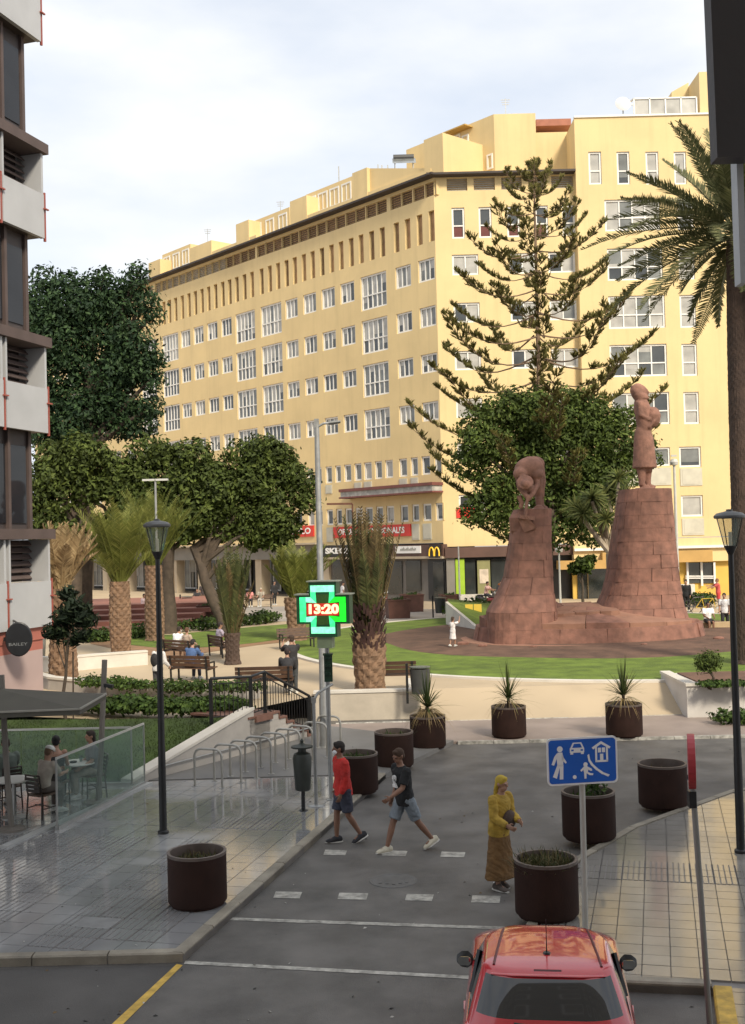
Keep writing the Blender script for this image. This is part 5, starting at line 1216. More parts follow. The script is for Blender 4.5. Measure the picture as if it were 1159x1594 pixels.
# ---- Norfolk pine
Yn = 60.0
nb_ = V((D(848, 960, Yn).x, Yn, PZ)); ntop = D(830, 250, Yn)
np_ = thing('norfolk_pine', 'tall Norfolk pine with tiered upcurved branches behind the monument', 'tree', nb_)
H = ntop.z-PZ; lx = ntop.x-nb_.x
mb = MB(); mb.tube([(lx*t, 0, H*t) for t in [i/14 for i in range(15)]], [lerp(.30, .03, (i/14)**.8) for i in range(15)], 9); mb.obj('trunk', mat('pine_bark', (.19, .125, .08), .9, .25, 4, .6, 14), np_, smooth=True)
def pine_branch(L_, seed):
    rr = random.Random(seed); mb = MB(); P = []
    for i in range(9): t = i/8; P.append(V((L_*t, .05*L_*math.sin(t*3+seed), L_*(-.15*math.sin(t*math.pi*.9)+.20*t**2.6))))
    mb.tube(P, [max(.014, .05*(1-t/8)*(.4+.13*L_)) for t in range(9)], 5, 3, cap=False)
    n = int(6+L_*2.5); t0 = .42 if L_ > 3 else .25
    for k in range(n):
        t = lerp(t0, 1, (k/(n-1))**.9)+rr.uniform(-.02, .02); t = min(1, t); x = t*8; i = min(7, int(x)); p = P[i].lerp(P[i+1], x-i); d = (P[i+1]-P[i]).normalized()
        sg = 0 if k == n-1 else (-1, 1)[k % 2]; out_ = (d*.75+V((0, sg*rr.uniform(.5, 1.0), 0))+V((0, 0, rr.uniform(.0, .25)))).normalized(); tw = rr.uniform(.25, .6)*min(1, .4+L_*.15)*(0 if k == n-1 else 1)
        c = p+out_*tw; mb.tube([p, c], [.016, .012], 4, 3, cap=False); cl_ = rr.uniform(.24, .46)*min(1, .55+L_*.11)
        for q_ in range(9):
            dr = (out_*rr.uniform(.3, .9)+V((rr.gauss(0, .45), rr.gauss(0, .45), rr.uniform(.25, 1.1)))).normalized(); b_ = c-out_*tw*rr.random()*.7; e = b_+dr*cl_*rr.uniform(.6, 1.1); m_ = b_.lerp(e, .55); s1 = dr.orthogonal().normalized(); s2 = dr.cross(s1); w0 = .036
            for a in (0, 1.05, 2.1):
                s_ = (s1*math.cos(a)+s2*math.sin(a))*w0; mb.add([b_-s_*.5, b_+s_*.5, m_+s_, e+s_*.3, e-s_*.3, m_-s_], [(0, 1, 2, 5), (5, 2, 3, 4)], rr.choice((0, 0, 1, 1, 2)))
            for _ in range(5):
                z_ = b_.lerp(e, rr.random()); g = (dr*.5+V((rr.gauss(0, 1), rr.gauss(0, 1), rr.gauss(0, 1)))*.6).normalized()*.15; s_ = g.orthogonal().normalized()*.015; mb.add([z_-s_, z_+s_, z_+g], [(0, 1, 2)], rr.choice((0, 1, 2)))
    return mb.mesh('branch', PINE+[MATS['pine_bark']])
sN = Yn/FPX
tiers = [(262, 14), (280, 35), (302, 58), (330, 72), (358, 86), (386, 98), (416, 108), (446, 118), (480, 126), (514, 134), (548, 142), (582, 150), (614, 158), (648, 166), (682, 166), (716, 160), (752, 140), (790, 115), (822, 95)]
rr = random.Random(8)
for i, (py, hw) in enumerate(tiers):
    z = (D(836, py, Yn).z-PZ)-hw*sN*.06; L_ = hw*sN*(1.04+.016*min(i, 12)); nbch = 5 if i < 14 else 4
    ms = [pine_branch(L_*rr.uniform(.88, 1.06), i*7+k) for k in range(2)]
    for k in range(nbch):
        az = 2*math.pi*(k+.5*(i % 2))/nbch+rr.uniform(-.2, .2)+.1
        o = link('branch', ms[k % 2], np_, (lx*z/H, 0, z+rr.uniform(-.12, .12))); s_ = rr.uniform(.86, 1.06); o.scale = (s_, s_, s_); el = R(3 if i > 5 else 30-5*i)+rr.uniform(-.06, .06); o.rotation_euler = Euler((0, -el, az), 'XYZ')
# dragon tree between the pedestals
Yd2 = 53
bd = V((D(948, 950, Yd2).x, Yd2, PZ)); dt = thing('dragon_tree', 'pale branching dragon tree with spiky heads left of the tall pedestal', 'tree', bd)
def dl(px, py, dy=0): p = D(px, py, Yd2); return V((p.x, Yd2+dy, p.z))-bd
mb = MB(); heads = [(905, 800), (930, 780), (950, 765), (918, 775), (962, 745), (900, 790), (940, 808), (970, 770)]
fk = dl(950, 862)
mb.tube([(0, 0, 0), dl(952, 905), fk], [.28, .24, .22], 8)
for i, (x, y) in enumerate(heads): mb.tube([fk, dl((x+950)/2+3, (y+862)/2+8, rnd(-.3, .3)), dl(x, y+6, (i % 3-1)*.5)], [.15, .12, .08], 7)
mb.obj('trunk', mat('pale_bark', (.34, .28, .21), .85, .2, 4, .5, 16), dt, smooth=True)
DRG = leaves('dragon_leaf', [(.07, .09, .025), (.11, .13, .04), (.16, .17, .05)])
for i, (x, y) in enumerate(heads):
    c = dl(x, y, (i % 3-1)*.5); hb = MB()
    for k in range(110):
        d = V((rr.gauss(0, 1), rr.gauss(0, 1), rr.gauss(.35, .8))).normalized(); e = c+d*rr.uniform(.55, .95)+V((0, 0, -.12)); s_ = d.orthogonal().normalized()*.04; hb.add([c-s_, c+s_, c.lerp(e, .5)+s_+V((0, 0, .06)), e, c.lerp(e, .5)-s_+V((0, 0, .06))], [(0, 1, 2, 4), (4, 2, 3)], rr.choice((0, 1, 2)))
    hb.obj('leaf_head', DRG, dt)
# ================================================================== STREET FURNITURE
def lamp(label, base, h):
    t = thing('street_lamp', label, 'street lamp', base, group='black lantern lamp posts')
    hp = h-.66; mb = MB(); mb.lathe([(.10, 0), (.10, .04), (.068, .06), (.066, 1.5), (.062, 1.52), (.055, hp*.6), (.042, hp-.02)], 14); mb.obj('post', BLACKM, t, smooth=True)
    mb = MB(); mb.lathe([(.042, hp-.06), (.07, hp), (.10, hp+.06), (.10, hp+.08), (0, hp+.08)], 14); mb.obj('collar', BLACKM, t, smooth=True)
    mb = MB(); mb.lathe([(.10, hp+.08), (.215, hp+.52)], 8); g = mb.obj('lantern_glass', glassmat('lantern_glass', (.93, .92, .86), .72), t)
    mb = MB()
    for k in range(4): a = math.pi*(k+.5)/2; mb.tube([(.105*math.cos(a), .105*math.sin(a), hp+.07), (.222*math.cos(a), .222*math.sin(a), hp+.53)], .009, 5)
    mb.obj('lantern_frame', BLACKM, t)
    mb = MB(); mb.lathe([(.232, hp+.515), (.245, hp+.53), (.245, hp+.56), (.20, hp+.60), (.05, hp+.635), (.05, hp+.66), (0, hp+.665)], 20); mb.obj('cap', mat('lamp_cap', (.10, .10, .10), .4, .15, 5, metal=.3), t, smooth=True)
    mb = MB(); mb.tube([(0, 0, hp+.08), (0, 0, hp+.30)], .028, 8); mb.obj('bulb', mat('bulb_white', (.75, .72, .62), .4, .05, 3), t)
    return t
b = G(254, 1297, .11); lamp('tall black lantern lamp post standing on the wet tiled pavement at the left', b, D(243, 808, b.y).z-.11)
b = G(1153, 1327, .11); lamp('tall black lantern lamp post at the right edge on the beige pavement', b, D(1132, 793, b.y).z-.11)
# tall grey streetlight
b = G(505, 1163, .1); ht = D(490, 664, b.y).z
sl_ = thing('street_light', 'tall grey steel streetlight with short arm behind the pharmacy cross', 'street light', b)
mb = MB(); mb.lathe([(.16, 0), (.16, .02), (.115, .03), (.11, 1.2), (.095, 1.25), (.06, ht)], 14); mb.obj('pole', STEEL, sl_, smooth=True)
mb = MB(); mb.tube([(0, 0, ht-.12), (.18, -.02, ht-.03), (.36, -.03, ht-.03)], .03, 8); mb.box((0, 0, ht-.02), (.11, .11, .22)); mb.obj('arm', STEEL, sl_)
mb = MB(); mb.loft([((.30, -.02, ht-.03), (0, .05, 0), (0, 0, .04)), ((.42, -.03, ht-.02), (0, .10, 0), (0, 0, .05)), ((.60, -.03, ht), (0, .08, 0), (0, 0, .035))], 10); mb.obj('lamp_head', mat('lamp_grey', (.22, .22, .21), .5, .1, 5), sl_, smooth=True)
# T-shaped light by the fan palms and other thin poles
def tpole(label, px, pyb, pyt, wpx, name='street_light', base=None, cat='street light'):
    b = base or G(px, pyb, PZ); h = D(px, pyt, b.y).z-PZ; t = thing(name, label, cat, b); w_ = wpx*b.y/FPX
    MB().lathe([(.09, 0), (.07, .1), (.05, h)], 10).obj('pole', STEEL, t, smooth=True)
    mb = MB(); mb.box((w_*.27, 0, h), (w_*.5, .22, .09)); mb.box((-w_*.27, 0, h), (w_*.5, .22, .09)); mb.obj('lamp_head', mat('lamp_pale', (.5, .5, .48), .5, .05, 5), t); return t
b = D(246, 960, 52); b.z = PZ; tpole('T shaped pale street light rising behind the fan palms', 243, 960, 747, 38, base=b)
def pole(label, px, pyb, pyt, r=.05, Y=None, cat='pole', name='pole', mt=None, extra=None):
    b = G(px, pyb, PZ) if Y is None else V((D(px, pyb, Y).x, Y, PZ)); h = D(px, pyt, b.y).z-PZ; t = thing(name, label, cat, b)
    MB().lathe([(r*1.5, 0), (r*1.3, .15), (r, .2), (r*.7, h)], 8).obj('shaft', mt or mat('pale_pole', (.5, .49, .46), .5, .08, 4), t)
    if extra: extra(t, h)
    return t
pole('thin pale pole in front of the green shop column', 716, 950, 850, .06, 70)
def cam_(t, h): mb = MB(); mb.lathe([(.05, h-.1), (.2, h-.05), (.24, h+.1), (.16, h+.26), (0, h+.3)], 12); mb.box((0, 0, h+.45), (.3, .1, .1)); mb.obj('head', mat('pale_pole', (.5, .49, .46)), t, smooth=True)
pole('tall pale pole with round head at the right of the tall statue', 1056, 935, 722, .10, 62, extra=cam_)
pole('short pale pole with round head between the two pedestals', 872, 935, 858, .07, 66, extra=cam_)
def brk(t, h): mb = MB(); mb.beam((0, 0, h), (-1.6, 0, h+.02), .12); mb.obj('arm', mat('rust_pole', (.13, .05, .03), .7, .2, 3), t)
pole('rusty brown post with arm standing behind the tied palm', 552, 935, 784, .07, 70, mt=mat('rust_pole', (.13, .05, .03), .7, .2, 3), extra=brk)
pole('thin sandy pole by the far benches behind the lamp post', 271, 965, 880, .07, 62, mt=mat('sandy_pole', (.5, .34, .2), .6, .1, 4))
# pharmacy cross
b = G(516, 1245, .1); YC_ = b.y; u_ = YC_/FPX
pc = thing('pharmacy_cross', 'lit green pharmacy cross showing the time 13:20 on a grey steel pole', 'pharmacy sign', b)
cx_ = D(505, 948, YC_); cc_ = cx_-b; zc = cc_.z
mb = MB(); mb.tube([(0, 0, 0), (-.02, 0, 1.2), (cc_.x+.03, .05, zc-.62)], .042, 10); mb.lathe([(.12, 0), (.12, .02), (.05, .03)], 14); mb.obj('pole', STEEL, pc, smooth=True)
ROT = Matrix.Rotation(R(-14), 4, 'Z')
def xs(s_, a): return [(-a, -s_), (a, -s_), (a, -a), (s_, -a), (s_, a), (a, a), (a, s_), (-a, s_), (-a, a), (-s_, a), (-s_, -a), (-a, -a)]
CM = Matrix.Translation((cc_.x, 0, zc)) @ ROT @ Matrix.Rotation(R(90), 4, 'X')
mb = MB(); mb.prism(xs(.545, .285), -.13, .13, M=CM); mb.obj('housing', mat('cross_green', (.012, .09, .03), .4, .15, 4), pc)
mb = MB(); 
for sx in (-1, 0, 1):
    zt = .545 if sx == 0 else .285; w_ = .64 if sx == 0 else .30; mb.box(CM @ V((sx*.43, zt+.012, 0)), (w_, .34, .024), rz=R(-14))
mb.obj('rain_cap', mat('cap_metal', (.34, .36, .28), .5, .1, 4), pc)
def glow(name, col, e):
    m = mat(name, col, .5, .25, 14, emit=e); return m
LEDC = glow('led_cyan', (.04, .70, .22), .75); LEDW = glow('led_pale', (.22, .80, .45), .75); LEDG = glow('led_green', (.01, .65, .02), .7); LEDD = mat('led_dark', (.05, .13, .02), .5, .2, 30); LEDR = glow('led_red', (.45, .02, .012), .45); LEDY = glow('led_text', (1.0, .62, .34), .9)
def seg(pts, m_, nm, d=.132): mb = MB(); mb.add([CM @ V((p[0], p[1], d)) for p in pts]+[CM @ V((p[0], p[1], d+.012)) for p in pts], [tuple(range(len(pts), 2*len(pts)))]+[(i, (i+1) % len(pts), len(pts)+(i+1) % len(pts), len(pts)+i) for i in range(len(pts))]); return mb.obj(nm, m_, pc)
o_, i_, a_, b_ = .475, .345, .245, .125                       # outline band of the cross, in pieces
seg([(-a_, i_), (a_, i_), (a_, o_), (-a_, o_)], LEDW, 'led_band'); seg([(-a_, -o_), (a_, -o_), (a_, -i_), (-a_, -i_)], LEDW, 'led_band')
seg([(-o_, -a_), (-i_, -a_), (-i_, a_), (-o_, a_)], LEDC, 'led_band'); seg([(i_, -a_), (o_, -a_), (o_, a_), (i_, a_)], LEDG, 'led_band')
for sx, mm in ((-1, LEDW), (1, LEDG)):
    for sy in (-1, 1):
        seg([(sx*b_, sy*b_), (sx*a_, sy*a_), (sx*a_, sy*i_), (sx*(b_+.02), sy*i_)][::(1 if sx*sy > 0 else -1)], LEDC, 'led_band')
        seg([(sx*b_, sy*b_), (sx*i_, sy*(b_+.02)), (sx*i_, sy*a_), (sx*a_, sy*a_)][::(1 if sx*sy > 0 else -1)], mm, 'led_band')
seg([(-.13, -.30), (.13, -.30), (.13, .30), (-.13, .30)], LEDD, 'led_panel', .131); seg([(-.33, -.12), (.33, -.12), (.33, .12), (-.33, .12)], LEDR, 'led_panel', .1325)
text('time_digits', '13:20', .25, LEDY, pc, CM @ Matrix.Translation((0, 0, .148)), .004, 1.0, .012, w=.62)
mb = MB(); mb.box((cc_.x+.01, .02, zc-.66), (.30, .22, .22), rz=R(-14)); mb.obj('mount_box', mat('mount_grey', (.22, .27, .16), .5, .1, 4), pc)
tl = thing('signal_box', 'small dark green box fixed on the pole under the pharmacy cross', 'box', b+V((cc_.x+.05, -.13, zc-1.38)))
mb = MB(); mb.box((0, 0, .22), (.16, .16, .52)); mb.box((0, -.05, .5), (.19, .22, .03)); [mb.lathe([(.05, 0), (.06, .05), (.05, .05)], 10, (0, -.1, .1+.16*k)) for k in range(3)]; mb.obj('casing', mat('signal_green', (.01, .035, .02), .4, .2, 5), tl)
b2 = G(492, 1255, .1); top_ = D(487, 1086, b2.y).z-.1
sp = thing('support_post', 'thin steel post on a round base plate joined to the pharmacy pole', 'post', b2)
mb = MB(); mb.lathe([(.17, 0), (.17, .02), (.15, .03), (.035, .04), (.032, top_)], 14); mb.tube([(0, 0, top_-.05), (.08, .05, top_+.08), (.36, .25, top_+.22)], .028, 8); mb.box((0, 0, top_-.05), (.09, .09, .1)); mb.obj('post', STEEL, sp, smooth=True)
# litter bins
def bin_(label, b, s_=1.0, col=(.030, .034, .028), nm='litter_bin'):
    t = thing(nm, label, 'litter bin', b); m_ = mat('bin_'+str(col[0]), col, .5, .2, 6)
    mb = MB(); mb.lathe([(.085, 0), (.085, .02), (.04, .03), (.035, .5)], 10); mb.obj('post', BLACKM, t)
    mb = MB(); mb.lathe([(.135, .40), (.15, .42), (.185, 1.02), (.16, 1.10), (.08, 1.14), (.08, 1.22)], 18); mb.obj('body', m_, t, smooth=True)
    mb = MB(); mb.lathe([(.0, 1.21), (.21, 1.22), (.215, 1.25), (.08, 1.28), (.03, 1.31), (.035, 1.36), (0, 1.40)], 18); mb.obj('lid', m_, t, smooth=True)
    t.scale = (s_, s_, s_); return t
b = G(472, 1262, .11); bin_('dark green litter bin with flat lid standing by the bicycle racks', b, .98)
b = gz(62, 1052); bin_('small grey litter bin on a post by the white planter wall', gz(64, 1040), 1.0, (.16, .155, .14))
b = G(803, 0, 0)
def boxbin(label, b, s_=1.0):
    t = thing('litter_bin', label, 'litter bin', b); mb = MB(); mb.box((-.32, 0, .55), (.07, .07, 1.15)); mb.obj('post', BLACKM, t)
    mb = MB(); mb.loft([(V((.05, 0, .25)), (.24, 0, 0), (0, .2, 0)), (V((.05, 0, .95)), (.29, 0, 0), (0, .24, 0))], 16); mb.obj('body', mat('bin_dark', (.05, .052, .05), .5, .2, 5), t, smooth=True)
    mb = MB(); mb.lathe([(.0, .99), (.30, .99), (.31, 1.02), (0, 1.04)], 16, (.05, 0, 0), sy=.85); mb.obj('lid', mat('lid_green', (.10, .12, .11), .4, .2, 5), t); t.scale = (s_,)*3; return t
pb_ = D(652, 1110, 32.3); boxbin('dark bin with a flat lid at the end of the cream wall beside the bench', V((pb_.x, 32.3, .55)), 1.0)
boxbin('grey bin by the flower bed left of the monument', gz(684, 962), 1.15); boxbin('grey bin on the far pavement left of the leaning laurel trunk', gz(290, 958), 1.2)
# bicycle racks
rk = [(302, 347, 1226, 1167), (333, 376, 1218, 1161), (357, 401, 1211, 1156), (381, 423, 1204, 1150), (405, 446, 1197, 1144), (428, 468, 1190, 1140), (449, 487, 1184, 1135), (472, 510, 1178, 1130), (493, 532, 1166, 1122)]
proto = None
for i, (xa, xb, yb, yt) in enumerate(rk):
    a, b = G(xa, yb-2, .105), G(xb, yb+1, .105); c = (a+b)/2; ang = math.atan2(b.y-a.y, b.x-a.x); lb = ['first bicycle rack, at the lawn end of the row', 'second bicycle rack from the lawn end', 'third bicycle rack from the lawn end', 'fourth bicycle rack from the lawn end', 'middle bicycle rack, fifth from either end', 'fourth bicycle rack counted from the street end', 'third bicycle rack counted from the street end', 'second bicycle rack from the street end behind the litter bin', 'last bicycle rack, at the street end behind the steel poles'][i]
    if proto is None:
        proto = thing('bicycle_rack', lb, 'bicycle rack', c, ang, 'steel hoop bicycle racks'); w_ = .33; h = .80; mb = MB()
        P = [(-w_, 0, 0), (-w_, 0, h-.16)]+[(-w_+.16-.16*math.cos(a_), 0, h-.16+.16*math.sin(a_)) for a_ in (.4, .8, 1.2, 1.57)]+[(w_-.16+.16*math.sin(a_), 0, h-.16+.16*math.cos(a_)) for a_ in (0, .4, .8, 1.2, 1.57)]+[(w_, 0, 0)]
        mb.tube(P, .026, 8); mb.obj('hoop', mat('rack_steel', (.40, .385, .35), .38, .1, 6, metal=.6), proto, smooth=True)
        for s_ in (-1, 1): mb = MB(); mb.lathe([(.075, 0), (.075, .012), (.03, .016)], 12, (s_*w_, 0, 0)); mb.obj('foot_plate', STEEL, proto)
    else: dup(proto, c, ang, lb)
# planters
def rough_planter(label, px0, px1, yb, kind, z=.1, hgt=None, seed=1):
    xc = (px0+px1)/2; b = G(xc, yb, z); d = (px1-px0)*b.y/FPX*.985; r = d/2; b.y += r*.93; b.x = b.x*(b.y/(b.y-r*.93)); h = hgt or .74*d/.86*1.02
    t = thing('planter', label, 'planter', b, group='round dark steel planters'); rr = random.Random(seed)
    mb = MB(); mb.lathe([(r*.90, 0), (r*.90, .04), (r*.985, .045), (r, .06), (r, h-.02), (r, h), (r-.03, h), (r-.03, h-.30)], 40); mb.obj('tub', CORT, t, smooth=True)
    mb = MB(); mb.lathe([(r-.004, h-.03), (r+.004, h-.028), (r+.004, h+.012), (r-.036, h+.012), (r-.04, h-.03), (r-.04, h-.26), (r-.032, h-.26)], 40, closed=True); mb.obj('rim', CORTRIM, t, smooth=True, autos=35)
    mb = MB(); mb.lathe([(0, h-.17), (r*.5, h-.18), (r-.045, h-.20)], 24); mb.obj('soil', mat('planter_soil', (.032, .024, .017), .95, .3, 6, .6, 20), t)
    return t, r, h, rr
def tufts(t, r, h, n, hh, rr, mats, z=None, wid=.008, spread=.8):
    mb = MB()
    for k in range(n):
        a, q_ = rr.uniform(0, 6.28), r*.88*math.sqrt(rr.random()); p = V((q_*math.cos(a), q_*math.sin(a), (h-.19) if z is None else z)); l_ = hh*rr.uniform(.4, 1.2); d = V((rr.gauss(0, spread), rr.gauss(0, spread), 1)).normalized(); e = p+d*l_; m_ = p.lerp(e, .6)+V((0, 0, l_*.12)); s_ = V((rr.uniform(-1, 1), rr.uniform(-1, 1), 0)).normalized()*wid
        mb.add([p-s_, p+s_, m_+s_, e, m_-s_], [(0, 1, 2, 4), (4, 2, 3)], rr.choice((0, 1, 2)))
    o = mb.obj('grass', mats, t); return o
GRS = leaves('planter_grass', [(.05, .06, .02), (.085, .08, .03), (.16, .13, .06)])
t, r, h, rr = rough_planter('round planter of dark steel alone on the left tiled pavement', 261, 355, 1420, 'grass', .11, seed=1); tufts(t, r, h, 240, .17, rr, GRS)
t, r, h, rr = rough_planter('round planter with short grass just behind the red car', 801, 903, 1440, 'grass', .11, seed=2); tufts(t, r, h, 620, .30, rr, GRS); tufts(t, r, h, 160, .16, rr, F_HEDGE)
t, r, h, rr = rough_planter('round planter behind the blue traffic sign', 875, 960, 1315, 'grass', .11, seed=3); tufts(t, r, h, 200, .18, rr, F_HEDGE)
mb = crown([(V((.1, 0, h+.1)), .2, 1.0), (V((0, .1, h+.2)), .13, 1.0)], 130, .12, 5, fill=.9); mb.obj('foliage', F_HEDGE, t)
t, r, h, rr = rough_planter('round planter standing alone right of the blue sign, nearly bare', 994, 1071, 1263, 'soil', .08, seed=4); tufts(t, r, h, 60, .15, rr, GRS)
YUC = leaves('yucca_leaf', [(.05, .075, .02), (.08, .10, .03), (.14, .14, .045)])
DRYL = leaves('dry_leaf', [(.35, .25, .11), (.42, .31, .15), (.26, .19, .09)])
def yucca(t, r, h, rr, sc_=1.0, dry=60):
    mb = MB(); mb.tube([(0, 0, h-.1), (0, 0, h+.18*sc_)], .04, 7); mb.obj('stem', BARK, t)
    mb = MB()
    def blade(d, l_, bend, w_, mi, z0):
        p = V((0, 0, h+z0)); P = [p+d*l_*t_+V((0, 0, -bend*l_*t_*t_)) for t_ in (0, .35, .7, 1)]; s_ = V((-d.y, d.x, .01)).normalized()*w_
        mb.add([P[0]-s_, P[0]+s_, P[1]+s_, P[1]-s_, P[2]+s_*.7, P[2]-s_*.7, P[3]], [(0, 1, 2, 3), (3, 2, 4, 5), (5, 4, 6)], mi)
    for k in range(75):
        d = V((rr.gauss(0, .75), rr.gauss(0, .75), abs(rr.gauss(.85, .45)))).normalized(); blade(d, rr.uniform(.4, .78)*sc_, rr.uniform(.1, .5), .014, rr.choice((0, 1, 1, 2)), .15*sc_)
    for k in range(14): blade(V((rr.gauss(0, .12), rr.gauss(0, .12), 1)).normalized(), rr.uniform(.6, .85)*sc_, 0, .016, rr.choice((0, 1)), .15*sc_)
    mb.obj('leaf_rosette', YUC, t)
    mb = MB(); 
    for k in range(dry): a = rr.uniform(0, 6.28); d = V((math.cos(a), math.sin(a), rr.uniform(.2, .8))).normalized(); blade(d, rr.uniform(.4, .62)*sc_, rr.uniform(.7, 1.1), .008, rr.choice((0, 1, 2)), .08*sc_)
    mb.obj('dry_leaves', DRYL, t)
t, r, h, rr = rough_planter('round planter with a spiky yucca, the rightmost on the far crossing', 943, 1001, 1150, 'yucca', .06, seed=5); yucca(t, r, h, rr, 1.35, 50)
t, r, h, rr = rough_planter('round planter with a spiky yucca in the middle of the far crossing', 765, 820, 1151, 'yucca', .06, seed=6); yucca(t, r, h, rr, 1.3, 40)
t, r, h, rr = rough_planter('round planter with a yucca and drooping dry leaves below the cream wall', 638, 695, 1168, 'yucca', .06, seed=7); yucca(t, r, h, rr, 1.35, 130)
t, r, h, rr = rough_planter('round planter with scrubby weeds behind the man in black', 583, 645, 1198, 'weeds', .06, seed=8); tufts(t, r, h, 160, .18, rr, GRS); tufts(t, r, h, 60, .25, rr, F_HEDGE)
t, r, h, rr = rough_planter('round planter with green weeds directly behind the man in red', 521, 590, 1239, 'weeds', .09, seed=9); tufts(t, r, h, 260, .22, rr, F_HEDGE)
sqm = MB(); sqm.loft([(V((0, 0, 0)), (.80, 0, 0), (0, .80, 0)), (V((0, 0, 1.0)), (.92, 0, 0), (0, .92, 0))], 4); 
def sqplanter(label, px, py, s_=1.0, rz=.0):
    t = thing('square_planter', label, 'planter', gz(px, py), rz, 'square rust coloured planters'); w_ = .55
    mb = MB(); [mb.add([V((-w_, -w_, 0)), V((w_, -w_, 0)), V((w_, w_, 0)), V((-w_, w_, 0)), V((-w_*1.08, -w_*1.08, .95)), V((w_*1.08, -w_*1.08, .95)), V((w_*1.08, w_*1.08, .95)), V((-w_*1.08, w_*1.08, .95))], [(0, 1, 5, 4), (1, 2, 6, 5), (2, 3, 7, 6), (3, 0, 4, 7), (4, 5, 6, 7)])]
    mb.obj('tub', mat('rust_brown', (.10, .042, .030), .7, .2, 3, objvar=.15), t); mb = MB(); [mb.beam((-.6*a, -.6*b, .96), (.6*c, .6*d, .96), .06) for a, b, c, d in ((1, 1, 1, -1), (1, -1, 1, 1), (1, 1, -1, 1), (-1, 1, 1, 1))]; mb.obj('rim', mat('rust_brown', (.10, .042, .030)), t); mb = crown([(V((0, 0, .98)), .4, .4)], 60, .2, 3, fill=.8); mb.obj('foliage', F_HEDGE, t); t.scale = (s_,)*3; return t
sqplanter('rust coloured square planter on the far pavement left of the leaning trunk', 323, 968, 1.0, .1); sqplanter('rust coloured square planter right of the man in red shorts', 619, 962, 1.1, .15); sqplanter('rust coloured square planter nearest to the grey bin by the flower bed', 641, 952, 1.1, .15); sqplanter('rust coloured square planter right behind the tied palm trunk', 548, 968, 1.2, .2); sqplanter('rust coloured square planter near the dark pine shade by the flower bed', 700, 950, 1.0, .1)
# benches
def bench(label, b, rz, w_=1.7, col=None):
    t = thing('park_bench', label, 'bench', b, rz, 'brown slatted park benches')
    for s_ in (-1, 1):
        mb = MB(); x = s_*(w_/2-.12); mb.beam((x, -.24, 0), (x, -.22, .43), .05); mb.beam((x, .24, 0), (x, .30, .86), .05); mb.beam((x, -.26, .42), (x, .26, .40), .05); mb.beam((x, -.26, .62), (x, .22, .62), .05); mb.beam((x, -.23, .42), (x, -.25, .62), .04); mb.obj('leg', BLACKM, t)
    for k in range(4): MB().box((0, -.20+.125*k, .455-.006*k), (w_, .105, .035)).obj('seat_slat', WOOD, t)
    for k in range(3): MB().box((0, .235+.025*k, .56+.125*k), (w_, .03, .105), M=Matrix.Rotation(R(-12), 3, 'X')).obj('back_slat', WOOD, t)
    return t
FU = R(0)
bb = V((D(618, 1070, 34.0).x, 34.0, PZ)); bench('brown slatted bench behind the cream wall right of the big tied palm', bb, R(180), 1.15)
b1 = gz(300, 1060); bench('park bench where the man in the blue coat sits', b1, R(158), 1.6)
b2 = gz(283, 1030); bench('park bench with two seated people near the fan palms', b2, R(140), 1.7)
b3 = gz(345, 1022); bench('park bench where a person in pale clothes sits by the slim palm', b3, R(120), 1.6)
b4 = gz(415, 1080); b4.y = 33.2; bench('park bench behind the stair railing', V((D(412, 1062, 33.5).x, 33.5, PZ)), R(180), 1.7)
b5 = gz(400, 945); bench('far park bench by the arcade where people sit', b5, R(0), 2.2); b6_ = gz(320, 945); bench('far park bench by the arcade left of the leaning trunk', b6_, R(0), 2.0)
b7_ = gz(462, 1010); bench('park bench left of the pharmacy cross under the small pale palm', b7_, R(20), 1.6)
# traffic signs
b = G(911, 1452, .11); Ys = b.y; tb = D(905, 1183, Ys)-b
ts = thing('traffic_sign', 'blue rectangular home zone sign with white pictograms on a pale post', 'traffic sign', b)
mb = MB(); mb.tube([(0, 0, 0), (tb.x*.5, 0, tb.z*.5), (tb.x, 0, tb.z+.18)], .038, 10); mb.obj('post', mat('post_grey', (.45, .44, .40), .5, .08, 5, metal=.2), ts, smooth=True)
SM = Matrix.Translation((tb.x, -.045, tb.z)) @ Matrix.Rotation(R(8), 4, 'Z') @ Matrix.Rotation(R(90), 4, 'X')
def rrect(w_, h_, r_, n=5): 
    P = []
    for cx, cy, a0 in ((w_/2-r_, h_/2-r_, 0), (-w_/2+r_, h_/2-r_, 90), (-w_/2+r_, -h_/2+r_, 180), (w_/2-r_, -h_/2+r_, 270)):
        for k in range(n+1): a = R(a0+90*k/n); P.append((cx+r_*math.cos(a), cy+r_*math.sin(a)))
    return P
SWH = mat('sign_white', (.80, .80, .80), .4, .03, 4); SBL = mat('sign_blue', (.012, .11, .50), .35, .08, 3)
SWd, SHd = .935, .60
def sp_(pts, z0, z1, m_, nm): mb = MB(); mb.prism(pts, z0, z1, M=SM); return mb.obj(nm, m_, ts)
sp_(rrect(SWd, SHd, .06), -.008, .008, SWH, 'plate'); sp_(rrect(SWd-.045, SHd-.045, .045), .0085, .0105, SBL, 'blue_field')
def I(px, py):                                                   # picture coordinates of the sign zoom (438..638, 325..530) to the plate
    return ((px-492)/296*SWd, (428-py)/200*SHd)
def pic(name, polys, discs=()):
    mb = MB()
    for P in polys: 
        q_ = [I(*p) for p in P]; q_ = q_ if area(q_) > 0 else q_[::-1]; mb.prism(q_, .0108, .0135, M=SM)
    for (x, y, r_) in discs: c = I(x, y); rr_ = r_/296*SWd; mb.prism([(c[0]+rr_*math.cos(2*math.pi*k/16), c[1]+rr_*math.sin(2*math.pi*k/16)) for k in range(16)], .0108, .0135, M=SM)
    return mb.obj(name, SWH, ts)
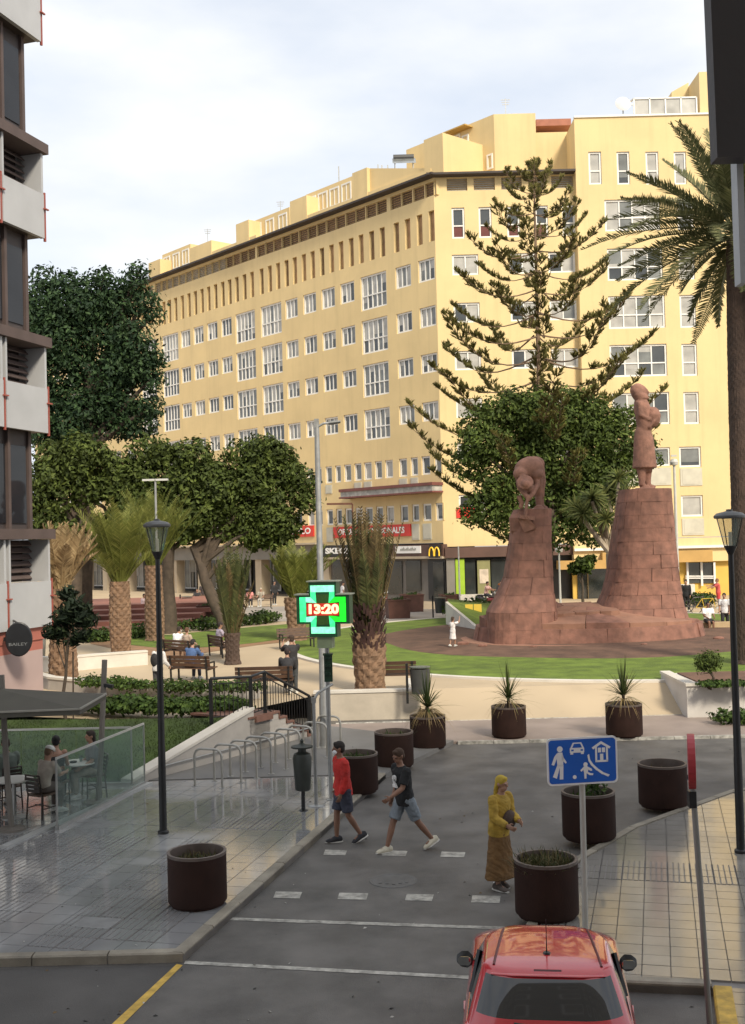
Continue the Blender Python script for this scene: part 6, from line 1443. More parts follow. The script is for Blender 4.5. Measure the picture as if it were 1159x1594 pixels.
pic('adult_pictogram', [[(388, 388), (408, 388), (412, 410), (410, 445), (386, 445), (384, 412)], [(386, 390), (388, 404), (372, 442), (362, 438), (374, 405)], [(408, 392), (414, 412), (425, 430), (421, 436), (406, 420)], [(386, 440), (398, 444), (382, 498), (366, 490)], [(396, 442), (411, 440), (409, 502), (394, 502)]], [(398, 374, 12)])
pic('car_pictogram', [[(440, 372), (500, 372), (500, 392), (440, 392)], [(442, 372), (453, 349), (489, 349), (499, 372)], [(442, 391), (454, 391), (454, 399), (442, 399)], [(486, 391), (498, 391), (498, 399), (486, 399)]])
mb = MB(); [mb.prism([I(*p) for p in P][::-1], .0137, .0146, M=SM) for P in ([(450, 371), (458, 354), (484, 354), (491, 371)], [(446, 378), (456, 378), (456, 385), (446, 385)], [(485, 378), (495, 378), (495, 385), (485, 385)])]; mb.obj('car_windows', SBL, ts)
pic('house_pictogram', [[(532, 374), (572, 348), (612, 374), (606, 382), (572, 360), (538, 382)], [(546, 376), (554, 371), (554, 436), (546, 436)], [(592, 371), (600, 376), (600, 436), (592, 436)], [(546, 429), (600, 429), (600, 437), (546, 437)], [(558, 376), (571, 376), (571, 396), (558, 396)], [(575, 376), (588, 376), (588, 396), (575, 396)], [(566, 402), (580, 402), (580, 430), (566, 430)]])
pic('child_pictogram', [[(496, 452), (512, 452), (514, 470), (512, 480), (497, 480), (495, 470)], [(496, 454), (498, 463), (486, 474), (481, 468)], [(512, 453), (528, 462), (532, 470), (526, 473), (510, 464)], [(497, 478), (507, 480), (506, 504), (498, 504)], [(505, 480), (513, 476), (524, 482), (536, 484), (534, 491), (520, 490)]], [(504, 444, 9)])
pic('ball_pictogram', [], [(457, 495, 8)])
arc = [(520, 400), (524, 424), (536, 444), (556, 464), (580, 482), (605, 493)]; q_ = [(x-3+i*.6, y+4.5) for i, (x, y) in enumerate(arc)]; pic('kerb_pictogram', [[arc[i], arc[i+1], (arc[i+1][0]-7, arc[i+1][1]+8), (arc[i][0]-7, arc[i][1]+6)] for i in range(5)])
# round red sign seen edge-on
b = G(1107, 1630, .11); Yr = b.y; tp = D(1076, 1185, Yr)-b
rs = thing('traffic_sign', 'round red traffic sign seen almost edge on, on a thin leaning post', 'traffic sign', b)
mb = MB(); mb.tube([(0, 0, 0), (tp.x*.5, 0, tp.z*.5), (tp.x+.005, .03, tp.z-.05)], .03, 10); mb.obj('post', mat('post_dull', (.27, .27, .255), .5, .1, 5, metal=.3), rs, smooth=True)
hd_ = math.atan2((tp+b).x, (tp+b).y); DM = Matrix.Translation(tp) @ Matrix.Rotation(-hd_+R(91), 4, 'Z') @ Matrix.Rotation(R(90), 4, 'X')
disc = lambda r_, n=28: [(r_*math.cos(2*math.pi*k/n), r_*math.sin(2*math.pi*k/n)) for k in range(n)]
mb = MB(); mb.prism(disc(.27), -.035, .035, M=DM); mb.obj('disc', mat('sign_red', (.42, .04, .05), .4, .1, 4), rs)
mb = MB(); mb.prism(disc(.2), .0355, .038, M=DM); mb.obj('face', SWH, rs)
mb = MB(); mb.box((tp.x, .03, tp.z-.38), (.07, .09, .16)); mb.box((tp.x+.002, .03, tp.z-.17), (.06, .08, .05)); mb.obj('clamp', BLACKM, rs)
# ================================================================== TERRACE at left: glass screens, canopies, tables, chairs
gl = glassmat('screen_glass', (.93, .965, .95), .86)
a_, b_ = G(89, 1293, .1), G(225, 1221, .1)
def screen(label, a, b, h, n, rail=True, ends=True):
    t = thing('glass_screen', label, 'glass screen', a); L_ = (b-a); 
    for k in range(n):
        p, q_ = a+L_*(k/n)+L_.normalized()*.012, a+L_*((k+1)/n)-L_.normalized()*.012; nn = V((-L_.y, L_.x, 0)).normalized()*.006
        mb = MB(); vs = [p-nn, q_-nn, q_+nn, p+nn]; mb.add([v+V((0, 0, .08)) for v in vs]+[v+V((0, 0, h)) for v in vs], [(0, 1, 5, 4), (1, 2, 6, 5), (2, 3, 7, 6), (3, 0, 4, 7), (4, 5, 6, 7)]); mb.obj('glass_panel', gl, t, w=True)
    mb = MB(); mb.beam(a+V((0, 0, h+.02)), b+V((0, 0, h+.02)), .035, .04); mb.obj('top_rail', mat('rail_pale', (.55, .55, .53), .35, .05, 4, metal=.5), t, w=True)
    mb = MB(); mb.beam(a+V((0, 0, .04)), b+V((0, 0, .04)), .09, .08); mb.obj('base_rail', STEEL, t, w=True)
    mb = MB(); mb.beam(a, a+V((0, 0, h)), .03); mb.beam(b, b+V((0, 0, h)), .03); mb.obj('end_post', STEEL, t, w=True); return t
screen('glass terrace screen along the pavement in front of the café tables', a_, b_, 1.28, 3)
ba = V((a_.x-4.2, b_.y+.05, .1)); screen('glass terrace screen at the back along the shaded lawn', V((b_.x-.25, b_.y-.1, .1)), ba, 1.22, 4)
kb = MB(); kb.beam(a_+V((.1, -.05, .02))-UW*1.3, b_+V((.1, 0, .02)), .16, .05); struct('terrace_kerb', kb, mat('pale_kerb', (.36, .36, .35), .5, .1, 3, world=True))
def canopy(label, c, w_, z, mast, lean):
    t = thing('canopy', label, 'parasol', mast); c = V(c)-V(mast); zz = z-mast.z; mb = MB(); pts = [(-w_, -1.15), (w_, -.85), (w_, 1.1), (-w_, 1.1)]
    top = V((c.x, c.y, zz+.30)); vs = [V((c.x+x, c.y+y, zz)) for x, y in pts]+[V((c.x+x, c.y+y, zz-.10)) for x, y in pts]+[top, top-V((0, 0, .03))]
    mb.add(vs, [(0, 1, 8), (1, 2, 8), (2, 3, 8), (3, 0, 8), (1, 0, 9), (2, 1, 9), (3, 2, 9), (0, 3, 9)]+[(i, (i+1) % 4, 4+(i+1) % 4, 4+i) for i in range(4)]); mb.obj('fabric', mat('canopy_dark', (.085, .078, .062), .85, .12, 3, .1, 30), t)
    mb = MB(); [mb.beam(vs[i], vs[(i+1) % 4], .03) for i in range(4)]; mb.obj('edge', mat('canopy_edge', (.30, .28, .24), .7, .1, 3), t)
    mb = MB(); mb.tube([(0, 0, 0), (lean*.5, 0, zz*.5), (lean, .02, zz+.55)], .055, 9); mb.lathe([(.25, 0), (.25, .04), (.08, .06)], 14); mb.obj('mast', mat('mast_grey', (.17, .15, .13), .6, .15, 3), t, smooth=True)
    mb = MB(); mb.beam((lean*.85, .0, zz+.05), (lean*.85+.2, -.05, zz+.02), .07); mb.obj('hinge', BLACKM, t); return t
mst = G(152, 1250, .11); canopy('dark flat parasol with grey mast over the café tables, its corner by the lamp post', V((D(165, 1076, 21.6).x-1.75, 20.5, 0)), 1.75, D(165, 1078, 21.8).z, mst, D(162, 1020, mst.y).x-mst.x)
mst2 = G(18, 1292, .11); canopy('dark flat parasol further along the terrace at the left edge', V((D(165, 1076, 21.6).x-5.4, 20.4, 0)), 1.8, D(165, 1078, 21.8).z-.03, mst2, D(2, 1090, mst2.y).x-mst2.x)
def table(label, c, r_=.36):
    t = thing('cafe_table', label, 'table', c, group='round white café tables'); mb = MB(); mb.lathe([(0, .70), (r_, .70), (r_+.01, .715), (r_, .73), (0, .73)], 22); mb.obj('tabletop', mat('table_white', (.62, .61, .57), .4, .05, 3), t)
    mb = MB(); mb.lathe([(.035, .02), (.03, .70)], 9); mb.obj('leg', STEEL, t); mb = MB(); mb.lathe([(.24, 0), (.24, .015), (.04, .03)], 16); mb.obj('foot', STEEL, t); return t
def chair(label, c, rz):
    t = thing('cafe_chair', label, 'chair', c, rz, 'dark café chairs'); cm = mat('chair_dark', (.03, .02, .015), .5, .2, 5)
    MB().prism(rrect(.42, .42, .08), .43, .46).obj('seat', mat('chair_seat', (.10, .065, .045), .6, .2, 6), t)
    for sx in (-1, 1):
        mb = MB(); mb.tube([(sx*.19, -.19, 0), (sx*.18, -.18, .44)], .016, 6); mb.obj('leg', cm, t); mb = MB(); mb.tube([(sx*.20, .21, 0), (sx*.185, .18, .44), (sx*.18, .24, .84)], .016, 6); mb.obj('leg', cm, t)
    mb = MB(); P = [V((.18*math.cos(a), .24+.05*math.sin(a), .84-.0*a)) for a in [math.pi*k/6 for k in range(7)]]; mb.tube(P, .016, 6); mb.obj('back_frame', cm, t)
    for k in range(4): MB().box((0, .225+.012*k, .54+.075*k), (.35, .015, .055)).obj('back_slat', cm, t)
    mb = MB(); mb.beam((-.19, 0, .22), (.19, 0, .22), .018); mb.beam((-.19, -.19, .2), (-.2, .2, .2), .018); mb.beam((.19, -.19, .2), (.2, .2, .2), .018); mb.obj('stretcher', cm, t); return t
TZ = .11
tA = G(122, 1242, TZ); tA.z = TZ; table('round white café table behind the glass screen', tA)
tB = G(22, 1272, TZ); tB.z = TZ; table('round white café table at the left edge of the terrace', tB)
c1 = G(66, 1272, TZ); chair('dark café chair at the near end, under the person with the pale hat', c1, R(150)); c2_ = G(88, 1252, TZ); chair('dark café chair under the woman in the black top', c2_, R(170))
c3 = G(146, 1240, TZ); chair('dark café chair behind the glass, under the person facing the street', c3, R(-60)); c4 = G(14, 1258, TZ); chair('dark café chair under the man in the green shirt', c4, R(215))
gl_ = thing('drinking_glass', 'small drinking glass on the round table behind the glass screen', 'glass', tA+V((.05, .05, .73))); MB().lathe([(.03, 0), (.038, .12), (.034, .12), (.027, .01)], 10).obj('glass', glassmat('tumbler', (.9, .95, .93), .6), gl_)
tag(MB().lathe([(0, 0), (.07, 0), (.08, .03), (.07, .03), (.06, .01)], 12).obj('ashtray', BLACKM, None, loc=tA+V((-.08, -.06, .73))), 'black ashtray on the round table behind the glass screen', 'ashtray')
# ================================================================== PEOPLE
SKIN = mat('skin', (.36, .20, .135), .55, .08, 6); SKIND = mat('tanned_skin', (.24, .125, .08), .55, .08, 6)
EYE = mat('eye_dark', (.02, .015, .012), .3, .1, 5); LIP = mat('lip', (.30, .10, .085), .5, .05, 5)
def cloth(c, nm=None): return mat(nm or 'cloth_%02x%02x%02x' % tuple(int(255*min(1, x)) for x in c), c, .85, .25, 6, .9, 11)
FW = V((0, -1, 0)); UPZ = V((0, 0, 1)); XX = V((1, 0, 0))
def sagd(a): a = R(a); return FW*math.sin(a)-UPZ*math.cos(a)
from mathutils import noise as NZ
def folds(o, near):
    if not near: return
    me = o.data; off = V((rnd(0, 9), rnd(0, 9), rnd(0, 9)))
    for v in me.vertices:
        p = v.co; q = V((p.x*7+NZ.noise(p*5+off)*1.6, p.y*7, p.z*11+p.x*9))
        v.co = p+v.normal*(.011*NZ.noise(q+off)+.006*(1-2*abs(NZ.noise(q*1.7+off)))-.002)
def person(label, loc, rz, H=1.72, lean=3, th=(0, 0), kn=(4, 4), arms=((5, 10, .12), (5, 10, .12)), head=(0, 0), sit=None, top=(.3, .3, .3), bot=(.1, .1, .12), hair=(.03, .02, .015), shoe=(.5, .5, .48), skin=None, sleeve='short', legs='long', hs='short', mask=False, near=False, female=False, spread=.02, hips=None, voxel=None, extra=None, hat=None, group=None, footp=None, skl=1.15):
    skin = skin or SKIN; k = H/1.72; hk = 1.0 if H > 1.4 else 1.18
    t = thing('person', label, 'person', loc, rz, group=group)
    P0 = V((0, 0, 0)); l_ = R(lean); tv = UPZ*math.cos(l_)+FW*math.sin(l_); tn = FW*math.cos(l_)-UPZ*math.sin(l_)
    sw_ = .17 if female else .19
    J = {}
    for i, s in enumerate((-1, 1)):
        hp = P0+XX*s*.09; kd = sagd(th[i]); kne = hp+(kd+XX*s*spread).normalized()*.43; sd_ = sagd(th[i]-kn[i]); ank = kne+sd_*.41
        sh = P0+tv*.475+XX*s*sw_; a, e, ab = arms[i][:3]; inw = arms[i][3] if len(arms[i]) > 3 else .0
        elb = sh+(sagd(a)+XX*s*ab).normalized()*.28; wd_ = (sagd(a+e)-XX*s*inw).normalized(); wr = elb+wd_*.245
        J[s] = dict(hip=hp, knee=kne, ank=ank, sh=sh, elb=elb, wr=wr, wd=wd_, fa=(th[i]-kn[i]))
    zmin = min(J[s]['ank'].z for s in (-1, 1))-.085
    dz = -zmin if sit is None else (sit+.10)/k
    off = V((0, 0, dz))
    P0 = P0+off
    for s in J: 
        for q_ in ('hip', 'knee', 'ank', 'sh', 'elb', 'wr'): J[s][q_] = J[s][q_]+off
    nb_ = P0+tv*.53; hc = nb_+(tv*.5+UPZ*.5).normalized()*.165*hk+FW*.025; HM = Matrix.Rotation(R(head[0]), 3, 'Z') @ Matrix.Rotation(R(head[1]), 3, 'X')
    hl = lambda x, y, z: hc+HM @ (V((x, y, z))*hk)
    tor = [(P0-tv*.08, .145, .10), (P0+tv*.03, .165, .115), (P0+tv*.17, .135 if female else .145, .10), (P0+tv*.33, .155 if female else .17, .115), (P0+tv*.45, .165 if female else .185, .10), (P0+tv*.51, .09, .07), (P0+tv*.55, .06, .06)]
    S = MB(); S.loft([(c, XX*a, tn*b) for c, a, b in tor], 18)
    S.tube([nb_-tv*.03, hc-UPZ*.03], [.058, .052], 12)
    S.ell(hc+HM @ V((0, .01, .02))*hk, (.077*hk, .095*hk, .105*hk), 18, 12, M=HM); S.ell(hl(0, -.025, -.055), (.056*hk, .066*hk, .065*hk), 14, 9, M=HM)
    S.ell(hl(0, -.098, -.012), (.014*hk, .022*hk, .024*hk), 8, 6, M=HM)
    for s in (-1, 1): S.ell(hl(s*.079, .012, -.002), (.012*hk, .022*hk, .032*hk), 8, 6, M=HM); S.ell(hl(s*.03, -.082, .018), (.022*hk, .012*hk, .009*hk), 8, 5, M=HM)
    for s in (-1, 1):
        j = J[s]; S.ell(j['sh'], (.062, .06, .06), 12, 8); S.tube([j['sh'], j['sh'].lerp(j['elb'], .5), j['elb']], [.054, .05, .041], 12); S.ell(j['elb'], .041, 10, 7); S.tube([j['elb'], j['elb'].lerp(j['wr'], .35), j['wr']], [.041, .043, .028], 12)
        d = j['wd']; n_ = -XX*s; n_ = (n_-d*n_.dot(d)).normalized(); w_ = d.cross(n_).normalized(); 
        if w_.dot(FW) < 0: w_ = -w_
        HMx = Matrix((w_, n_, d)).transposed(); pc_ = j['wr']+d*.05; S.ell(j['wr'], (.028, .026, .03), 10, 7); S.ell(pc_, (.040, .017, .058), 12, 8, M=HMx)
        fr_ = .0092 if near else .0105
        for q_, (o_, ll) in enumerate(((.030, .068), (.010, .078), (-.011, .072), (-.031, .055))):
            r0 = pc_+d*.038+w_*o_; r1 = r0+(d*.9+n_*.35+w_*o_*2.2).normalized()*ll*.55; r2 = r1+(d*.55+n_*.8).normalized()*ll*.55; S.tube([r0, r1, r2], [fr_, fr_*.95, fr_*.8], 7)
        r0 = pc_-d*.02+w_*.03; r1 = r0+(w_*.8+d*.6+n_*.2).normalized()*.04; r2 = r1+(d*.9+n_*.5).normalized()*.035; S.tube([r0, r1, r2], [fr_*1.25, fr_*1.1, fr_*.9], 7)
        S.tube([j['hip'], j['hip'].lerp(j['knee'], .45), j['knee']], [.088, .078, .054], 14); S.ell(j['knee'], .055, 10, 7); S.tube([j['knee'], j['knee'].lerp(j['ank'], .32), j['ank']], [.053, .056, .034], 12)
        fp = (j['fa']*.75 if footp is None else footp[0 if s < 0 else 1]); fd = FW*math.cos(R(fp))+UPZ*math.sin(R(fp)); S.ell(j['ank'], .04, 10, 7); S.tube([j['ank']-UPZ*.015, j['ank']-UPZ*.04+fd*.12], [.038, .032], 9); j['fd'] = fd
    o = remesh('body', S, skin, t, voxel or (.0085 if near else .0125), 1); o.data.materials.clear(); o.data.materials.append(skin)
    # clothes
    C_ = MB(); g = .024
    lo = -.10 if sit is None else -.02
    C_.loft([(P0+tv*lo, XX*(.165+g), tn*(.122+g)), (P0+tv*.06, XX*(.165+g), tn*(.118+g))]+[(c, XX*(a+g), tn*(b+g)) for c, a, b in tor[2:5]]+[(P0+tv*.505, XX*.10, tn*.085), (P0+tv*.535, XX*.072, tn*.07)], 20)
    for s in (-1, 1):
        j = J[s]; C_.ell(j['sh'], .072, 12, 8)
        if sleeve == 'short': C_.tube([j['sh'], j['sh'].lerp(j['elb'], .8)], [.077, .076], 12)
        elif sleeve == 'long': C_.tube([j['sh'], j['elb']], [.078, .068], 12); C_.ell(j['elb'], .068, 10, 7); C_.tube([j['elb'], j['elb'].lerp(j['wr'], .6), j['elb'].lerp(j['wr'], .97)], [.068, .062, .05], 12)
    if sleeve == 'none': 
        C_ = MB(); C_.loft([(P0+tv*lo, XX*(.165+g), tn*(.122+g)), (P0+tv*.06, XX*(.165+g), tn*(.118+g)), (P0+tv*.17, XX*(.14+g), tn*(.10+g)), (P0+tv*.33, XX*(.158+g), tn*(.117+g)), (P0+tv*.42, XX*.125, tn*.10)], 20)
        for s in (-1, 1): C_.tube([P0+tv*.40+XX*s*.10+tn*.09, P0+tv*.515+XX*s*.115, P0+tv*.40+XX*s*.10-tn*.09], .014, 6)
    vx = .016 if near else .02
    o = remesh('shirt', C_, cloth(top), t, vx if not near else .012, 1); folds(o, near); o.data.materials.clear(); o.data.materials.append(cloth(top))
    B_ = MB(); B_.loft([(P0-tv*.10, XX*.16, tn*.125), (P0+tv*.0, XX*.178, tn*.128), (P0+tv*.07, XX*.165, tn*.12)], 18)
    for s in (-1, 1):
        j = J[s]; e = 1.0 if legs == 'long' else .86
        if legs == 'skirt': continue
        B_.ell(j['hip'], .105, 12, 8); B_.tube([j['hip'], j['hip'].lerp(j['knee'], e)], [.108, .078 if legs == 'long' else .10], 14)
        if legs == 'long': B_.ell(j['knee'], .073, 10, 7); B_.tube([j['knee'], j['knee'].lerp(j['ank'], .94)], [.073, .055], 12)
    if legs == 'skirt':
        km = (J[-1]['knee']+J[1]['knee'])/2; hw = abs(J[1]['knee'].x-J[-1]['knee'].x)/2+.10; fwd = max(.13, abs((J[1]['knee']-J[-1]['knee']).y)/2+.09); B_.loft([(P0-tv*.02, XX*.175, tn*.13), (P0.lerp(km, .5), XX*.19, FW*.15), (P0.lerp(km, skl), XX*hw*(.6+.48*skl), FW*fwd*(.6+.48*skl))], 20)
    o = remesh('trousers' if legs == 'long' else ('skirt' if legs == 'skirt' else 'shorts'), B_, cloth(bot), t, vx if not near else .012, 1); folds(o, near); o.data.materials.clear(); o.data.materials.append(cloth(bot))
    for s in (-1, 1):
        j = J[s]; fd = j['fd']; a = j['ank']; ud = (UPZ-fd*UPZ.dot(fd)).normalized(); c0 = a-ud*.045
        mb = MB(); mb.loft([(c0-fd*.095+ud*.01, XX*.032, ud*.04), (c0-fd*.06+ud*.012, XX*.05, ud*.062), (c0+fd*.02+ud*.014, XX*.052, ud*.062), (c0+fd*.09-ud*.002, XX*.057, ud*.046), (c0+fd*.16-ud*.010, XX*.05, ud*.034), (c0+fd*.20-ud*.016, XX*.024, ud*.02)], 14)
        so = mb.obj('shoe', cloth(shoe), t, smooth=True)
        mb = MB(); mb.loft([(c0-fd*.105-ud*.03, XX*.036, fd*.0+ud*.018), (c0-fd*.06-ud*.03, XX*.055, ud*.019), (c0+fd*.09-ud*.03, XX*.061, ud*.018), (c0+fd*.205-ud*.026, XX*.03, ud*.015)], 12); mb.obj('sole', cloth((.62, .60, .55)), so, smooth=True)
    hm_ = cloth(hair) 
    Hh = MB()
    if hs in ('short', 'long', 'bun', 'pony'):
        Hh.ell(hl(0, .018, .038), (.086*hk, .10*hk, .094*hk), 18, 12, M=HM); Hh.ell(hl(0, .05, -.01), (.078*hk, .062*hk, .075*hk), 14, 9, M=HM); Hh.ell(hl(0, -.045, .085), (.06*hk, .04*hk, .035*hk), 12, 7, M=HM)
    if hs == 'long': Hh.loft([(hl(0, .05, .03), HM @ XX*.085, HM @ FW*.05), (hl(0, .075, -.10), HM @ XX*.085, HM @ FW*.045), (hl(0, .085, -.22), HM @ XX*.07, HM @ FW*.035)], 14)
    if hs == 'bun': Hh.ell(hl(0, .10, .07), .045*hk, 10, 8)
    if hs == 'pony': Hh.tube([hl(0, .09, .03), hl(0, .14, -.03), hl(0, .13, -.14)], [.035, .032, .012], 9)
    if Hh.v: 
        o = remesh('hair', Hh, hm_, t, .012, 1); o.data.materials.clear(); o.data.materials.append(hm_)
        if near:
            pass
    if hat: mb = MB(); mb.ell(hl(0, .01, .07), (.094*hk, .112*hk, .07*hk), 16, 9, M=HM); mb.ell(hl(0, -.07, .055), (.07, .08, .012), 14, 6, M=HM); mb.obj('hat', cloth(hat), t, smooth=True)
    if mask: mb = MB(); mb.ell(hl(0, -.052, -.05), (.058*hk, .055*hk, .048*hk), 14, 9, M=HM); mb.obj('face_mask', cloth((.78, .80, .82)), t, smooth=True)
    for s in (-1, 1): mb = MB(); mb.ell(hl(s*.03, -.089, .008), (.011, .006, .006), 8, 6, M=HM); mb.obj('eye', EYE, t)
    if not mask: mb = MB(); mb.ell(hl(0, -.088, -.062), (.022, .006, .006), 8, 6, M=HM); mb.obj('mouth', LIP, t)
    if extra: extra(t, dict(P0=P0, tv=tv, tn=tn, J=J, hc=hc, HM=HM, hl=hl))
    t.scale = (k, k, k); return t
def pside(px, py, z=0): return G(px, py, z)
# the three people on the street
def red_extra(t, q): pass
person('man in red jacket, dark shorts and white face mask crossing by the zebra', G(536, 1312, 0), R(-68), 1.74, lean=4, th=(12, -6), kn=(10, 26), arms=((-8, 22, .10), (2, 18, .10)), head=(-15, 4), top=(.50, .028, .022), bot=(.045, .05, .075), hair=(.02, .015, .012), shoe=(.03, .03, .035), sleeve='long', legs='shorts', mask=True, near=True, skin=SKIND)
def num_extra(t, q):
    M_ = fmat(-XX*1.0, q['tn'], q['tv'], q['P0']+q['tv']*.30+q['tn']*.147); text('shirt_number', '2', .26, cloth((.78, .77, .75)), t, M_, .012, bold=.012)
person('man in black numbered shirt, grey shorts and pale trainers striding over the road', G(632, 1325, 0), R(-62), 1.76, lean=7, th=(24, -24), kn=(6, 16), arms=((-12, 38, .12), (22, 40, .10)), head=(10, 16), top=(.014, .014, .015), bot=(.20, .23, .26), hair=(.06, .032, .018), shoe=(.62, .57, .45), sleeve='short', legs='shorts', near=True, skin=SKIND, extra=num_extra, footp=(0, -24))
def bag_extra(t, q):
    P0, tv, tn = q['P0'], q['tv'], q['tn']; mb = MB(); mb.ell(P0+tv*.16+tn*.15+XX*.06, (.14, .07, .15), 14, 9); mb.obj('handbag', cloth((.07, .045, .035)), t, smooth=True)
person('person in yellow headscarf and long brown and yellow clothes beside the near planter', G(779, 1383, 0), R(40), 1.66, lean=6, th=(5, -4), kn=(4, 6), arms=((8, 62, .10, .2), (6, 70, .10, .3)), head=(10, 6), top=(.40, .26, .04), bot=(.16, .085, .03), hair=(.44, .31, .04), shoe=(.10, .08, .07), sleeve='long', legs='skirt', hs='long', near=True, female=True, extra=bag_extra, skl=1.75)
# ---- café people
person('person in green shirt with bent arms at the left end of the terrace', c4+V((0, 0, 0)), R(215-180+180), 1.72, lean=14, th=(84, 80), kn=(86, 84), arms=((28, 70, .1, .3), (30, 72, .1, .3)), head=(0, 14), sit=.46, top=(.10, .12, .10), bot=(.06, .06, .07), legs='long', skin=SKIND)
person('woman in pale headband with her head bent, on the near café chair', c1, R(150), 1.64, lean=18, th=(82, 84), kn=(88, 84), arms=((32, 60, .08, .3), (34, 64, .08, .3)), head=(0, 26), sit=.46, top=(.38, .33, .28), bot=(.10, .08, .07), hair=(.14, .085, .05), hs='short', hat=(.70, .68, .64), female=True)
person('woman with black hair in a black strap top seen from behind at the café', c2_, R(190), 1.68, lean=4, th=(82, 82), kn=(86, 86), arms=((20, 60, .14), (24, 60, .14, .2)), head=(0, 4), sit=.46, top=(.02, .02, .022), bot=(.03, .03, .035), hair=(.012, .01, .01), hs='bun', sleeve='none', female=True)
person('person in grey top sitting behind the glass screen at the round table', c3, R(-60), 1.68, lean=3, th=(82, 82), kn=(86, 86), arms=((10, 50, .12), (14, 50, .12)), head=(0, 0), sit=.46, top=(.16, .16, .165), bot=(.30, .27, .23), hair=(.03, .02, .015), hs='long', female=True)
# ---- people in the park
def onbench(bk, dx, rz): M_ = Matrix.Rotation(rz, 3, 'Z'); return bk+M_ @ V((dx, .02, 0))
person('man in blue coat bent over his phone on the bench by the curved wall', onbench(b1, .1, R(158)), R(158), 1.76, lean=20, th=(84, 82), kn=(82, 86), arms=((40, 60, .1, .3), (40, 60, .1, .3)), head=(0, 28), sit=.46, top=(.06, .11, .24), bot=(.03, .035, .06), sleeve='long', hair=(.02, .016, .014))
person('person in white shirt and face mask sitting forward on the park bench', onbench(b2, .35, R(140)), R(150), 1.72, lean=22, th=(84, 84), kn=(84, 88), arms=((50, 30, .1), (52, 30, .1)), head=(0, 10), sit=.46, top=(.74, .74, .76), bot=(.36, .22, .16), sleeve='long', mask=True, legs='shorts')
person('person in beige top leaning back on the bench beside the one in white', onbench(b2, -.4, R(140)), R(140), 1.66, lean=-6, th=(82, 82), kn=(80, 80), arms=((20, 50, .1, .2), (20, 50, .1, .2)), head=(20, 10), sit=.46, top=(.42, .33, .26), bot=(.04, .035, .035), hair=(.10, .05, .03), mask=True, sleeve='long', female=True)
person('person in pale lilac clothes sitting on the bench behind the slim palm', onbench(b3, .3, R(120)), R(120), 1.68, lean=8, th=(80, 74), kn=(70, 50), arms=((30, 50, .1), (30, 50, .1)), head=(0, 20), sit=.46, top=(.42, .36, .44), bot=(.36, .27, .22), sleeve='short', hair=(.03, .02, .02), female=True)
pb = V((D(455, 1060, 33.8).x, 33.8, PZ)); person('standing person with raised arms and dark top behind the stair railing', pb, R(200), 1.70, lean=3, arms=((60, 95, .2, .3), (62, 95, .2, .3)), head=(20, 0), top=(.03, .028, .03), bot=(.05, .055, .06), hair=(.05, .03, .02), skin=SKIN)
pb = V((D(428, 1070, 33.3).x, 33.3, PZ)); person('person in black and white jacket sitting on the bench by the stair top', pb+V((.35, .2, 0)), R(180), 1.7, lean=10, th=(84, 84), kn=(86, 86), arms=((30, 40, .1), (30, 40, .1)), sit=.46, top=(.03, .03, .032), bot=(.04, .04, .05), sleeve='long', hair=(.03, .02, .02))
pb = V((D(246, 1078, 33.6).x, 33.6, PZ)); person('standing person in white and black jacket behind the left lamp post', pb, R(150), 1.60, lean=6, arms=((10, 40, .12), (10, 60, .12)), head=(0, 10), top=(.60, .58, .57), bot=(.05, .05, .055), sleeve='long', hair=(.25, .2, .16), extra=lambda t, q: MB().ell(q['P0']+q['tv']*.25-q['tn']*.12+XX*.05, (.15, .10, .22), 14, 9).obj('backpack', cloth((.02, .02, .022)), t, smooth=True))
pb = G(705, 1006, PZ+.2); person('small girl in white dress raising an arm on the brown soil', pb, R(140), 1.13, lean=2, th=(6, -8), kn=(2, 8), arms=((100, 60, .4), (20, 20, .5)), top=(.66, .62, .62), bot=(.68, .64, .64), hair=(.05, .03, .02), legs='skirt', female=True, hs='pony', voxel=.012)
pb = gz(597, 953); person('man in white shirt and red shorts walking away past the tied palm', pb, R(175), 1.74, th=(8, -6), kn=(4, 10), top=(.74, .73, .72), bot=(.50, .04, .04), legs='shorts', hair=(.02, .016, .014), skin=SKIND)
pb = gz(560, 945); person('person in pale top standing half hidden by the tied palm fronds', pb, R(150), 1.68, top=(.60, .58, .60), bot=(.06, .06, .08), hair=(.02, .02, .02), female=True)
pb = gz(533, 944); person('person in white standing just right of the lit cross', pb, R(100), 1.70, th=(10, -8), kn=(4, 12), top=(.72, .70, .70), bot=(.08, .08, .1), hair=(.03, .02, .02))
pb = gz(521, 952); person('person in pink top walking near the shop behind the lit cross', pb, R(60), 1.66, th=(10, -8), kn=(4, 12), top=(.60, .30, .32), bot=(.10, .10, .14), hair=(.03, .02, .02), female=True)
pb = gz(223, 968); person('person in pale pink clothes coming down the red steps between the palms', pb, R(60), 1.68, lean=8, th=(14, -10), kn=(8, 14), top=(.58, .46, .48), bot=(.45, .42, .44), hair=(.03, .02, .02), sleeve='long', female=True)
pb = gz(252, 985); person('person in blue walking behind the left lamp post', pb, R(-60), 1.66, th=(14, -10), kn=(8, 14), top=(.12, .18, .32), bot=(.05, .05, .07), hair=(.03, .02, .02))
person('person in dark clothes sitting at the far left end of the arcade bench', b6_+V((-.6, .02, 0)), R(0), 1.7, lean=6, th=(84, 84), kn=(86, 86), arms=((24, 50, .1), (24, 50, .1)), sit=.46, top=(.03, .03, .03), bot=(.03, .03, .03))
pb = gz(316, 943); person('person in dark top standing by the arcade bench', pb, R(20), 1.72, top=(.04, .03, .03), bot=(.30, .2, .16), legs='shorts', hair=(.02, .02, .02), skin=SKIND)
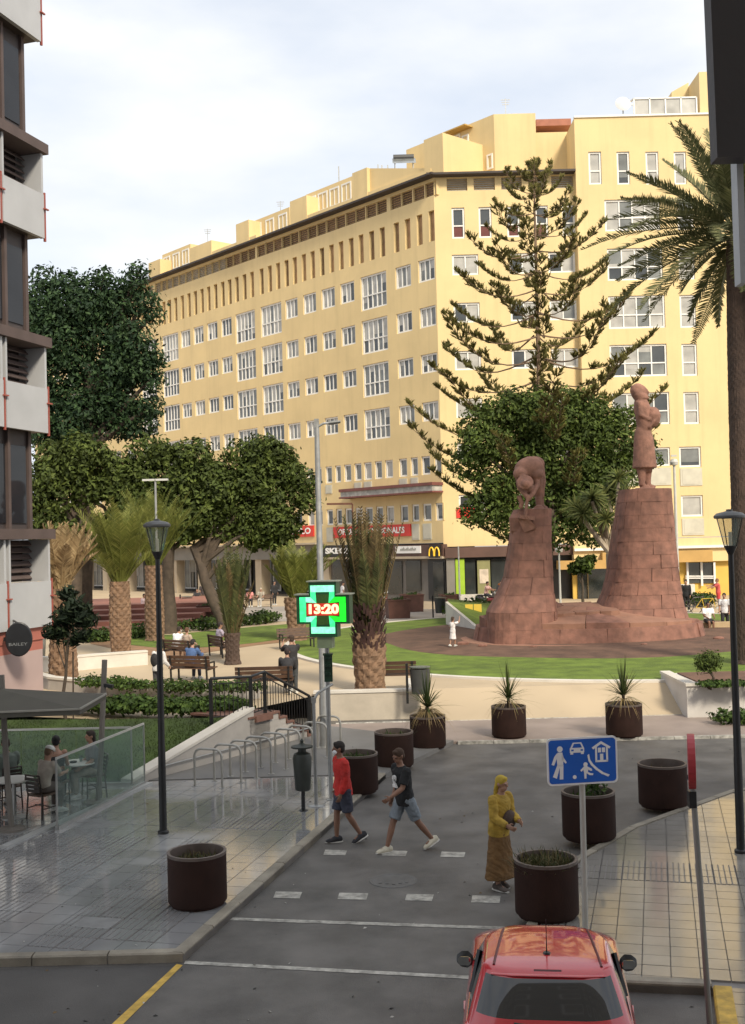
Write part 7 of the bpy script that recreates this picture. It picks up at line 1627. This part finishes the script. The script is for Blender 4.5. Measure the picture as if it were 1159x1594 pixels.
person('person in pink top on the far arcade bench', b5+V((-.5, .02, 0)), R(10), 1.66, lean=6, th=(84, 84), kn=(86, 86), arms=((24, 50, .1), (24, 50, .1)), sit=.46, top=(.56, .22, .20), bot=(.03, .03, .03), hair=(.03, .02, .02), female=True)
person('person with pale hair on the far arcade bench', b5+V((.3, .02, 0)), R(-10), 1.7, lean=6, th=(84, 84), kn=(86, 76), arms=((24, 50, .1), (24, 50, .1)), sit=.46, top=(.32, .28, .22), bot=(.40, .37, .33), hair=(.45, .4, .32))
pb = gz(427, 942); person('dark dressed person standing against the arcade column', pb, R(40), 1.74, top=(.02, .02, .022), bot=(.02, .02, .022), sleeve='long', hair=(.02, .02, .02))
# right of the monument
pb = gz(1104, 985); person('person in white shirt and dark shorts sitting right of the monument', pb+V((0, .2, 0)), R(5), 1.72, lean=4, th=(80, 78), kn=(82, 82), arms=((20, 50, .12, .2), (20, 50, .12, .2)), sit=.46, top=(.74, .73, .73), bot=(.03, .03, .035), legs='shorts', hair=(.02, .02, .02), skin=SKIND)
ch = thing('bench_block', 'low sandy stone bench right of the monument', 'bench', pb+V((0, .35, 0))); MB().box((0, 0, .22), (2.2, .5, .44)).obj('block', mat('sandy_stone', (.42, .31, .18), .85, .15, 2, .3, 20), ch)
pb = gz(1129, 982); person('person in white and black clothes standing behind the right lamp post', pb, R(-30), 1.70, top=(.66, .66, .68), bot=(.03, .03, .035), hair=(.02, .02, .02), th=(8, -8), kn=(4, 10))
pb = gz(1143, 978); person('person in beige clothes standing beside the trunk of the date palm', pb, R(20), 1.68, top=(.45, .38, .28), bot=(.33, .29, .2), sleeve='long', hair=(.1, .1, .1))
pb = V((D(1118, 930, 66).x, 66, PZ)); person('person in red top and shorts reaching to the counter', pb, R(-100), 1.74, arms=((70, 20, .2), (60, 20, .2)), top=(.52, .09, .08), bot=(.48, .05, .05), legs='shorts', hair=(.2, .1, .05))
pb = V((D(1142, 932, 66).x, 66, PZ)); person('worker in orange vest and white cap at the counter', pb, R(100), 1.76, top=(.72, .30, .02), bot=(.10, .13, .2), sleeve='long', hat=(.78, .77, .75), arms=((60, 30, .2), (50, 30, .2)))
pb = V((D(1068, 932, 64).x, 64, PZ)); person('person in black with a white bag behind the low hedge', pb, R(-20), 1.80, top=(.015, .015, .017), bot=(.015, .015, .017), sleeve='long', hair=(.02, .02, .02), extra=lambda t, q: MB().ell(q['P0']+q['tv']*.30+XX*.14-FW*.05, (.13, .10, .19), 12, 8).obj('bag', cloth((.72, .70, .68)), t, smooth=True))
# delivery people by the flower bed
def moped(label, loc, rz, col):
    t = thing('motorcycle', label, 'motorcycle', loc, rz); m_ = mat('moped_%d' % int(col[0]*100), col, .35, .1, 4, coat=.3)
    for y_ in (-.6, .6):
        mb = MB(); P = [(.0, y_+.22*math.cos(a), .26+.22*math.sin(a)) for a in [2*math.pi*k/18 for k in range(19)]]; mb.tube(P, .055, 7, cap=False); wh = mb.obj('wheel', mat('tyre', (.02, .02, .02), .8, .1, 5), t); mb = MB(); mb.tube([(-.03, y_, .26), (.03, y_, .26)], .15, 14); mb.obj('rim', STEEL, wh)
    mb = MB(); mb.loft([(V((0, .75, .62)), (.10, 0, 0), (0, 0, .10)), (V((0, .35, .58)), (.15, 0, 0), (0, 0, .18)), (V((0, .05, .42)), (.15, 0, 0), (0, 0, .12)), (V((0, -.35, .42)), (.14, 0, 0), (0, 0, .10)), (V((0, -.5, .70)), (.15, 0, 0), (0, .05, .18)), (V((0, -.52, .95)), (.10, 0, 0), (0, .05, .08))], 14); mb.obj('body', m_, t, smooth=True)
    mb = MB(); mb.loft([(V((0, .62, .76)), (.10, 0, 0), (0, 0, .05)), (V((0, .3, .76)), (.14, 0, 0), (0, 0, .06)), (V((0, -.02, .70)), (.10, 0, 0), (0, 0, .04))], 12); mb.obj('seat', BLACKM, t, smooth=True)
    mb = MB(); mb.tube([(-.30, -.40, 1.02), (0, -.48, 1.0), (.30, -.40, 1.02)], .018, 7); mb.tube([(0, -.48, 1.0), (0, -.60, .3)], .03, 7); mb.obj('handlebar', BLACKM, t)
    MB().ell((0, -.60, .92), (.09, .07, .09), 10, 7).obj('headlight', mat('lens', (.6, .6, .58), .1, .05, 4), t); return t
mp1 = gz(757, 945); moped('dark parked scooter by the flower bed below the brown shop band', mp1, R(60), (.05, .045, .05)); mp2 = gz(776, 948); moped('dark red parked scooter beside the orange delivery bag', mp2, R(75), (.18, .03, .03))
person('person in pale pink top sitting on the dark scooter', mp1+V((0, .1, 0)), R(60), 1.70, lean=10, th=(60, 60), kn=(80, 80), arms=((50, 30, .15), (50, 30, .15)), sit=.76, top=(.66, .42, .36), bot=(.05, .05, .06), hair=(.03, .02, .02))
def obag(t, q): mb = MB(); mb.box(q['P0']+q['tv']*.33-q['tn']*.32, (.46, .40, .46)); mb.obj('delivery_bag', cloth((.82, .22, .015)), t)
person('delivery rider in dark clothes with a big orange box bag', gz(781, 946), R(-20), 1.72, lean=8, th=(20, 0), kn=(10, 6), arms=((30, 30, .1), (30, 30, .1)), top=(.04, .035, .04), bot=(.04, .04, .05), sleeve='long', hair=(.02, .02, .02), extra=obag)
def bicycle(label, loc, rz, col):
    t = thing('bicycle', label, 'bicycle', loc, rz); fm = mat('bike_%d' % int(100*col[0]), col, .4, .1, 4)
    for y_ in (-.52, .52):
        mb = MB(); mb.tube([(0, y_+.33*math.cos(a), .34+.33*math.sin(a)) for a in [2*math.pi*k/20 for k in range(21)]], .022, 6, cap=False); wh = mb.obj('wheel', mat('tyre', (.02, .02, .02)), t); mb = MB(); [mb.tube([(0, y_, .34), (0, y_+.31*math.cos(a), .34+.31*math.sin(a))], .004, 4) for a in [2*math.pi*k/8 for k in range(8)]]; mb.obj('spokes', STEEL, wh)
    mb = MB(); A_, B_, C_, D_ = V((0, .52, .34)), V((0, .08, .30)), V((0, .18, .82)), V((0, -.40, .84)); [mb.tube([p, q_], .02, 6) for p, q_ in ((A_, B_), (A_, C_), (B_, C_), (B_, D_), (C_, D_), (D_, V((0, -.52, .34))))]; mb.obj('frame', fm, t)
    mb = MB(); mb.ell((0, .2, .93), (.07, .13, .035), 10, 6); mb.obj('saddle', BLACKM, t); mb = MB(); mb.tube([D_, (0, -.40, 1.02)], .016, 6); mb.tube([(-.27, -.32, 1.05), (0, -.42, 1.03), (.27, -.32, 1.05)], .014, 6); mb.obj('handlebar', BLACKM, t); return t
bicycle('yellow bicycle leaning at the low hedge below the counter', V((D(1098, 940, 62).x, 62, PZ)), R(78), (.62, .40, .04)); bicycle('dark bicycle standing left of the yellow bicycle', V((D(1084, 938, 63.5).x, 63.5, PZ)), R(95), (.06, .05, .05))
# ================================================================== RED CAR
CR = mat('car_red', (.52, .020, .030), .22, .05, 1.5, spec=.6, coat=1.0); CG = mat('car_glass', (.012, .013, .014), .04, .2, 1, spec=.9); CBK = mat('car_black', (.015, .015, .016), .35, .1, 4)
zr_ = 1.42; pr = D(852, 1506, 9.95)
hdg = R(7.5)
car = thing('parked_car', 'bright red hatchback seen from behind in the parking bay at the bottom', 'car', (pr.x, pr.y, 0), -hdg)
# local frame: +Y forward, origin under the rear edge of the roof
def outline(hw, yr, yf, rr_, n=12, cor=.0):
    """half-rounded rectangle in plan, counter-clockwise from rear centre; returns list of points"""
    P = []
    for (cx, cy, a0, r_) in ((hw-rr_, yr+rr_*.75, -90, rr_), (hw-rr_*1.2, yf-rr_*1.6, 0, rr_*1.2)):
        for k in range(n+1):
            a = R(a0+90*k/n); P.append((cx+r_*math.cos(a), cy+(r_*.75 if a0 < 0 else r_*1.33)*math.sin(a)))
    Q = [(-x, y) for x, y in P[::-1]]
    return P+Q
lev = [(.20, .70, -.42, 3.2, .30), (.36, .745, -.56, 3.30, .34), (.58, .765, -.55, 3.26, .36), (.80, .77, -.50, 3.10, .38), (.93, .755, -.44, 2.85, .40), (.985, .72, -.37, 2.45, .42)]
mb = MB(); n_ = None; vs = []
for z, hw, yr, yf, rr_ in lev:
    P = outline(hw, yr, yf, rr_); n_ = len(P); 
    for (x, y) in P:
        zz = z
        if z > .7 and y > 1.9: zz = z-(y-1.9)*.16*(z-.6)/.38
        vs.append((x, y, zz))
fs = []
for i in range(len(lev)-1):
    for k in range(n_): k2 = (k+1) % n_; fs.append((i*n_+k, i*n_+k2, (i+1)*n_+k2, (i+1)*n_+k))
fs.append(tuple((len(lev)-1)*n_+k for k in range(n_))); fs.append(tuple(range(n_-1, -1, -1)))
mb.add(vs, fs); o = mb.obj('body', CR, car, smooth=True, autos=50)
# greenhouse: rings from belt to roof
gh = [(.985, .715, -.36, 2.05, .40), (1.02, .705, -.335, 1.98, .40), (1.085, .684, -.285, 1.86, .40), (1.17, .655, -.215, 1.68, .38), (1.28, .615, -.12, 1.46, .36), (1.345, .59, -.055, 1.33, .34), (1.365, .582, -.03, 1.30, .33), (1.388, .565, .0, 1.22, .31), (1.402, .53, .06, 1.14, .28), (1.416, .44, .18, 1.03, .24), (1.424, .28, .38, .88, .15)]
vs = []
for z, hw, yr, yf, rr_ in gh:
    for (x, y) in outline(hw, yr, yf, rr_): vs.append(V((x, y, z-(.0 if y < .9 else (y-.9)*.03))))
body_f, glass = [], {'rear_window': [], 'side_window': [], 'windscreen': []}
N1 = 12; 
for i in range(len(gh)-1):
    for k in range(n_):
        k2 = (k+1) % n_; f_ = (i*n_+k, i*n_+k2, (i+1)*n_+k2, (i+1)*n_+k); z0 = gh[i][0]; c = sum((vs[q_] for q_ in f_), V((0, 0, 0)))/4
        kk = k if k < n_//2 else n_-1-k                         # mirrored column: 0..12 rear corner, 13..25 front corner
        kk = min(k, (n_-2-k) % n_) if k != n_-1 else -1
        win = 2 <= i <= 5 if (kk > 12) else 1 <= i <= 4
        if k == n_-1 or kk <= 7: (glass['rear_window'] if 2 <= i <= 4 else body_f).append(f_)
        elif kk <= 10: body_f.append(f_)
        elif kk <= 15: (glass['side_window'] if 1 <= i <= 4 else body_f).append(f_)
        elif kk <= 17: body_f.append(f_)
        else: (glass['windscreen'] if 1 <= i <= 5 else body_f).append(f_)
body_f.append(tuple((len(gh)-1)*n_+k for k in range(n_)))
def partmesh(name, faces, m_, par, inset_=0):
    ids = {}; v2 = []; f2 = []
    for f_ in faces:
        q_ = []
        for j in f_:
            if j not in ids: ids[j] = len(v2); v2.append(vs[j])
            q_.append(ids[j])
        f2.append(tuple(q_))
    mb = MB(); mb.v, mb.f, mb.m = v2, f2, [0]*len(f2); return mb.obj(name, m_, par, smooth=True, autos=60)
roof = partmesh('roof', body_f, CR, car)
for nm in ('rear_window', 'windscreen'): partmesh(nm, glass[nm], CG, car)
partmesh('side_window', [f_ for f_ in glass['side_window'] if sum(vs[j].x for j in f_) > 0], CG, car); partmesh('side_window', [f_ for f_ in glass['side_window'] if sum(vs[j].x for j in f_) < 0], CG, car)
from mathutils.bvhtree import BVHTree
_bv = BVHTree.FromPolygons(vs, body_f)
def roofhit(x, y):
    h_ = _bv.ray_cast(V((x, y, 3)), V((0, 0, -1))); return h_[0].z if h_[0] is not None else 1.35
for s in (-1, 1):
    mb = MB(); mb.tube([(s*(.40+.012*k), 1.04-.155*k, roofhit(s*(.40+.012*k), 1.04-.155*k)+.003) for k in range(7)], .012, 6); mb.obj('roof_strip', mat('roof_strip', (.12, .014, .018), .5, .1, 4), car)
    mb = MB(); mb.loft([(V((s*.735, 1.32, .99)), (.02, 0, 0), (0, .02, .045)), (V((s*.77, 1.30, 1.0)), (.03, .0, 0), (0, .05, .065)), (V((s*.83, 1.31, 1.0)), (.03, 0, 0), (0, .045, .062)), (V((s*.875, 1.33, .995)), (.01, 0, 0), (0, .02, .035))], 12); mr_ = mb.obj('mirror', CBK, car, smooth=True); mb = MB(); mb.beam((s*.66, 1.38, .96), (s*.76, 1.33, .97), .05, .04); mb.obj('mirror_arm', CBK, mr_)
    mb = MB(); mb.prism(rrect(.13, .085, .035), 0, .004, M=Matrix.Translation((s*.80, 1.255, 1.0)) @ Matrix.Rotation(R(90), 4, 'X')); mb.obj('mirror_glass', mat('mirror_glass', (.6, .62, .62), .05, .05, 2, metal=1.0), mr_)
    P = outline(.762, -.525, 3.1, .37); 
    mb = MB(); tlv = []
    for zz, ext in ((.62, 0), (.72, .003), (.83, .002), (.90, -.02)):
        for k in range(3, 10): x, y = outline(.772+ext, -.545-ext+(.02 if zz > .8 else 0), 3.1, .38)[k]; tlv.append((s*x, y, zz+.012*(k-3)))
    mb.add(tlv, [(i*7+k, i*7+k+1, (i+1)*7+k+1, (i+1)*7+k) if s > 0 else (i*7+k+1, i*7+k, (i+1)*7+k, (i+1)*7+k+1) for i in range(3) for k in range(6)]); mb.obj('tail_light', mat('tail_light', (.16, .006, .010), .12, .1, 6, spec=.8, coat=1.0), car, smooth=True)
    for y_ in (.05, 2.45):
        mb = MB(); mb.tube([(s*.76, y_, .29), (s*.58, y_, .29)], .29, 22); wh = mb.obj('wheel', mat('tyre', (.02, .02, .02)), car); mb = MB(); mb.tube([(s*.765, y_, .29), (s*.74, y_, .29)], .19, 18); mb.obj('rim', STEEL, wh)
    mb = MB(); mb.beam((s*.765, .55, .80), (s*.775, .72, .81), .025, .03); mb.obj('door_handle', CR, car)
    mb = MB(); mb.beam((s*.70, .48, 1.0), (s*.615, .62, 1.34), .03, .05); mb.obj('door_pillar', CBK, car)
mb = MB(); mb.lathe([(.035, 0), (.03, .015), (.012, .02)], 12, (0, .34, 1.422)); mb.tube([(0, .34, 1.43), (0, .30, 1.60), (0, .25, 1.76)], [.006, .004, .003], 6); mb.obj('antenna', CBK, car, smooth=True)
mb = MB(); mb.box((0, .005, 1.378), (.24, .05, .02), M=Matrix.Rotation(R(35), 3, 'X')); mb.obj('brake_light', mat('brake_lens', (.08, .006, .008), .2, .1, 5), car)
mb = MB(); mb.loft([(V((-.50, .03, 1.352)), (0, .02, 0), (0, 0, .008)), (V((-.3, -.03, 1.366)), (0, .025, 0), (0, 0, .009)), (V((0, -.04, 1.37)), (0, .025, 0), (0, 0, .009)), (V((.3, -.03, 1.366)), (0, .025, 0), (0, 0, .009)), (V((.50, .03, 1.352)), (0, .02, 0), (0, 0, .008))], 10); mb.obj('spoiler', CR, car, smooth=True)
mb = MB(); mb.tube([(-.02, -.375, 1.03), (-.10, -.352, 1.052), (-.30, -.335, 1.075)], [.02, .012, .008], 7); mb.ell((-.0, -.375, 1.025), (.04, .025, .025), 10, 6); mb.obj('wiper', CBK, car, smooth=True)
mb = MB(); mb.box((0, -.565, .52), (.52, .02, .12)); mb.obj('number_plate', mat('plate_white', (.75, .75, .72), .4, .03, 4), car)
mb = MB(); mb.box((0, -.55, .30), (1.1, .06, .14)); mb.obj('bumper', CBK, car)
